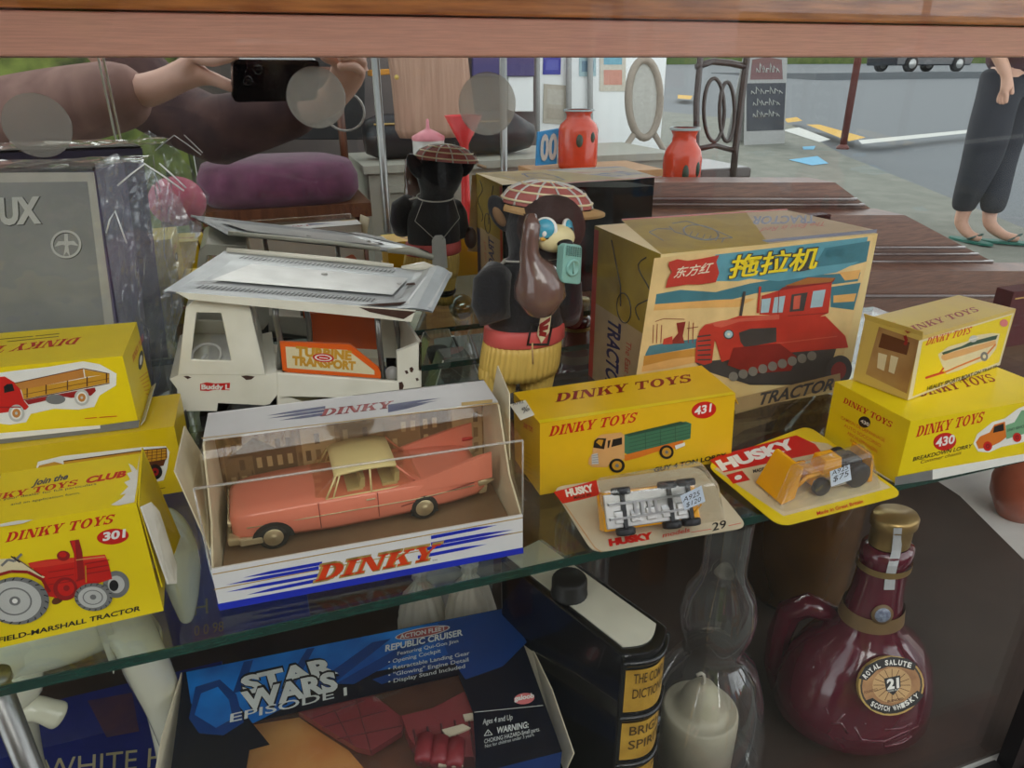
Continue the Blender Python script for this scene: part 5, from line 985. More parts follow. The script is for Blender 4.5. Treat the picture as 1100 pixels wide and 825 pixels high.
leg('rb', 'rump', [(hz(xh + .084, zbk - .100, -.016), .017), (hz(xh + .090, zbk - .138, -.014), .0135), (hz(xh + .094, zbk - .175, -.014), .0125), (hz(xh + .092, zbk - .220, -.014), .0088), (hz(xh + .088, FB + .022, -.014), .0095), (hz(xh + .082, FB + .0098, -.014), .011)])
leg('rc', 'rump', [(hz(xh + .070, zbk - .100, .018), .017), (hz(xh + .058, zbk - .132, .020), .015), (hz(xh + .070, zbk - .172, .020), .0125), (hz(xh + .060, zbk - .220, .020), .0088), (hz(xh + .054, FB + .022, .020), .0095), (hz(xh + .048, FB + .0098, .020), .011)])
leg('e1', 'poll', [(hz(xh - .176, zbk - .004, -.008), .004)]); leg('e2', 'poll', [(hz(xh - .176, zbk - .004, .008), .004)])
skin('body', nodes, edges, M_porc, t, 'mid')
nodes = {'a': (hz(xh + .120, zbk - .012, .012), .014), 'b': (hz(xh + .134, zbk - .016, .014), .017), 'c': (hz(xh + .142, zbk - .042, .012), .016), 'd': (hz(xh + .138, zbk - .075, .010), .010), 'e': (hz(xh + .134, zbk - .095, .008), .004)}
skin('tail', nodes, [('a', 'b'), ('b', 'c'), ('c', 'd'), ('d', 'e')], M_porc, t)
nodes = {'a': (hz(xh - .172, zbk - .004), (.008, .004)), 'b': (hz(xh - .15, zbk + .001), (.010, .005)), 'c': (hz(xh - .115, zbk - .004), (.011, .006)), 'd': (hz(xh - .088, zbk - .012), (.007, .006))}
skin('mane', nodes, [('a', 'b'), ('b', 'c'), ('c', 'd')], M_porc, t, sub=1)

# dark blue whisky carton behind the horse's legs
M_navy = mat('navy_gift_box', (30, 44, 128), .28, coat=.3, var=.08)
M_gilt = mat('pale_gilt_letters', (206, 196, 150), .4)
Yw = .502; zt = onY(100, 790, Yw).z
A = V3((onY(30, 800, Yw).x - .06, Yw, FB)); B = V3((onY(190, 800, Yw).x + .04, Yw, FB)); C = V3((A.x, Yw, zt)); D = V3((B.x, Yw, zt))
c = Carton('navy_whisky_carton', 'dark navy carton with pale gilt capitals, behind the white horse legs', 'carton', A, B, C, D, (0, .05, 0), M_navy)
f = c.front(); f.text('WHITE HORSE', ZI(170, 872), ZI(905, 785), ZI(170, 792), M_gilt, .0)
f = c.top(); f.ink(L(ZI, 345, 560, 520, 528, 548, 680, 420, 705), mat('label_rust', (104, 66, 70), .4, rgb2=(70, 50, 84), scale=30))
c.done()
Yw2 = .645; A = V3((onY(150, 640, Yw2).x, Yw2, FB)); B = V3((onY(330, 640, Yw2).x, Yw2, FB)); zt = CZ - .36
c = Carton('navy_bottle_carton', 'tall dark navy carton standing at the back beneath the glass shelf', 'carton', A, B, V3((A.x, Yw2, zt)), V3((B.x, Yw2, zt)), (0, .014, 0), M_navy)
f = c.front(); M_dg = mat('dull_gilt_letters', (110, 104, 80), .5); f.text('H', ZI(765, 225), ZI(820, 215), ZI(762, 165), M_dg); f.text('0 0 98', ZI(765, 305), ZI(880, 285), ZI(765, 265), M_dg); c.done()

# Space-cruiser window box lying face up
z1 = CZ - .388
TL = onZ(197, 722, z1); TR = onZ(548, 652, z1); e1 = (TR - TL).normalized(); g_ = V3((e1.y, -e1.x, 0)); tilt = math.radians(7); gd = g_ * math.cos(tilt) - V3((0, 0, 1)) * math.sin(tilt)
n_ = e1.cross(-gd).normalized(); n_ = n_ if n_.z > 0 else -n_
WS = (TR - TL).length; HS = (TR.y - .296) / -gd.y - .004; TH = .06
S = lambda u, v, d=0: TL + e1 * (u * WS) + gd * (v * HS) - n_ * d
sw = lambda px, py: onP(px, py, TL, n_)
M_swk = mat('midnight_blue_card', (14, 18, 34), .3, var=.05); M_swb = mat('bright_blue_print', (18, 122, 208), .3, rgb2=(14, 76, 150), scale=22); M_swd = mat('deep_blue_print', (14, 58, 122), .3)
M_swl = mat('silver_letters', (206, 210, 206), .35); M_swor = mat('orange_planet_print', (204, 106, 44), .45, rgb2=(232, 168, 92), scale=14); M_swbr = mat('brown_diorama', (128, 78, 50), .5, rgb2=(92, 54, 40), scale=16)
t = thing('spaceship_window_box', S(.5, .5, TH), 'blue window box of a maroon spaceship toy lying face up beneath the glass shelf', 'toy box')
# front panel with its window opening
win = [ZJ(242, 382), ZJ(785, 255), ZJ(800, 262), ZJ(830, 360), ZJ(838, 470), ZJ(990, 440), ZJ(1015, 560), ZJ(225, 560)]
out = [sw(*q) for q in ((197, 722), (548, 652))]
zw = [sw(*q) for q in win[:2]]
f = Face()
pL0, pR0 = S(0, 0), S(1, 0); pL1, pR1 = S(0, 1), S(1, 1)
wTL, wTR, wA, wB, wBL = sw(*ZJ(242, 382)), sw(*ZJ(788, 256)), sw(*ZJ(826, 352)), sw(*ZJ(834, 470)), sw(*ZJ(222, 560))
def clampv(p):
    v = (p - TL).dot(gd); 
    return p if v < HS else p - gd * (v - HS)
wBL = clampv(wBL); wC = clampv(sw(*ZJ(842, 560)))
for poly in ([pL0, pR0, wTR, wTL], [pL0, wTL, wBL, pL1], [wTR, pR0, pR1, wC, wB, wA]):
    if poly[-1] is wA: f.prism([wTR, pR0, pR1, wC, wB, wA], -n_ * .0006, M_swk)
    else: f.prism(poly, -n_ * .0006, M_swk)
f.setp(TL, n_)
f.ink([(200, 722), (546, 653), (556, 676), (520, 700), (400, 722), (345, 740), (270, 778), (214, 770), (205, 755)], M_swb)
f.ink([(470, 669), (547, 653), (566, 690), (540, 716), (500, 730), (480, 700)], M_swd)
for pts in ([(330, 740), (400, 690), (420, 686), (345, 745)], [(360, 735), (470, 672), (500, 668), (380, 735)], [(300, 745), (330, 697), (338, 696), (312, 745)], [(400, 730), (520, 690), (522, 702), (410, 735)], [(250, 745), (262, 711), (272, 709), (262, 742)]): f.ink(pts, M_swd); f.lay -= 1
f.lay += 1
f.ink([(204, 760), (230, 742), (252, 752), (272, 778), (290, 800), (268, 806), (264, 830), (190, 830)], M_swk)
f.ink([(203, 772), (210, 738), (236, 730), (254, 746), (262, 776), (240, 790), (214, 788)], M_swd); f.ink([(209, 768), (216, 745), (234, 738), (246, 752), (250, 772), (232, 782)], M_swb)
for tx, a_, b_2, c_ in (('STAR', (225, 307), (472, 250), (214, 266)), ('WARS', (222, 352), (474, 293), (216, 306))):
    A2 = ZJ(*a_); B2 = ZJ(*b_2); C2 = ZJ(*c_)
    f.text(tx, (A2[0] - 1.5, A2[1] + 1.6), (B2[0] + 1.5, B2[1] + 1.4), (C2[0] - 1, C2[1] - 1.4), I['black'], .085); f.text(tx, A2, B2, C2, M_swl, .05)
f.text('EPISODE I', ZJ(188, 382), ZJ(496, 310), ZJ(190, 360), M_swl, .01)
f.disc(ZJ(694, 146), 30, 5.2, I['lgrey'], -11); f.disc(ZJ(694, 146), 28.5, 4.4, mat('rust_oval', (150, 70, 70), .5), -11); f.text('ACTION FLEET', ZJ(634, 163), ZJ(755, 139), ZJ(634, 152), I['lgrey'], .03)
f.text('REPUBLIC CRUISER', ZJ(596, 196), ZJ(800, 153), ZJ(597, 180), M_swl, .03); f.text('Featuring Qui-Gon Jinn', ZJ(628, 206), ZJ(788, 172), ZJ(628, 197), M_swl, .01)
for k, (tx, x1_) in enumerate((('• Opening Cockpit', 742), ('• Retractable Landing Gear', 818), ('• "Glowing" Engine Detail', 815), ('• Display Stand Included', 806))): f.text(tx, ZJ(604, 229 + k * 17.3), ZJ(x1_, 198 + k * 17.3 - (11 if k else 0)), ZJ(604, 219 + k * 17.3), M_swl, .01)
f.disc(ZJ(961, 320), 11, 6, I['pink'], -8); f.text('galoob', ZJ(935, 326), ZJ(987, 317), ZJ(935, 314), I['white'], .04)
f.line([ZJ(830, 356), ZJ(1010, 338)], .8, I['lgrey'])
f.text('Ages 4 and Up', ZJ(852, 388), ZJ(930, 375), ZJ(853, 374), M_swl, .01); f.text('WARNING:', ZJ(888, 412), ZJ(972, 396), ZJ(889, 396), M_swl, .03); f.text('CHOKING HAZARD-Small parts.', ZJ(856, 438), ZJ(1002, 405), ZJ(856, 427), M_swl, .01); f.text('Not for children under 3 years.', ZJ(858, 450), ZJ(988, 418), ZJ(858, 441), M_swl, .0)
f.line([ZJ(856, 418), ZJ(866, 402), ZJ(877, 415), ZJ(856, 418)], .8, M_swl); f.line([ZJ(866, 407), ZJ(867, 413)], .7, M_swl)
f.build('front_panel', t, normals=False)
m = MB()
for a, b in (((0, 0), (1, 0)), ((1, 0), (1, 1)), ((1, 1), (0, 1)), ((0, 1), (0, 0))): m.prism([S(*a, .0007), S(*b, .0007), S(*b, TH), S(*a, TH)], -(S(.5, .5) - S((a[0] + b[0]) / 2, (a[1] + b[1]) / 2)).normalized() * -.0006, M_swd)
m.prism([S(0, 0, TH), S(1, 0, TH), S(1, 1, TH), S(0, 1, TH)], -n_ * .0006, M_swd); m.build('tray', t)
m = MB(); pts = [S(1.004, -.02, -.001), S(1.025, .3, .004), S(1.036, .62, .002), S(1.040, .98, .010), S(1.02, .98, .03), S(1.004, .3, .02)]; m.prism(pts, e1 * .0007, M_cream); m.build('worn_edge', t, 'curled cream board edge')
m = MB(); pts = [S(-.004, 0, 0), S(-.03, .4, -.002), S(-.05, .98, .004), S(-.02, .98, .03), S(-.004, .3, .02)]; m.prism(pts, -e1 * .0007, M_cream); m.build('worn_edge', t, 'curled cream board edge')
DP = .022
m = MB(); m.poly([S(.02, .12, DP), S(.98, .12, DP), S(.98, .985, DP), S(.02, .985, DP)], M_swbr)
q = [onP(*ZJ(x, y), TL - n_ * (DP - .0004), n_) for x, y in ((235, 390), (370, 368), (430, 410), (500, 455), (590, 560), (225, 560))]; m.poly([clampv(p) for p in q], M_swor); m.build('backing_card', t, normals=False)
m = MB(); m.poly([S(.03, .14, .001), S(.985, .14, .001), S(.985, .985, .001), S(.03, .985, .001)], M_film if False else clear('box_window_film', (.93, .92, .92), ior=1.5, milk=.02, bump=.3, bscale=25)); m.build('window_film', t, normals=False)
# the maroon spaceship inside
M_mrn = mat('maroon_spaceship_plastic', (142, 52, 58), .4, var=.08, scale=40); M_mrd = mat('maroon_panel_lines', (96, 32, 40), .5)
gp = lambda x, y, d=.016: clampv(onP(*ZJ(x, y), TL - n_ * d, n_))
ts = thing('toy_spaceship', gp(620, 400, .02), 'maroon toy spaceship with cream panels seen through the window of the blue box', 'toy spaceship')
m = MB(); m.prism([gp(*q) for q in ((370, 366), (520, 318), (560, 318), (650, 388), (640, 420), (560, 470), (520, 460))], n_ * .006, M_mrn)
for a, b in (((400, 372), (540, 325)), ((430, 395), (600, 350)), ((470, 425), (640, 390)), ((520, 322), (560, 465)), ((460, 345), (510, 440))): m.tube([gp(*a, .0096), gp(*b, .0096)], .0004, M_mrd, 5)
m.build('nose', ts, mods=[('bevel', .0012, 2)])
m = MB(); m.prism([gp(*q) for q in ((640, 392), (720, 372), (800, 330), (850, 330), (880, 470), (830, 500), (700, 500), (660, 450))], n_ * .012, M_mrn)
for k in range(5): m.tube([gp(670 + k * 36, 400 - k * 8, .0038), gp(690 + k * 36, 490, .0038)], .0009, M_mrd, 6)
m.build('hull', ts, mods=[('bevel', .0012, 2)])
for qd in (((745, 405), (800, 390), (820, 400), (760, 425)), ((740, 480), (800, 478), (800, 500), (735, 500)), ((800, 365), (830, 360), (832, 376), (806, 380))): m = MB(); m.prism([gp(*q, .0036) for q in qd], n_ * .002, M_cream); m.build('cream_panel', ts)
for k in range(3): m = MB(); c0 = gp(700 + k * 40, 450 + k * 6, .003); m.lathe(c0, [(.006, -.008), (.006, .008), (.0045, .010), (.0001, .009)], M_mrn, 18, axis=-e1 * .3 + gd, caps=True); m.build('engine_pod', ts)
m = MB(); m.prism([gp(*q) for q in ((850, 420), (985, 445), (1000, 540), (870, 540))], n_ * .004, M_mrn); m.build('wing', ts)
# block that carries the window box
m = MB(); m.prism([V3((TL.x + .03, .31, FB)), V3((TR.x - .03, .31, FB)), V3((TR.x - .03, .40, FB)), V3((TL.x + .03, .40, FB))], (0, 0, min(S(.5, .0, TH).z, S(.5, 1, TH).z) - FB - .0015), M_black); tag(m.build('display_block'), 'low black display block underneath the blue spaceship box', 'display block')

# decanter in the shape of a thick black book
zk = CZ - .338
p1 = onZ(*ZK(402, 458), zk); p2 = onZ(*ZK(568, 372), zk); p3 = onZ(*ZK(105, 222), zk); bd = (p3 - p1); bd.z = 0; bl = .125; bd = bd.normalized(); sd = V3((bd.y, -bd.x, 0)); bw = (p2 - p1).dot(sd)
bw = abs(bw); sd = sd if (p2 - p1).dot(sd) > 0 else -sd
M_bkl = mat('black_book_glaze', (14, 14, 18), .25, coat=.4); M_page = mat('ivory_page_block', (220, 216, 196), .4, var=.04); M_gl2 = mat('gold_label', (224, 178, 70), .35, metal=.1, rgb2=(184, 140, 50), scale=30); M_blk2 = mat('dark_label_print', (90, 66, 30), .5)
t = thing('book_decanter', (p1 + bd * bl / 2 + sd * bw / 2) * 1, 'black book-shaped flask with gold spine labels, beside the blue window box', 'decanter')
WORG[t.name].z = FB; t.location.z = FB
K_ = lambda u, v, z: V3((p1.x, p1.y, 0)) + bd * u + sd * v + V3((0, 0, z))
def spine(off, z):           # rounded spine outline in plan
    return [K_(-.010 + .010 * (1 - math.sin(PI * k / 10)) - off, bw * k / 10, z) for k in range(11)]
zt = zk + .002
m = MB(); ring = lambda z, o=0: spine(o, z) + [K_(bl, bw, z), K_(bl, 0, z)]
m.hexa(ring(FB), ring(zt), M_bkl); m.build('cover', t, mods=[('bevel', .0015, 2)])
m = MB(); pr = [K_(.005 - .007 * math.sin(PI * k / 8), .005 + (bw - .010) * k / 8, zt + .0002) for k in range(9)] + [K_(bl - .002, bw - .005, zt + .0002), K_(bl - .002, .005, zt + .0002)]; m.prism(pr, (0, 0, .001), M_page); m.build('page_block', t, 'ivory page block on top')
f = MB(); zr = [(.012, .048), (.058, .092), (.102, .136), (.146, .18)]; 
for z_a, z_b in zr:
    lo = [K_(-.0106 + .010 * (1 - math.sin(PI * (.04 + .92 * k / 10))), bw * (.04 + .92 * k / 10), zt - z_a) for k in range(11)]; hi = [p - V3((0, 0, z_b - z_a)) for p in lo]
    m = MB()
    for k in range(10): m.poly([lo[k], lo[k + 1], hi[k + 1], hi[k]], M_gl2, True)
    tx = {.012: ('THE COMPLETE', 'DICTIONARY'), .058: ('BRIGHT', 'SPIRITS'), .102: ('* *', ''), .146: ('', '')}[z_a]
    for r_, s_ in enumerate(tx):
        if not s_: continue
        g = text_geo(s_, .01); vv = []
        for u, v in g[0]:
            w_ = .14 + .74 * u; zz = zt - z_a - .011 - r_ * .013 + v * .008; vv.append(K_(-.0110 + .010 * (1 - math.sin(PI * w_)), bw * w_, zz))
        m.mesh(vv, g[1], M_blk2)
    m.build('spine_label', t, normals=False)
for z_a in (.006, .053, .097, .141, .186):
    m = MB(); m.tube([K_(-.0108 + .010 * (1 - math.sin(PI * k / 10)), bw * k / 10, zt - z_a) for k in range(11)], .0022, M_bkl, 8); m.build('raised_band', t)
cc = onZ(*ZK(222, 240), zt + .001)
m = MB(); pr = []; 
m.lathe(cc, [(.0001, 0), (.0128, 0), (.0128, .0015), (.0122, .002), (.0122, .012), (.0108, .014), (.0001, .014)], M_black, 48, rib=.015, ribn=24); m.build('screw_cap', t, 'black ribbed screw cap')

# candle under a clear glass lamp chimney
Yc = .362; kc = lambda x, y: onY(*ZK(x, y), Yc); base = kc(712, 780); km = mpp(kc(700, 500)) * .3212
ax_ = V3((kc(692, 500).x, Yc, 0))
M_lamp = clear('lamp_glass', (.92, .93, .93), ior=1.55, gain=2.6, milk=.03, milkc=(.7,.72,.74)); M_wax = mat('cream_wax', (214, 204, 178), .45, var=.05)
prof = [(70, 0), (68, 150), (72, 190), (104, 240), (122, 300), (118, 350), (98, 400), (90, 425), (104, 440), (150, 480), (185, 560), (205, 660), (212, 760), (210, 860), (202, 900)]
zof = lambda y: onY(*ZK(700, y), Yc).z
zs = [zof(y) for r, y in prof]; zs = [z for z in zs]
t = thing('glass_lamp_chimney', (ax_.x, Yc, FB), 'clear bulbous glass lamp chimney standing over a cream candle', 'lamp chimney')
zlow = zs[-1]; sc_ = (zs[0] - (FB + .001)) / (zs[0] - zlow)
pf = [(r * km, z if True else z) for (r, y), z in zip(prof, zs) if z > FB + .002] + [(170 * km, FB + .001)]
pf[0] = (pf[0][0], min(pf[0][1], SH - .008))
m = MB(); m.lathe((ax_.x, Yc, 0), pf[::-1], M_lamp, 44); m.build('glass', t, normals=False)
zb_ = zof(800)
m = MB(); m.lathe((ax_.x, Yc, zof(785)), [(212.5 * km, 0), (213.5 * km, .001), (213.5 * km, .007), (212.5 * km, .008)], mat('etched_gilt_band', (112, 92, 66), .35, metal=.5, rgb2=(70, 56, 40), scale=120), 44); m.build('etched_band', t)
t = thing('cream_candle', (ax_.x - .005, Yc, FB), 'thick cream candle with a bent white wick inside the glass chimney', 'candle')
rc = 126 * km; zc_ = zof(610)
m = MB(); m.lathe((ax_.x - .004, Yc, FB + .0005), [(.0001, 0), (rc, 0), (rc * 1.02, zc_ - FB - .01), (rc, zc_ - FB - .002), (rc * .93, zc_ - FB), (rc * .8, zc_ - FB - .003), (rc * .62, zc_ - FB + .004), (rc * .52, zc_ - FB + .014), (rc * .3, zc_ - FB + .024), (.0001, zc_ - FB + .026)], M_wax, 40); m.build('wax', t)
m = MB(); w0 = V3((ax_.x - .005, Yc, zc_ + .024)); m.tube([w0, w0 + V3((.001, 0, .006)), w0 + V3((.0, 0, .012)), w0 + V3((-.003, 0, .015)), w0 + V3((-.007, 0, .014))], .0014, mat('wick_white', (232, 226, 210), .7), 8); m.build('wick', t)

# maroon glazed whisky flagon
Yf = .357; lm = mpp(onY(*ZL(330, 500), Yf)) * .3576; lc = onY(*ZL(330, 560), Yf); zl = lambda y: onY(*ZL(360, y), Yf).z
M_fl = mat('maroon_glaze', (92, 22, 42), .14, coat=.8, var=.08, scale=14); M_gold = mat('worn_gold', (176, 146, 92), .35, metal=.7); M_lab = mat('neck_label', (120, 94, 60), .5)
t = thing('whisky_flagon', (lc.x, Yf, FB), 'glossy maroon whisky flagon with an oval black and gold label, at right', 'flagon')
prof = [(58, 168), (74, 175), (75, 200), (70, 215), (76, 300), (86, 345), (96, 385), (118, 410), (170, 440), (212, 490), (236, 550), (242, 600), (236, 660), (212, 730), (170, 790), (132, 830)]
pf = [(r * lm, zl(y)) for r, y in prof]; pf = [p for p in pf if p[1] > FB + .004] + [(126 * lm, FB + .0015), (.0001, FB + .0005)]
m = MB(); rs = []
def fcx(z): f_ = (z - pf[-1][1]) / (pf[0][1] - pf[-1][1]); return lc.x + .012 * max(0, f_ - .5)
m.lathe((lc.x, Yf, 0), pf[::-1], M_fl, 56, sy=.82); m.build('body', t)
m = MB(); m.lathe((lc.x, Yf, 0), [(58 * lm, zl(165)), (58 * lm, zl(120)), (66 * lm, zl(112)), (66 * lm, zl(92)), (60 * lm, zl(84)), (.0001, zl(82))], M_gold, 32, sy=.82); m.build('stopper', t, 'gold stopper')
m = MB(); m.lathe((lc.x, Yf, 0), [(77.2 * lm, zl(212)), (77.5 * lm, zl(228))], M_gold, 40, sy=.84); m.build('neck_ring', t); m = MB(); m.lathe((lc.x, Yf, 0), [(89 * lm, zl(336)), (96 * lm, zl(370))], M_lab, 40, sy=.84); m.build('neck_band', t)
def fhit(px, py):
    for i in range(900):
        p = onY(px, py, .24 + i * .0002)
        for (ra, za), (rb_, zb3) in zip(pf, pf[1:]):
            if zb3 <= p.z <= za or za <= p.z <= zb3:
                k_ = (p.z - za) / ((zb3 - za) or 1); r_ = ra + (rb_ - ra) * k_
                if (p.x - lc.x) ** 2 + ((p.y - Yf) / .82) ** 2 <= r_ * r_:
                    nr = V3((p.x - lc.x, (p.y - Yf) / .67, 0)).normalized(); sl = (rb_ - ra) / ((zb3 - za) or 1); return p, (nr + V3((0, 0, -sl))).normalized()
    return onY(px, py, Yf), V3((-.5, -.8, 0)).normalized()
zn = zl(365); fr = V3((lc.x + 48 * lm, Yf - 93 * lm * .86, zn)); fr, nn = fhit(*ZL(411, 362)); fr = fr + nn * .0012
m = MB(); m.lathe(fr, [(30 * lm, -.0006), (30 * lm, .0006), (.0001, .0008)], M_lab, 28, axis=nn); m.lathe(fr + nn * .0009, [(22 * lm, 0), (21 * lm, .0005), (.0001, .0006)], mat('crest_blue_grey', (150, 160, 178), .4, rgb2=(90, 96, 120), scale=300), 24, axis=nn); m.build('crest_seal', t)
m = MB(); pfb = pf; pf = [(60 * lm, zl(86)), (66 * lm, zl(94)), (66 * lm, zl(112)), (58 * lm, zl(120)), (58 * lm, zl(165))] + pf
rows = [[(lambda h_: h_[0] + h_[1] * .0016)(fhit(*ZL(xl_ + (xr_ - xl_) * u, y))) for u in (0, .5, 1)] for y, xl_, xr_ in ((104, 446, 470), (130, 444, 468), (150, 442, 468), (168, 440, 466), (190, 436, 464), (215, 428, 456), (240, 422, 450), (265, 418, 448), (286, 416, 446))]
pf = pfb; m = MB()
for ra_, rb2 in zip(rows, rows[1:]):
    for k in range(2): m.poly([ra_[k], ra_[k + 1], rb2[k + 1], rb2[k]], mat('grey_tax_strip', (190, 192, 194), .5), True)
m.build('seal_strip', t, 'grey paper seal strip', normals=False)
latv = V3((.65, -.76, 0)); hp = [V3((lc.x, Yf, zl(y))) + latv * (x * lm) for x, y in ((-90, 400), (-165, 395), (-215, 430), (-232, 500), (-232, 580), (-205, 650))]
m = MB(); m.tube(hp, [.008, .011, .0115, .011, .010, .007], M_fl, 16); m.build('handle', t)
# oval label, tangent to the shoulder
pc, nn = fhit(*ZL(440, 578)); pc = pc + nn * .0035
f = Face(); f.setp(pc, nn); zr_ = lambda x, y: ZL(x, y)
f.disc(ZL(440, 578), 35.5, 32, I['gold'], -12); f.disc(ZL(440, 578), 33.5, 30, mat('label_dark', (60, 48, 40), .4), -12); f.disc(ZL(440, 578), 31.5, 28, mat('label_bronze', (188, 142, 92), .4, rgb2=(150, 104, 66), scale=60), -12); f.disc(ZL(442, 576), 21, 18.5, mat('label_pale', (206, 166, 112), .4), -12)
for k in range(16):
    a = 2 * PI * k / 16; c0 = ZL(442, 576); f.line([(c0[0] + 8 * math.cos(a), c0[1] + 7 * math.sin(a)), (c0[0] + 20 * math.cos(a), c0[1] + 17.5 * math.sin(a))], .7, I['brown']); f.lay -= 1
f.lay += 1
f.ink(L(ZL, 342, 556, 362, 520, 400, 500, 440, 490, 488, 496, 516, 512, 508, 532, 470, 522, 430, 520, 396, 532, 366, 562), I['black']); f.ink(L(ZL, 362, 622, 384, 614, 410, 632, 440, 638, 480, 624, 518, 592, 538, 606, 516, 634, 470, 656, 420, 662, 380, 648), I['black'])
def arc_text(s_, pts, hgt, m_):
    n = len(s_)
    for k, ch in enumerate(s_):
        if ch == ' ': continue
        t0, t1 = (k + .1) / n, (k + .9) / n
        def ev(t_):
            x = t_ * (len(pts) - 1); i = min(int(x), len(pts) - 2); w_ = x - i; return (pts[i][0] * (1 - w_) + pts[i + 1][0] * w_, pts[i][1] * (1 - w_) + pts[i + 1][1] * w_)
        a, b = ev(t0), ev(t1); dx, dy = b[0] - a[0], b[1] - a[1]; ln = math.hypot(dx, dy); f.text(ch, a, b, (a[0] + dy / ln * hgt, a[1] - dx / ln * hgt), m_, .04); f.lay -= 1
    f.lay += 1
arc_text('ROYAL SALUTE', L(ZL, 362, 558, 388, 532, 420, 516, 458, 514, 500, 524), 5.2, I['white']); arc_text('SCOTCH WHISKY', L(ZL, 376, 636, 408, 650, 440, 655, 480, 642, 526, 610), 5.0, I['white'])
f.ink(L(ZL, 418, 556, 466, 546, 468, 580, 446, 606, 424, 592), I['black']); f.text('21', ZL(427, 588), ZL(464, 582), ZL(426, 560), I['white'], .05); f.text('YEARS OLD', ZL(428, 597), ZL(462, 591), ZL(428, 592), I['white']); f.text('BLENDED', ZL(428, 628), ZL(476, 620), ZL(428, 621), I['brown'], .03); f.text('FOUNDED', ZL(358, 602), ZL(398, 592), ZL(358, 594), I['brown'])
f.prism([f.pt(q) - nn * .0005 for q in [(ZL(440, 578)[0] + 35 * math.cos(a), ZL(440, 578)[1] + 31.5 * math.sin(a)) for a in [2 * PI * k / 30 for k in range(30)]]], -nn * .003, I['gold'])
f.build('oval_label', t, 'oval black and gold label', normals=False)
# moulded relief on the lower front
m = MB()
for pts in (((330, 700), (350, 740), (420, 745), (470, 720), (520, 700)), ((360, 690), (362, 800)), ((300, 660), (250, 720), (300, 770)), ((240, 640), (300, 740), (340, 800)), ((420, 710), (470, 705), (500, 690)), ((420, 760), (470, 750), (500, 730)), ((260, 690), (290, 690), (310, 720))):
    P_ = [fhit(*ZL(x, y))[0] for x, y in pts]
    m.tube(P_, .0012, M_fl, 8)
m.build('moulded_relief', t)

# white pleated flasks behind the blue box
M_pl = mat('white_pleated_glaze', (222, 216, 202), .35, rgb2=(190, 180, 160), scale=20)
M_rimg = mat('blue_grey_glass_ring', (150, 170, 184), .15, coat=.6)
for (px, py, r, yy, lab) in ((452, 640, 23, .50, 'white pleated pouch-shaped flask, left one behind the blue spaceship box'), (505, 632, 25, .47, 'white pleated pouch-shaped flask, right one behind the blue spaceship box')):
    c0 = onY(px, py, yy); k_ = mpp(c0); R = r * k_; zt_ = c0.z + 22 * k_
    t = thing('pleated_flask', (c0.x, yy, FB), lab, 'flask', 'pleated white flasks')
    hgt = zt_ - FB
    m = MB(); m.lathe((c0.x, yy, FB + .0005), [(.0001, 0), (R * .8, 0), (R, .02), (R * 1.15, hgt * .4), (R * 1.1, hgt * .72), (R * .8, hgt * .88), (R * .3, hgt * .97), (R * .22, hgt)], M_pl, 96, rib=.07, ribn=12); m.build('pleated_body', t)
    m = MB(); m.lathe((c0.x, yy, zt_), [(R * .25, 0), (R * .34, .003), (R * .3, .006), (R * .42, .010), (.0001, .010)], M_pl, 60, rib=.12, ribn=8); m.build('ruffled_neck', t)
# porcelain cup shape between them
c0 = onY(478, 640, .56); t = thing('white_goblet', (c0.x, .56, FB), 'pale grey goblet with a curled ring handle, between the pleated flasks', 'goblet')
hz_ = c0.z + .02 - FB
m = MB(); m.lathe((c0.x, .56, FB + .0005), [(.0001, 0), (.02, 0), (.018, .004), (.006, .02), (.006, hz_ - .06), (.014, hz_ - .04), (.022, hz_), (.0205, hz_), (.012, hz_ - .036)], mat('pale_grey_glaze', (176, 172, 164), .3), 32); m.build('bowl', t)
m = MB(); m.tube([V3((c0.x - .028 + .008 * math.cos(a), .56, FB + hz_ - .016 + .009 * math.sin(a))) for a in [2 * PI * k / 18 for k in range(18)]], .0012, M_rimg, 8, closed=True); m.tube([V3((c0.x - .02, .56, FB + hz_ - .016)), V3((c0.x - .013, .56, FB + hz_ - .03))], .0012, M_rimg, 8); m.build('ring_handle', t)
# square glass decanter with a dark stopper under the back of the shelf
Yd = .641; dq = lambda px, py: onY(px, py, Yd); M_dgl = clear('decanter_glass', (.86, .90, .88), ior=1.5, gain=2.0, milk=.16, milkc=(.62, .66, .64))
ct = dq(487, 378); cl = dq(458, 420); zt, zl2 = ct.z, cl.z
t = thing('square_decanter', (ct.x, Yd, FB), 'clear square-shouldered glass decanter with a dark collar, behind the back edge of the shelf', 'decanter')
sq = lambda r, z: [V3((ct.x + sx_ * r, Yd + sy_ * min(r, .0175), z)) for sx_, sy_ in ((-1, -1), (1, -1), (1, 1), (-1, 1))]
m = MB(); m.rings([sq(.029, FB + .001), sq(.032, FB + .02), sq(.032, zl2 - .03), sq(.027, zl2), sq(.0135, zt - .002), sq(.0125, zt)], M_dgl, smooth=False); m.build('glass_body', t, normals=False)
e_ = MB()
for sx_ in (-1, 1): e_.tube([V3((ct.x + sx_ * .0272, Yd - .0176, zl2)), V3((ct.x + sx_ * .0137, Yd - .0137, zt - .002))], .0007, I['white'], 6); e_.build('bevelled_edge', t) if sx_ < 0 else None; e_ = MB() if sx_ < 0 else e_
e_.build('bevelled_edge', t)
m = MB(); m.lathe((ct.x - .003, Yd, dq(480, 405).z), [(.0001, -.012), (.006, -.010), (.0105, .0), (.0115, .008), (.0105, .010), (.0001, .010)], M_dk, 28, sy=.8); m.build('dark_collar', t)
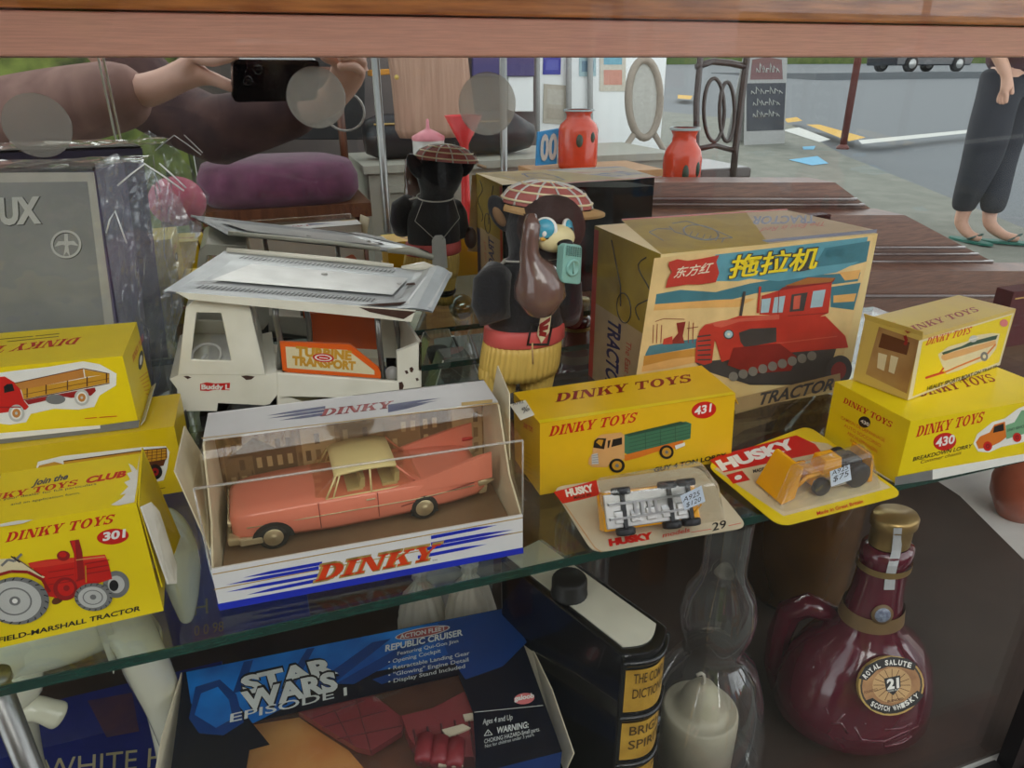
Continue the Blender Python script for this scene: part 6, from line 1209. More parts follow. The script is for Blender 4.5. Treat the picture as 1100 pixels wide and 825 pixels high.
# clear stopper just under the card, chrome rim
YG_ = .475; c0 = onY(622, 600, YG_); t = thing('glass_bottle', (c0.x, YG_, FB), 'clear glass bottle with a faceted ball stopper, standing behind the book flask', 'bottle')
c1 = onY(625, 598, YG_); zs_ = SH - .03
m = MB(); m.lathe((c1.x, YG_, FB + .0005), [(.0001, 0), (.024, 0), (.025, .01), (.025, zs_ - FB - .08), (.018, zs_ - FB - .055), (.009, zs_ - FB - .03), (.0085, zs_ - FB - .014), (.011, zs_ - FB - .012)], M_lamp, 32); m.build('glass', t, normals=False)
m = MB(); m.ell((c1.x, YG_, zs_ + .004), (.0165, .0165, .0165), mat('cut_glass_ball', (190, 194, 192), .08, metal=.85, var=.25, scale=60), seg=12, n=8); m.build('ball_stopper', t)
# big amber bottle and terracotta jug
M_amb = mat('amber_glass', (104, 70, 26), .1, coat=.9, rgb2=(80, 52, 20), scale=10)
c0 = onY(850, 640, .52); r = 52 * mpp(c0); t = thing('amber_bottle', (c0.x, .52, FB), 'large dark amber glass bottle behind the maroon flagon', 'bottle')
hb = SH - .012 - FB
m = MB(); m.lathe((c0.x, .52, FB + .0005), [(.0001, 0), (r * .95, 0), (r, .006), (r, hb * .70), (r * .85, hb * .78), (r * .42, hb * .86), (r * .34, hb * .9)], M_amb, 40); m.build('glass', t)
m = MB(); m.lathe((c0.x, .52, FB + hb * .9), [(r * .36, 0), (r * .38, hb * .02), (r * .38, hb * .085), (.0001, hb * .09)], M_gold, 28); m.build('cap', t)
c0 = onZ(1078, 556, FL); t = thing('terracotta_jug', (c0.x + .02, c0.y, FL), 'small terracotta jug with a dark metal rim, on the white floor at far right', 'jug')
m = MB(); R = .036; m.lathe((c0.x + .02, c0.y, FL + .0005), [(.0001, 0), (R * .6, 0), (R, .03), (R * 1.05, .05), (R * .85, .08), (R * .5, .1), (R * .55, .11)], mat('terracotta_glaze', (176, 86, 54), .3, coat=.3), 36); m.build('body', t)
m = MB(); m.tube([V3((c0.x + .02 + R * .72, c0.y - .024 + .012 * math.cos(a) * .3, FL + .05 + .016 * math.sin(a))) + V3((.008 * math.cos(a), 0, 0)) for a in [2 * PI * k / 18 for k in range(18)]], .003, M_steel, 8, closed=True); m.build('metal_ring', t)
# ------------------------------------------------------------------ the street side, seen in the back mirror
GS = .03                      # the ground rises gently away from the shop
gp0 = V3((0, 2 * MIR - 2.0, 0)); gn = V3((0, GS, 1)).normalized()
def VG(px, py):              # ground point seen in the mirror at a photo pixel
    pv = V3((0, 2.0, 0)); nv = V3((0, -GS, 1)).normalized(); p = onP(px, py, pv, nv); return V3((p.x, 2 * MIR - p.y, p.z))
def gz(y): return (2 * MIR - y - 2.0) * GS
M_pav = mat('grey_pavement', (128, 128, 118), .85, var=.08, scale=6, bump=.1, rgb2=(112, 114, 104)); M_road = mat('asphalt', (112, 116, 120), .8, var=.1, scale=40, rgb2=(98, 102, 106)); M_wl = mat('road_paint_white', (206, 206, 200), .7); M_yl = mat('road_paint_yellow', (214, 168, 60), .7); M_chalk = mat('blue_chalk', (120, 182, 214), .9)
def gpoly(m, pts, mt_, up=0): m.poly([V3((p.x, p.y, p.z + up)) for p in pts], mt_)
def gpt(x, y): return V3((x, y, gz(y)))
kerb = [VG(640, 112), VG(850, 134), VG(905, 166), VG(1000, 204), VG(1100, 245), VG(1400, 400)]
m = MB(); ylo, yhi, xr, xl2 = -60, .25, 40, -12
m.prism([gpt(xl2, yhi), gpt(12, yhi)] + kerb[::-1] + [gpt(xl2, kerb[0].y)], (0, 0, -.12), M_pav); struct('pavement', m)
m = MB(); gpoly(m, [gpt(-60, -70), gpt(60, -70), gpt(60, yhi), gpt(-60, yhi)], M_road, -.10); struct('road', m)
m = MB()
def rp(px, py): p = VG(px, py); return p
for q, mt_ in (([(922, 151), (1100, 134), (1100, 137), (926, 155)], M_wl), ([(866, 134), (880, 134), (930, 148), (912, 152)], M_yl), ([(842, 128), (856, 126), (862, 130), (846, 132)], M_yl), ([(728, 102), (744, 103), (742, 107), (728, 106)], M_yl), ([(840, 140), (858, 137), (892, 150), (880, 153)], M_wl)): gpoly(m, [rp(*p) for p in q], mt_, .004)
struct('road_marking', m)
m = MB()
for q in ([(847, 172), (878, 168), (890, 176), (872, 178)], [(895, 206), (905, 205), (916, 214), (908, 216), (898, 212)], [(862, 158), (876, 157), (874, 161), (863, 161)]): gpoly(m, [rp(*p) for p in q], M_chalk, .004)
struct('pavement_chalk_marking', m)
# mossy wall behind the photographer
M_moss = mat('mossy_bank', (120, 132, 62), .95, bump=1, bscale=14, rgb2=(44, 58, 24), scale=9)
yM = 2 * MIR - 3.6
m = MB(); m.box((-2.6, yM - .3, gz(yM) - .2), (V(190, 100, 3.6).x, yM, 2.6), M_moss); struct('wall_garden', m)
m = MB(); yG = 2 * MIR - 46; m.prism([V3((-30, yG, 1.9)), V3((70, yG, 1.9)), V3((70, yG - 8, 5)), V3((-30, yG - 8, 5))], (0, 0, -3), mat('grass_bank', (100, 116, 60), .9, rgb2=(78, 96, 44), scale=2)); o = struct('hill_bank', m)

# ---- people: body grown from a jointed skeleton, clothes as shells
M_skin = mat('skin', (226, 180, 160), .5, var=.05, scale=20); M_skin2 = mat('skin_fair', (206, 160, 136), .5, var=.05)
def hand(nodes, edges, pre, wrist, palm, tips, r=.0105):
    nodes[pre + 'p'] = (palm, (.040, .022)); edges.append((wrist, pre + 'p'))
    for i, chain in enumerate(tips):
        pv = pre + 'p'
        for j, p in enumerate(chain):
            k = '%sf%d%d' % (pre, i, j); nodes[k] = (p, (r if i else r * 1.15) * (1 - .12 * j)); edges.append((pv, k)); pv = k
# photographer: phone held out to the right of the body
pr = thing('photographer', (-.60, -.42, 0), 'person in a taupe knitted jumper holding up a black phone, reflected in the mirror', 'person')
WORG[pr.name].z = gz(-.42); pr.location.z = gz(-.42); z0 = gz(-.42)
el1 = V(-60, 140, 1.56); wr1 = V(165, 96, 1.43); pm1 = V(200, 80, 1.40)
el2 = V(200, 148, 1.66); wr2 = V(352, 112, 1.45); pm2 = V(376, 88, 1.40)
nodes = {'pel': (V3((-.62, -.44, z0 + .86)), (.15, .12)), 'waist': (V3((-.61, -.44, z0 + 1.0)), (.13, .10)), 'chest': (V3((-.58, -.42, z0 + 1.20)), (.15, .11)), 'neckb': (V3((-.55, -.40, z0 + 1.38)), (.06, .06)), 'neck': (V3((-.53, -.38, z0 + 1.45)), .052), 'head': (V3((-.51, -.36, z0 + 1.54)), (.075, .085)), 'crown': (V3((-.51, -.36, z0 + 1.62)), (.07, .078)), 'top': (V3((-.51, -.37, z0 + 1.67)), .04),
 's1': (V3((-.68, -.33, z0 + 1.31)), .06), 's2': (V3((-.42, -.45, z0 + 1.31)), .06), 'e1': (el1, .042), 'w1': (wr1, .028), 'e2': (el2, .042), 'w2': (wr2, .028),
 'h1': (V3((-.70, -.44, z0 + .80)), .09), 'k1': (V3((-.71, -.40, z0 + .47)), .06), 'a1': (V3((-.71, -.44, z0 + .09)), .042), 't1': (V3((-.71, -.32, z0 + .035)), .034),
 'h2': (V3((-.53, -.46, z0 + .80)), .09), 'k2': (V3((-.52, -.42, z0 + .47)), .06), 'a2': (V3((-.52, -.46, z0 + .09)), .042), 't2': (V3((-.52, -.34, z0 + .035)), .034)}
edges = [('pel', 'waist'), ('waist', 'chest'), ('chest', 'neckb'), ('neckb', 'neck'), ('neck', 'head'), ('head', 'crown'), ('crown', 'top'), ('chest', 's1'), ('chest', 's2'), ('s1', 'e1'), ('e1', 'w1'), ('s2', 'e2'), ('e2', 'w2'), ('pel', 'h1'), ('h1', 'k1'), ('k1', 'a1'), ('a1', 't1'), ('pel', 'h2'), ('h2', 'k2'), ('k2', 'a2'), ('a2', 't2')]
# fingers reach round the phone's two ends
hand(nodes, edges, 'L', 'w1', pm1, [[V(228, 84, 1.38), V(246, 92, 1.365), V(258, 96, 1.36)], [V(226, 66, 1.375), V(244, 62, 1.35), V(256, 60, 1.335)], [V(224, 58, 1.38), V(242, 52, 1.35), V(256, 50, 1.335)], [V(218, 50, 1.385), V(238, 42, 1.355), V(252, 40, 1.335)], [V(212, 44, 1.39), V(230, 33, 1.36), V(246, 30, 1.34)]])
hand(nodes, edges, 'R', 'w2', pm2, [[V(364, 66, 1.38), V(352, 62, 1.36), V(344, 58, 1.355)], [V(386, 76, 1.375), V(380, 70, 1.35), V(362, 72, 1.335)], [V(390, 66, 1.375), V(380, 60, 1.35), V(362, 62, 1.335)], [V(390, 56, 1.38), V(378, 50, 1.35), V(360, 52, 1.335)], [V(386, 46, 1.385), V(374, 42, 1.355), V(358, 44, 1.34)]])
skin('body', nodes, edges, M_skin, pr, 'pel', sub=1)
M_knit = mat('taupe_ribbed_knit', (164, 130, 120), .9, bump=.2, bscale=50, wave=(1, 1, .1), rgb2=(142, 110, 102), scale=30); M_dsl = mat('dark_maroon_sleeve', (92, 66, 62), .85, bump=.15, bscale=60, rgb2=(62, 42, 44), scale=18)
sh = {k: nodes[k] for k in ('pel', 'waist', 'chest', 's1', 'e1', 's2', 'neckb')}
sh = {k: (v[0], tuple(x + .022 for x in v[1]) if isinstance(v[1], tuple) else v[1] + .026) for k, v in sh.items()}
sh['c1'] = (wr1.lerp(el1, .02), .056); sh['m1'] = (wr1.lerp(el1, .5), .068); sh['ms'] = (nodes['s2'][0].lerp(el2, .5), .072)
skin('jumper', sh, [('pel', 'waist'), ('waist', 'chest'), ('chest', 'neckb'), ('chest', 's1'), ('s1', 'e1'), ('e1', 'm1'), ('m1', 'c1'), ('chest', 's2'), ('s2', 'ms')], M_knit, pr, 'chest', sub=2)
skin('dark_sleeve', {'e': (el2, .078), 'u': (nodes['s2'][0].lerp(el2, .62), .075), 'm': (wr2.lerp(el2, .55), .064), 'c': (wr2.lerp(el2, .1), .044)}, [('u', 'e'), ('e', 'm'), ('m', 'c')], M_dsl, pr, 'e', sub=2)
skin('trousers', {k: (nodes[k][0], .115 if k == 'pel' else (.1 if k[0] == 'h' else .075)) for k in ('pel', 'h1', 'k1', 'h2', 'k2')} | {'a1': (nodes['a1'][0] + V3((0, 0, .05)), .062), 'a2': (nodes['a2'][0] + V3((0, 0, .05)), .062)}, [('pel', 'h1'), ('h1', 'k1'), ('k1', 'a1'), ('pel', 'h2'), ('h2', 'k2'), ('k2', 'a2')], mat('dark_jeans', (40, 44, 58), .9), pr, 'pel', sub=2)
m = MB(); hc = nodes['crown'][0]; m.ell(hc + V3((0, -.025, .015)), (.094, .10, .095), mat('brown_hair', (70, 48, 34), .7, bump=.6, bscale=120)); m.build('hair', pr)
m = MB(); fcx_ = nodes['head'][0]
for s in (-1, 1): m.ell(fcx_ + V3((s * .032, .088, .03)), (.012, .006, .007), I['white'], seg=10, n=6); m.ell(fcx_ + V3((s * .032, .094, .03)), (.005, .003, .005), I['black'], seg=8, n=6)
m.build('eyes', pr)
m = MB(); m.ell(fcx_ + V3((0, .096, .0)), (.013, .017, .022), M_skin); m.build('nose', pr)
m = MB(); m.ell(fcx_ + V3((0, .084, -.038)), (.026, .008, .008), mat('lips', (176, 92, 88), .5)); m.build('mouth', pr)
m = MB(); bc = wr2.lerp(pm2, .2) + V3((.02, 0, -.02)); m.tube([bc + V3((.034 * math.cos(a), .02 * math.cos(a), .034 * math.sin(a))) for a in [2 * PI * k / 24 for k in range(24)]], .0022, M_tin, 6, closed=True); m.build('bangle', pr)
# phone: the lens sits at the camera itself
def ph(x, y, z): return CAM + cx * x - cy * y + cf * z
M_ph = mat('black_phone_glass', (16, 16, 20), .12, coat=.5)
t = thing('smartphone', ph(.065, -.02, -.008), 'black phone held sideways in both hands, reflected at the top of the mirror', 'phone')
m = MB(); pts = rounded([ph(-.012, -.055, -.0035), ph(.136, -.055, -.0035), ph(.136, .016, -.0035), ph(-.012, .016, -.0035)], .011); m.prism(pts, -cf * .008, M_ph); cs_ = m.build('case', t)
m = MB(); m.lathe(ph(.028, 0, -.0034), [(.008, 0), (.008, .002), (.006, .0022), (.0001, .0012)], mat('lens_glass', (10, 12, 24), .05, coat=1), 24, axis=cf); m.build('camera_lens', cs_); m = MB(); m.lathe(ph(.012, -.018, -.0034), [(.008, 0), (.008, .002), (.006, .0022), (.0001, .0012)], mat('lens_glass', (10, 12, 24)), 24, axis=cf); m.build('camera_lens', cs_)

# passer-by in black trousers and thongs
pb = VG(1036, 256); z0 = pb.z
ps = thing('passer_by', pb, 'person in black trousers and open sandals standing on the pavement, reflected at right', 'person')
n0 = lambda x, y, z: V3((pb.x + x, pb.y + y, z0 + z))
nodes = {'pel': (n0(.06, 0, .92), (.16, .12)), 'waist': (n0(.07, 0, 1.06), (.13, .10)), 'chest': (n0(.08, 0, 1.28), (.16, .11)), 'nb': (n0(.08, 0, 1.46), .06), 'neck': (n0(.08, .01, 1.52), .052), 'head': (n0(.08, .02, 1.61), (.075, .085)), 'crown': (n0(.08, .02, 1.69), (.07, .08)), 'top': (n0(.08, .01, 1.74), .04),
 's1': (n0(-.12, 0, 1.40), .06), 'e1': (n0(-.17, -.02, 1.12), .042), 'w1': (n0(-.12, .10, .93), .03), 's2': (n0(.28, 0, 1.40), .06), 'e2': (n0(.34, -.02, 1.12), .042), 'w2': (n0(.36, .06, .90), .03),
 'h1': (n0(-.03, 0, .86), .09), 'k1': (n0(-.06, .04, .50), .06), 'a1': (n0(-.07, 0, .10), .04), 't1': (n0(-.06, .07, .04), .03), 'u1': (n0(-.05, .15, .03), .024),
 'h2': (n0(.16, 0, .86), .09), 'k2': (n0(.15, -.04, .50), .06), 'a2': (n0(.04, .10, .10), .04), 't2': (n0(.10, .17, .04), .03), 'u2': (n0(.16, .23, .03), .024)}
edges = [('pel', 'waist'), ('waist', 'chest'), ('chest', 'nb'), ('nb', 'neck'), ('neck', 'head'), ('head', 'crown'), ('crown', 'top'), ('chest', 's1'), ('s1', 'e1'), ('e1', 'w1'), ('chest', 's2'), ('s2', 'e2'), ('e2', 'w2'), ('pel', 'h1'), ('h1', 'k1'), ('k1', 'a1'), ('a1', 't1'), ('t1', 'u1'), ('pel', 'h2'), ('h2', 'k2'), ('k2', 'a2'), ('a2', 't2'), ('t2', 'u2')]
for s, wv in (('P', 'w1'), ('Q', 'w2')):
    w_ = nodes[wv][0]; hand(nodes, edges, s, wv, w_ + V3((0, .02, -.06)), [[w_ + V3((.02 * (1 if s == 'P' else -1), .04, -.08)), w_ + V3((.02 * (1 if s == 'P' else -1), .05, -.11))]] + [[w_ + V3((0, -.01 + .016 * i, -.12)), w_ + V3((0, -.005 + .016 * i, -.155 - .006 * (i in (1, 2)))),] for i in range(4)])
skin('body', nodes, edges, M_skin2, ps, 'pel', sub=1)
M_blk = mat('black_trouser_cloth', (30, 32, 42), .9, bump=.0, bscale=30, rgb2=(28, 30, 39), scale=12)
skin('trousers', {'pel': (nodes['pel'][0], (.19, .15)), 'wst': (n0(.065, 0, 1.0), (.17, .135)), 'h1': (nodes['h1'][0], .125), 'h2': (nodes['h2'][0], .125), 'k1': (nodes['k1'][0], .115), 'k2': (nodes['k2'][0], .115), 'c1': (nodes['a1'][0] + V3((0, 0, .12)), .075), 'c2': (nodes['a2'][0] + V3((0, 0, .12)), .075), 'd1': (nodes['a1'][0] + V3((0, 0, .06)), .06), 'd2': (nodes['a2'][0] + V3((0, 0, .06)), .06)}, [('pel', 'wst'), ('pel', 'h1'), ('h1', 'k1'), ('k1', 'c1'), ('c1', 'd1'), ('pel', 'h2'), ('h2', 'k2'), ('k2', 'c2'), ('c2', 'd2')], M_blk, ps, 'pel', sub=2)
skin('top', {k: (nodes[k][0], tuple(x + .055 for x in nodes[k][1]) if isinstance(nodes[k][1], tuple) else nodes[k][1] + .03) for k in ('waist', 'chest', 'nb', 's1', 'e1', 's2', 'e2')} | {'hem': (n0(.062, 0, .90), (.235, .20))}, [('hem', 'waist'), ('waist', 'chest'), ('chest', 'nb'), ('chest', 's1'), ('s1', 'e1'), ('chest', 's2'), ('s2', 'e2')], mat('maroon_top_cloth', (74, 44, 52), .9), ps, 'chest', sub=2)
m = MB(); m.ell(nodes['crown'][0] + V3((0, -.02, .015)), (.094, .10, .095), mat('brown_hair', (70, 48, 34))); m.build('hair', ps)
for k, (a_, b_2) in enumerate((('t1', 'u1'), ('t2', 'u2'))):
    m = MB(); a0, b0 = nodes[a_][0], nodes[b_2][0]; d = (b0 - a0); d.z = 0; d.normalize(); s_ = V3((-d.y, d.x, 0)); lo = z0 + .001
    ring = []
    for ang in [2 * PI * j / 20 for j in range(20)]: p = (a0 + b0) / 2 - d * .02 + d * (.135 * math.cos(ang)) + s_ * (.045 * math.sin(ang)); ring.append(V3((p.x, p.y, lo)))
    m.prism(ring, (0, 0, .012), mat('teal_sandal_sole', (40, 110, 96), .6)); m.tube([a0 + d * .02 + s_ * .04 - V3((0, 0, .02)), b0 + V3((0, 0, .028)), a0 + d * .02 - s_ * .04 - V3((0, 0, .02))], .006, mat('sandal_strap', (60, 90, 84), .6), 8); m.build('sandal', ps)

# rust coloured post, sandwich board, parked car
b = VG(905, 160); r = 3.6 * (V3((b.x, 2 * MIR - b.y, b.z)) - CAM).dot(cf) / 770
t = thing('rusty_post', b, 'thin rust-coloured post at the kerb, reflected in the mirror', 'post')
m = MB(); m.lathe(b, [(r, .02), (r, 3.0)], mat('rust_paint', (112, 58, 50), .6), 16, caps=True); m.build('shaft', t)
m = MB(); m.lathe(b, [(r * 1.8, 0), (r * 1.8, .02), (r, .05)], mat('rust_paint', (112, 58, 50)), 16, caps=True); m.build('base_plate', t)
d = 7.5
q = [V(*p, d) for p in ((800, 138), (843, 138), (845, 60), (804, 60))]; gz_ = gz(q[0].y)
t = thing('sandwich_board', V3(((q[0].x + q[1].x) / 2, q[0].y - .15, gz_)), 'black chalkboard sandwich sign with white chalk scrawl on the pavement', 'sign')
hB = .95; wB = (q[1].x - q[0].x); xb = q[0].x; zt_ = max(q[2].z, gz_ + .8); M_chb = mat('chalkboard', (58, 60, 68), .6, rgb2=(48, 50, 58), scale=10); M_frw = mat('grey_white_frame', (166, 166, 164), .6)
for s in (1, -1):
    f = Face(); y_b, y_t = q[0].y + (.02 if s > 0 else -.34), q[0].y - .16 + s * .015
    bq_ = [V3((xb, y_b, gz_)), V3((xb + wB, y_b, gz_)), V3((xb + wB, y_t, zt_)), V3((xb, y_t, zt_))]
    f.prism(bq_, (0, .015 * s, 0), M_frw); lerp = lambda u, v: bq_[0].lerp(bq_[1], u).lerp(bq_[3].lerp(bq_[2], u), v) + V3((0, (.018) * s, 0))
    f.poly([lerp(.04, .16), lerp(.96, .16), lerp(.98, .70), lerp(.02, .70)], M_chb)
    f.poly([lerp(.1, .74), lerp(.9, .74), lerp(.86, .96), lerp(.5, .99), lerp(.14, .96)], mat('sign_header', (120, 84, 84), .6))
    if s > 0:
        for tx, u0, u1, v, hh in (('', .80, .22, .82, .09), ('', .90, .1, .58, .07), ('', .84, .16, .45, .07), ('', .84, .16, .32, .07)):
            for k in range(7):
                ua = u0 + (u1 - u0) * k / 7; ub = u0 + (u1 - u0) * (k + .72) / 7; g_a, g_b = lerp(ua, v + (k % 2) * hh * .4), lerp(ub, v + hh * (.5 + .3 * (k % 3)))
                f.tube([g_a + V3((0, .003, 0)), g_b + V3((0, .003, 0)), lerp(ub, v) + V3((0, .003, 0))], .006, M_wl, 5)
    f.build('panel', t, normals=False)
d = 27
cw_ = V(985, 77, d); gzc = gz(cw_.y); sc_c = 1.0
t = thing('parked_car', V3((cw_.x, cw_.y, gzc - .1)), 'dark parked car across the road at the top of the mirror', 'car')
zc0 = min(cw_.z, gzc + .55); zc0 = cw_.z
co = V3((cw_.x, cw_.y, zc0)); M_car = mat('dark_car_paint', (40, 44, 52), .25, coat=.6); t.location.z = zc0; WORG[t.name] = co
cq = lambda x, y, z: co + V3((x, y, z))
m = MB(); side = [(-2.1, .25), (-2.15, .6), (-1.9, .85), (-1.1, .95), (-.5, 1.4), (.8, 1.42), (1.5, .98), (2.1, .9), (2.2, .55), (2.1, .25)]
m.prism([cq(x, -.85, z) for x, z in side], (0, 1.7, 0), M_car); m.build('body', t, mods=[('bevel', .05, 2)])
for x in (-1.3, 1.35):
    for y in (-.8, .8): m = MB(); m.lathe(cq(x, y, .32), [(.0001, -.12), (.2, -.12), (.32, -.1), (.32, .1), (.2, .12), (.0001, .12)], M_tyre, 24, axis=(0, 1, 0)); w_ = m.build('wheel', t); m = MB(); m.lathe(cq(x, y, .32), [(.19, -.13), (.19, .13)], M_tin, 20, axis=(0, 1, 0), caps=True); m.build('hubcap', w_)
m = MB(); m.prism([cq(x, .852, z) for x, z in ((-.9, .98), (-.42, 1.32), (.7, 1.34), (1.2, 1.0))], (0, .01, 0), M_dk); m.build('side_window', t)
# bank the car stands on
m = MB(); m.box((cw_.x - 8, cw_.y - 4, -1), (cw_.x + 30, cw_.y + 3, zc0), M_road); struct('road_camber', m)

# brown slatted display stand, stepped
M_stand = mat('brown_stand_wood', (122, 82, 64), .4, scale=12, wave=(1, 1, 14), rgb2=(92, 60, 48)); M_slat = mat('varnished_slat', (104, 84, 80), .22, coat=.6)
t = thing('stepped_stand', V(900, 330, 1.75) * 1, 'brown slatted wooden stand with stepped tops, reflected behind the tractor picture carton', 'display stand')
WORG[t.name].z = 0; t.location.z = 0
def tier(name, quad, d, d2, slats=0):
    q = [V(*p, d) for p in quad]; m = MB(); m.prism(q, (0, -(d2 - d), 0), M_stand); m.build(name, t)
    for k in range(slats):
        f_ = (k + .6) / slats; a = q[0].lerp(q[3], f_) + V3((0, .006, 0)); b = q[1].lerp(q[2], f_) + V3((0, .006, 0)); mm = MB(); mm.tube([a, b], .006, M_slat, 8); mm.build('slat', t)
tier('upper_tier', ((640, 196), (897, 196), (965, 246), (640, 246)), 2.3, 2.45, 0)
tier('middle_tier', ((640, 232), (972, 231), (1098, 298), (640, 298)), 2.15, 2.3, 0)
tier('lower_tier', ((640, 290), (1420, 292), (1420, 520), (640, 520)), 2.0, 2.15, 0)
for y, d, x1_ in ((214, 2.29, 920), (220, 2.29, 928), (228, 2.28, 940), (266, 2.14, 1036), (273, 2.14, 1050), (281, 2.14, 1066), (318, 1.99, 1300), (345, 1.99, 1300)):
    m = MB(); m.tube([V(640, y, d), V(x1_, y, d)], .007, M_slat, 8); m.build('slat', t)

# ornate dark chair back by the stand
M_cw = mat('dark_carved_wood', (58, 38, 32), .35, coat=.3)
d = 3.3; cv = lambda px, py: V(px, py, d); zg = gz(cv(770, 205).y)
t = thing('carved_chair', V3((cv(770, 200).x, cv(770, 200).y - .2, zg)), 'dark carved balloon-back chair standing on the pavement, reflected at upper right', 'chair')
fx = lambda p: cv(*p)
m = MB(); m.tube([fx(p) for p in ((752, 205), (748, 160), (748, 110), (752, 66), (754, 40))], .016, M_cw, 10); m.build('back_post', t)
m = MB(); m.tube([fx(p) for p in ((786, 205), (790, 160), (796, 110), (802, 66), (804, 40))], .018, M_cw, 10); m.build('back_post', t)
m = MB(); m.tube([fx(p) for p in ((748, 72), (765, 66), (785, 68), (803, 72))], .016, M_cw, 10); m.tube([fx(p) for p in ((752, 44), (778, 34), (804, 42))], .018, M_cw, 10); m.build('crest_rail', t)
m = MB(); m.tube([fx((771 + 11 * math.cos(a) - 4, 118 + 34 * math.sin(a))) for a in [2 * PI * k / 24 for k in range(24)]], .010, M_cw, 8, closed=True); m.tube([fx((781 + 8 * math.cos(a), 120 + 32 * math.sin(a))) for a in [2 * PI * k / 24 for k in range(24)]], .010, M_cw, 8, closed=True); m.tube([fx(p) for p in ((750, 160), (768, 156), (790, 162))], .014, M_cw, 8); m.build('splat', t)
sc0 = cv(770, 214); m = MB(); m.box((sc0.x - .2, sc0.y - .42, zg + .42), (sc0.x + .2, sc0.y + .0, zg + .48), M_cw); m.build('seat', t, mods=[('bevel', .015, 2)])
for sx_ in (-.18, .18):
    for yy in (-.40, -.03): m = MB(); m.tube([V3((sc0.x + sx_, sc0.y + yy, zg + .43)), V3((sc0.x + sx_ * 1.05, sc0.y + yy, zg + .003))], [.02, .014], M_cw, 10); m.build('leg', t)

# pale counter with things on it, and the bright shop window with posters
M_cnt = mat('pale_counter_paint', (176, 172, 158), .5, var=.04); M_lw = mat('light_pine', (196, 150, 100), .5, rgb2=(176, 128, 80), scale=9, wave=(2, 14, 14))
d = 3.0; a = V(395, 178, d); b = V(600, 176, d); zg = gz(a.y)
t = thing('pale_counter', V3(((a.x + b.x) / 2, a.y - .25, zg)), 'long pale painted counter with panelled front, reflected in the mirror', 'counter')
m = MB(); m.box((a.x, a.y - .5, zg), (b.x + .55, a.y, a.z - .03), M_cnt); m.build('cabinet_body', t)
m = MB(); m.box((a.x - .02, a.y - .52, a.z - .03), (b.x + .57, a.y + .02, a.z), M_cnt); m.build('worktop', t)
for k in range(3): m = MB(); x0_ = a.x + .05 + k * .36; m.frame([V3((x0_, a.y + .001, zg + .08)), V3((x0_ + .3, a.y + .001, zg + .08)), V3((x0_ + .3, a.y + .001, a.z - .08)), V3((x0_, a.y + .001, a.z - .08))], [V3((x0_ + .03, a.y + .001, zg + .11)), V3((x0_ + .27, a.y + .001, zg + .11)), V3((x0_ + .27, a.y + .001, a.z - .11)), V3((x0_ + .03, a.y + .001, a.z - .11))], (0, .012, 0), M_cnt); m.build('panel_moulding', t)
ztop = a.z; yc = a.y
# black holdall on the counter
M_lea = mat('black_leather', (28, 27, 32), .4, bump=.2)
p0, p1_ = V(398, 176, 3.1), V(578, 176, 3.1)
t = thing('black_holdall', V3(((p0.x + p1_.x) / 2, p0.y - .1, ztop)), 'long black leather holdall lying on the pale counter', 'bag')
m = MB(); hh = V(480, 122, 3.1).z - ztop; m.tube([V3((p0.x, yc - .2, ztop + hh * .5)), V3((p0.x + .06, yc - .2, ztop + hh * .5)), V3((p1_.x - .1, yc - .2, ztop + hh * .52)), V3((p1_.x, yc - .2, ztop + hh * .4))], [hh * .36, hh * .5, hh * .5, hh * .28], M_lea, 24); m.build('body', t)
m = MB(); m.tube([V3((p0.x + .03, yc - .2 + hh * .42, ztop + hh * .8)), V3((p1_.x - .12, yc - .2 + hh * .42, ztop + hh * .8))], .005, M_gold, 6); m.build('zip', t)
# orange vase, with its doubled reflection built as a second vase
M_vas = mat('orange_red_vase', (212, 70, 40), .25, coat=.4)
def vase(px, y0, y1, w_, d, lab):
    b = V(px, y1, d); tp = V(px, y0, d); H_ = tp.z - b.z; k_ = (V3((b.x, 2 * MIR - b.y, b.z)) - CAM).dot(cf) / 770; R = w_ / 2 * k_
    t = thing('enamel_churn', b, lab, 'vase', 'orange vases on the counter')
    m = MB(); m.lathe(b, [(.0001, .001), (R * .96, .001), (R, H_ * .08), (R, H_ * .66), (R * .9, H_ * .76), (R * .62, H_ * .85), (R * .6, H_ * .92), (R * .75, H_)], M_vas, 30); m.build('body', t)
    m = MB(); m.lathe(b, [(R * .78, H_ * .98), (R * .78, H_ * 1.01), (R * .62, H_ * 1.01)], mat('grey_rim', (150, 158, 156), .4), 30); m.build('rim', t)
    m = MB(); m.ell(b + V3((-R * .3, R * .9, H_ * .5)), (R * .2, R * .12, H_ * .12), mat('leaf_motif', (40, 72, 58), .4), seg=12, n=8); m.ell(b + V3((R * .35, R * .88, H_ * .55)), (R * .16, R * .12, H_ * .1), mat('leaf_motif', (40, 72, 58)), seg=12, n=8); m.build('leaf_motif', t)
dv_ = 2.62
vase(620, 118, 180, 42, dv_, 'bright orange-red vase with dark leaf motifs, before the bright window'); vase(728, 138, 230, 40, 2.62, 'dark red vase beside the carved chair, right of the bright window')
bb_ = V(620, 180, dv_); zg = gz(bb_.y); m = MB(); xx0, xx1 = V(570, 180, dv_).x, V(745, 180, dv_).x
tt = thing('vase_table', V3(((xx0 + xx1) / 2, bb_.y - .1, zg)), 'small table carrying the orange vase and the blue sign', 'table')
m = MB(); m.box((xx0, bb_.y - .14, bb_.z - .025), (V(690, 180, dv_).x, bb_.y + .16, bb_.z), M_lw); m.build('tabletop', tt)
for x in (xx0 + .03, V(690, 180, dv_).x - .03):
    for yy in (bb_.y - .12, bb_.y + .14): m = MB(); m.box((x - .015, yy - .015, zg), (x + .015, yy + .015, bb_.z - .025), M_lw); m.build('leg', tt)
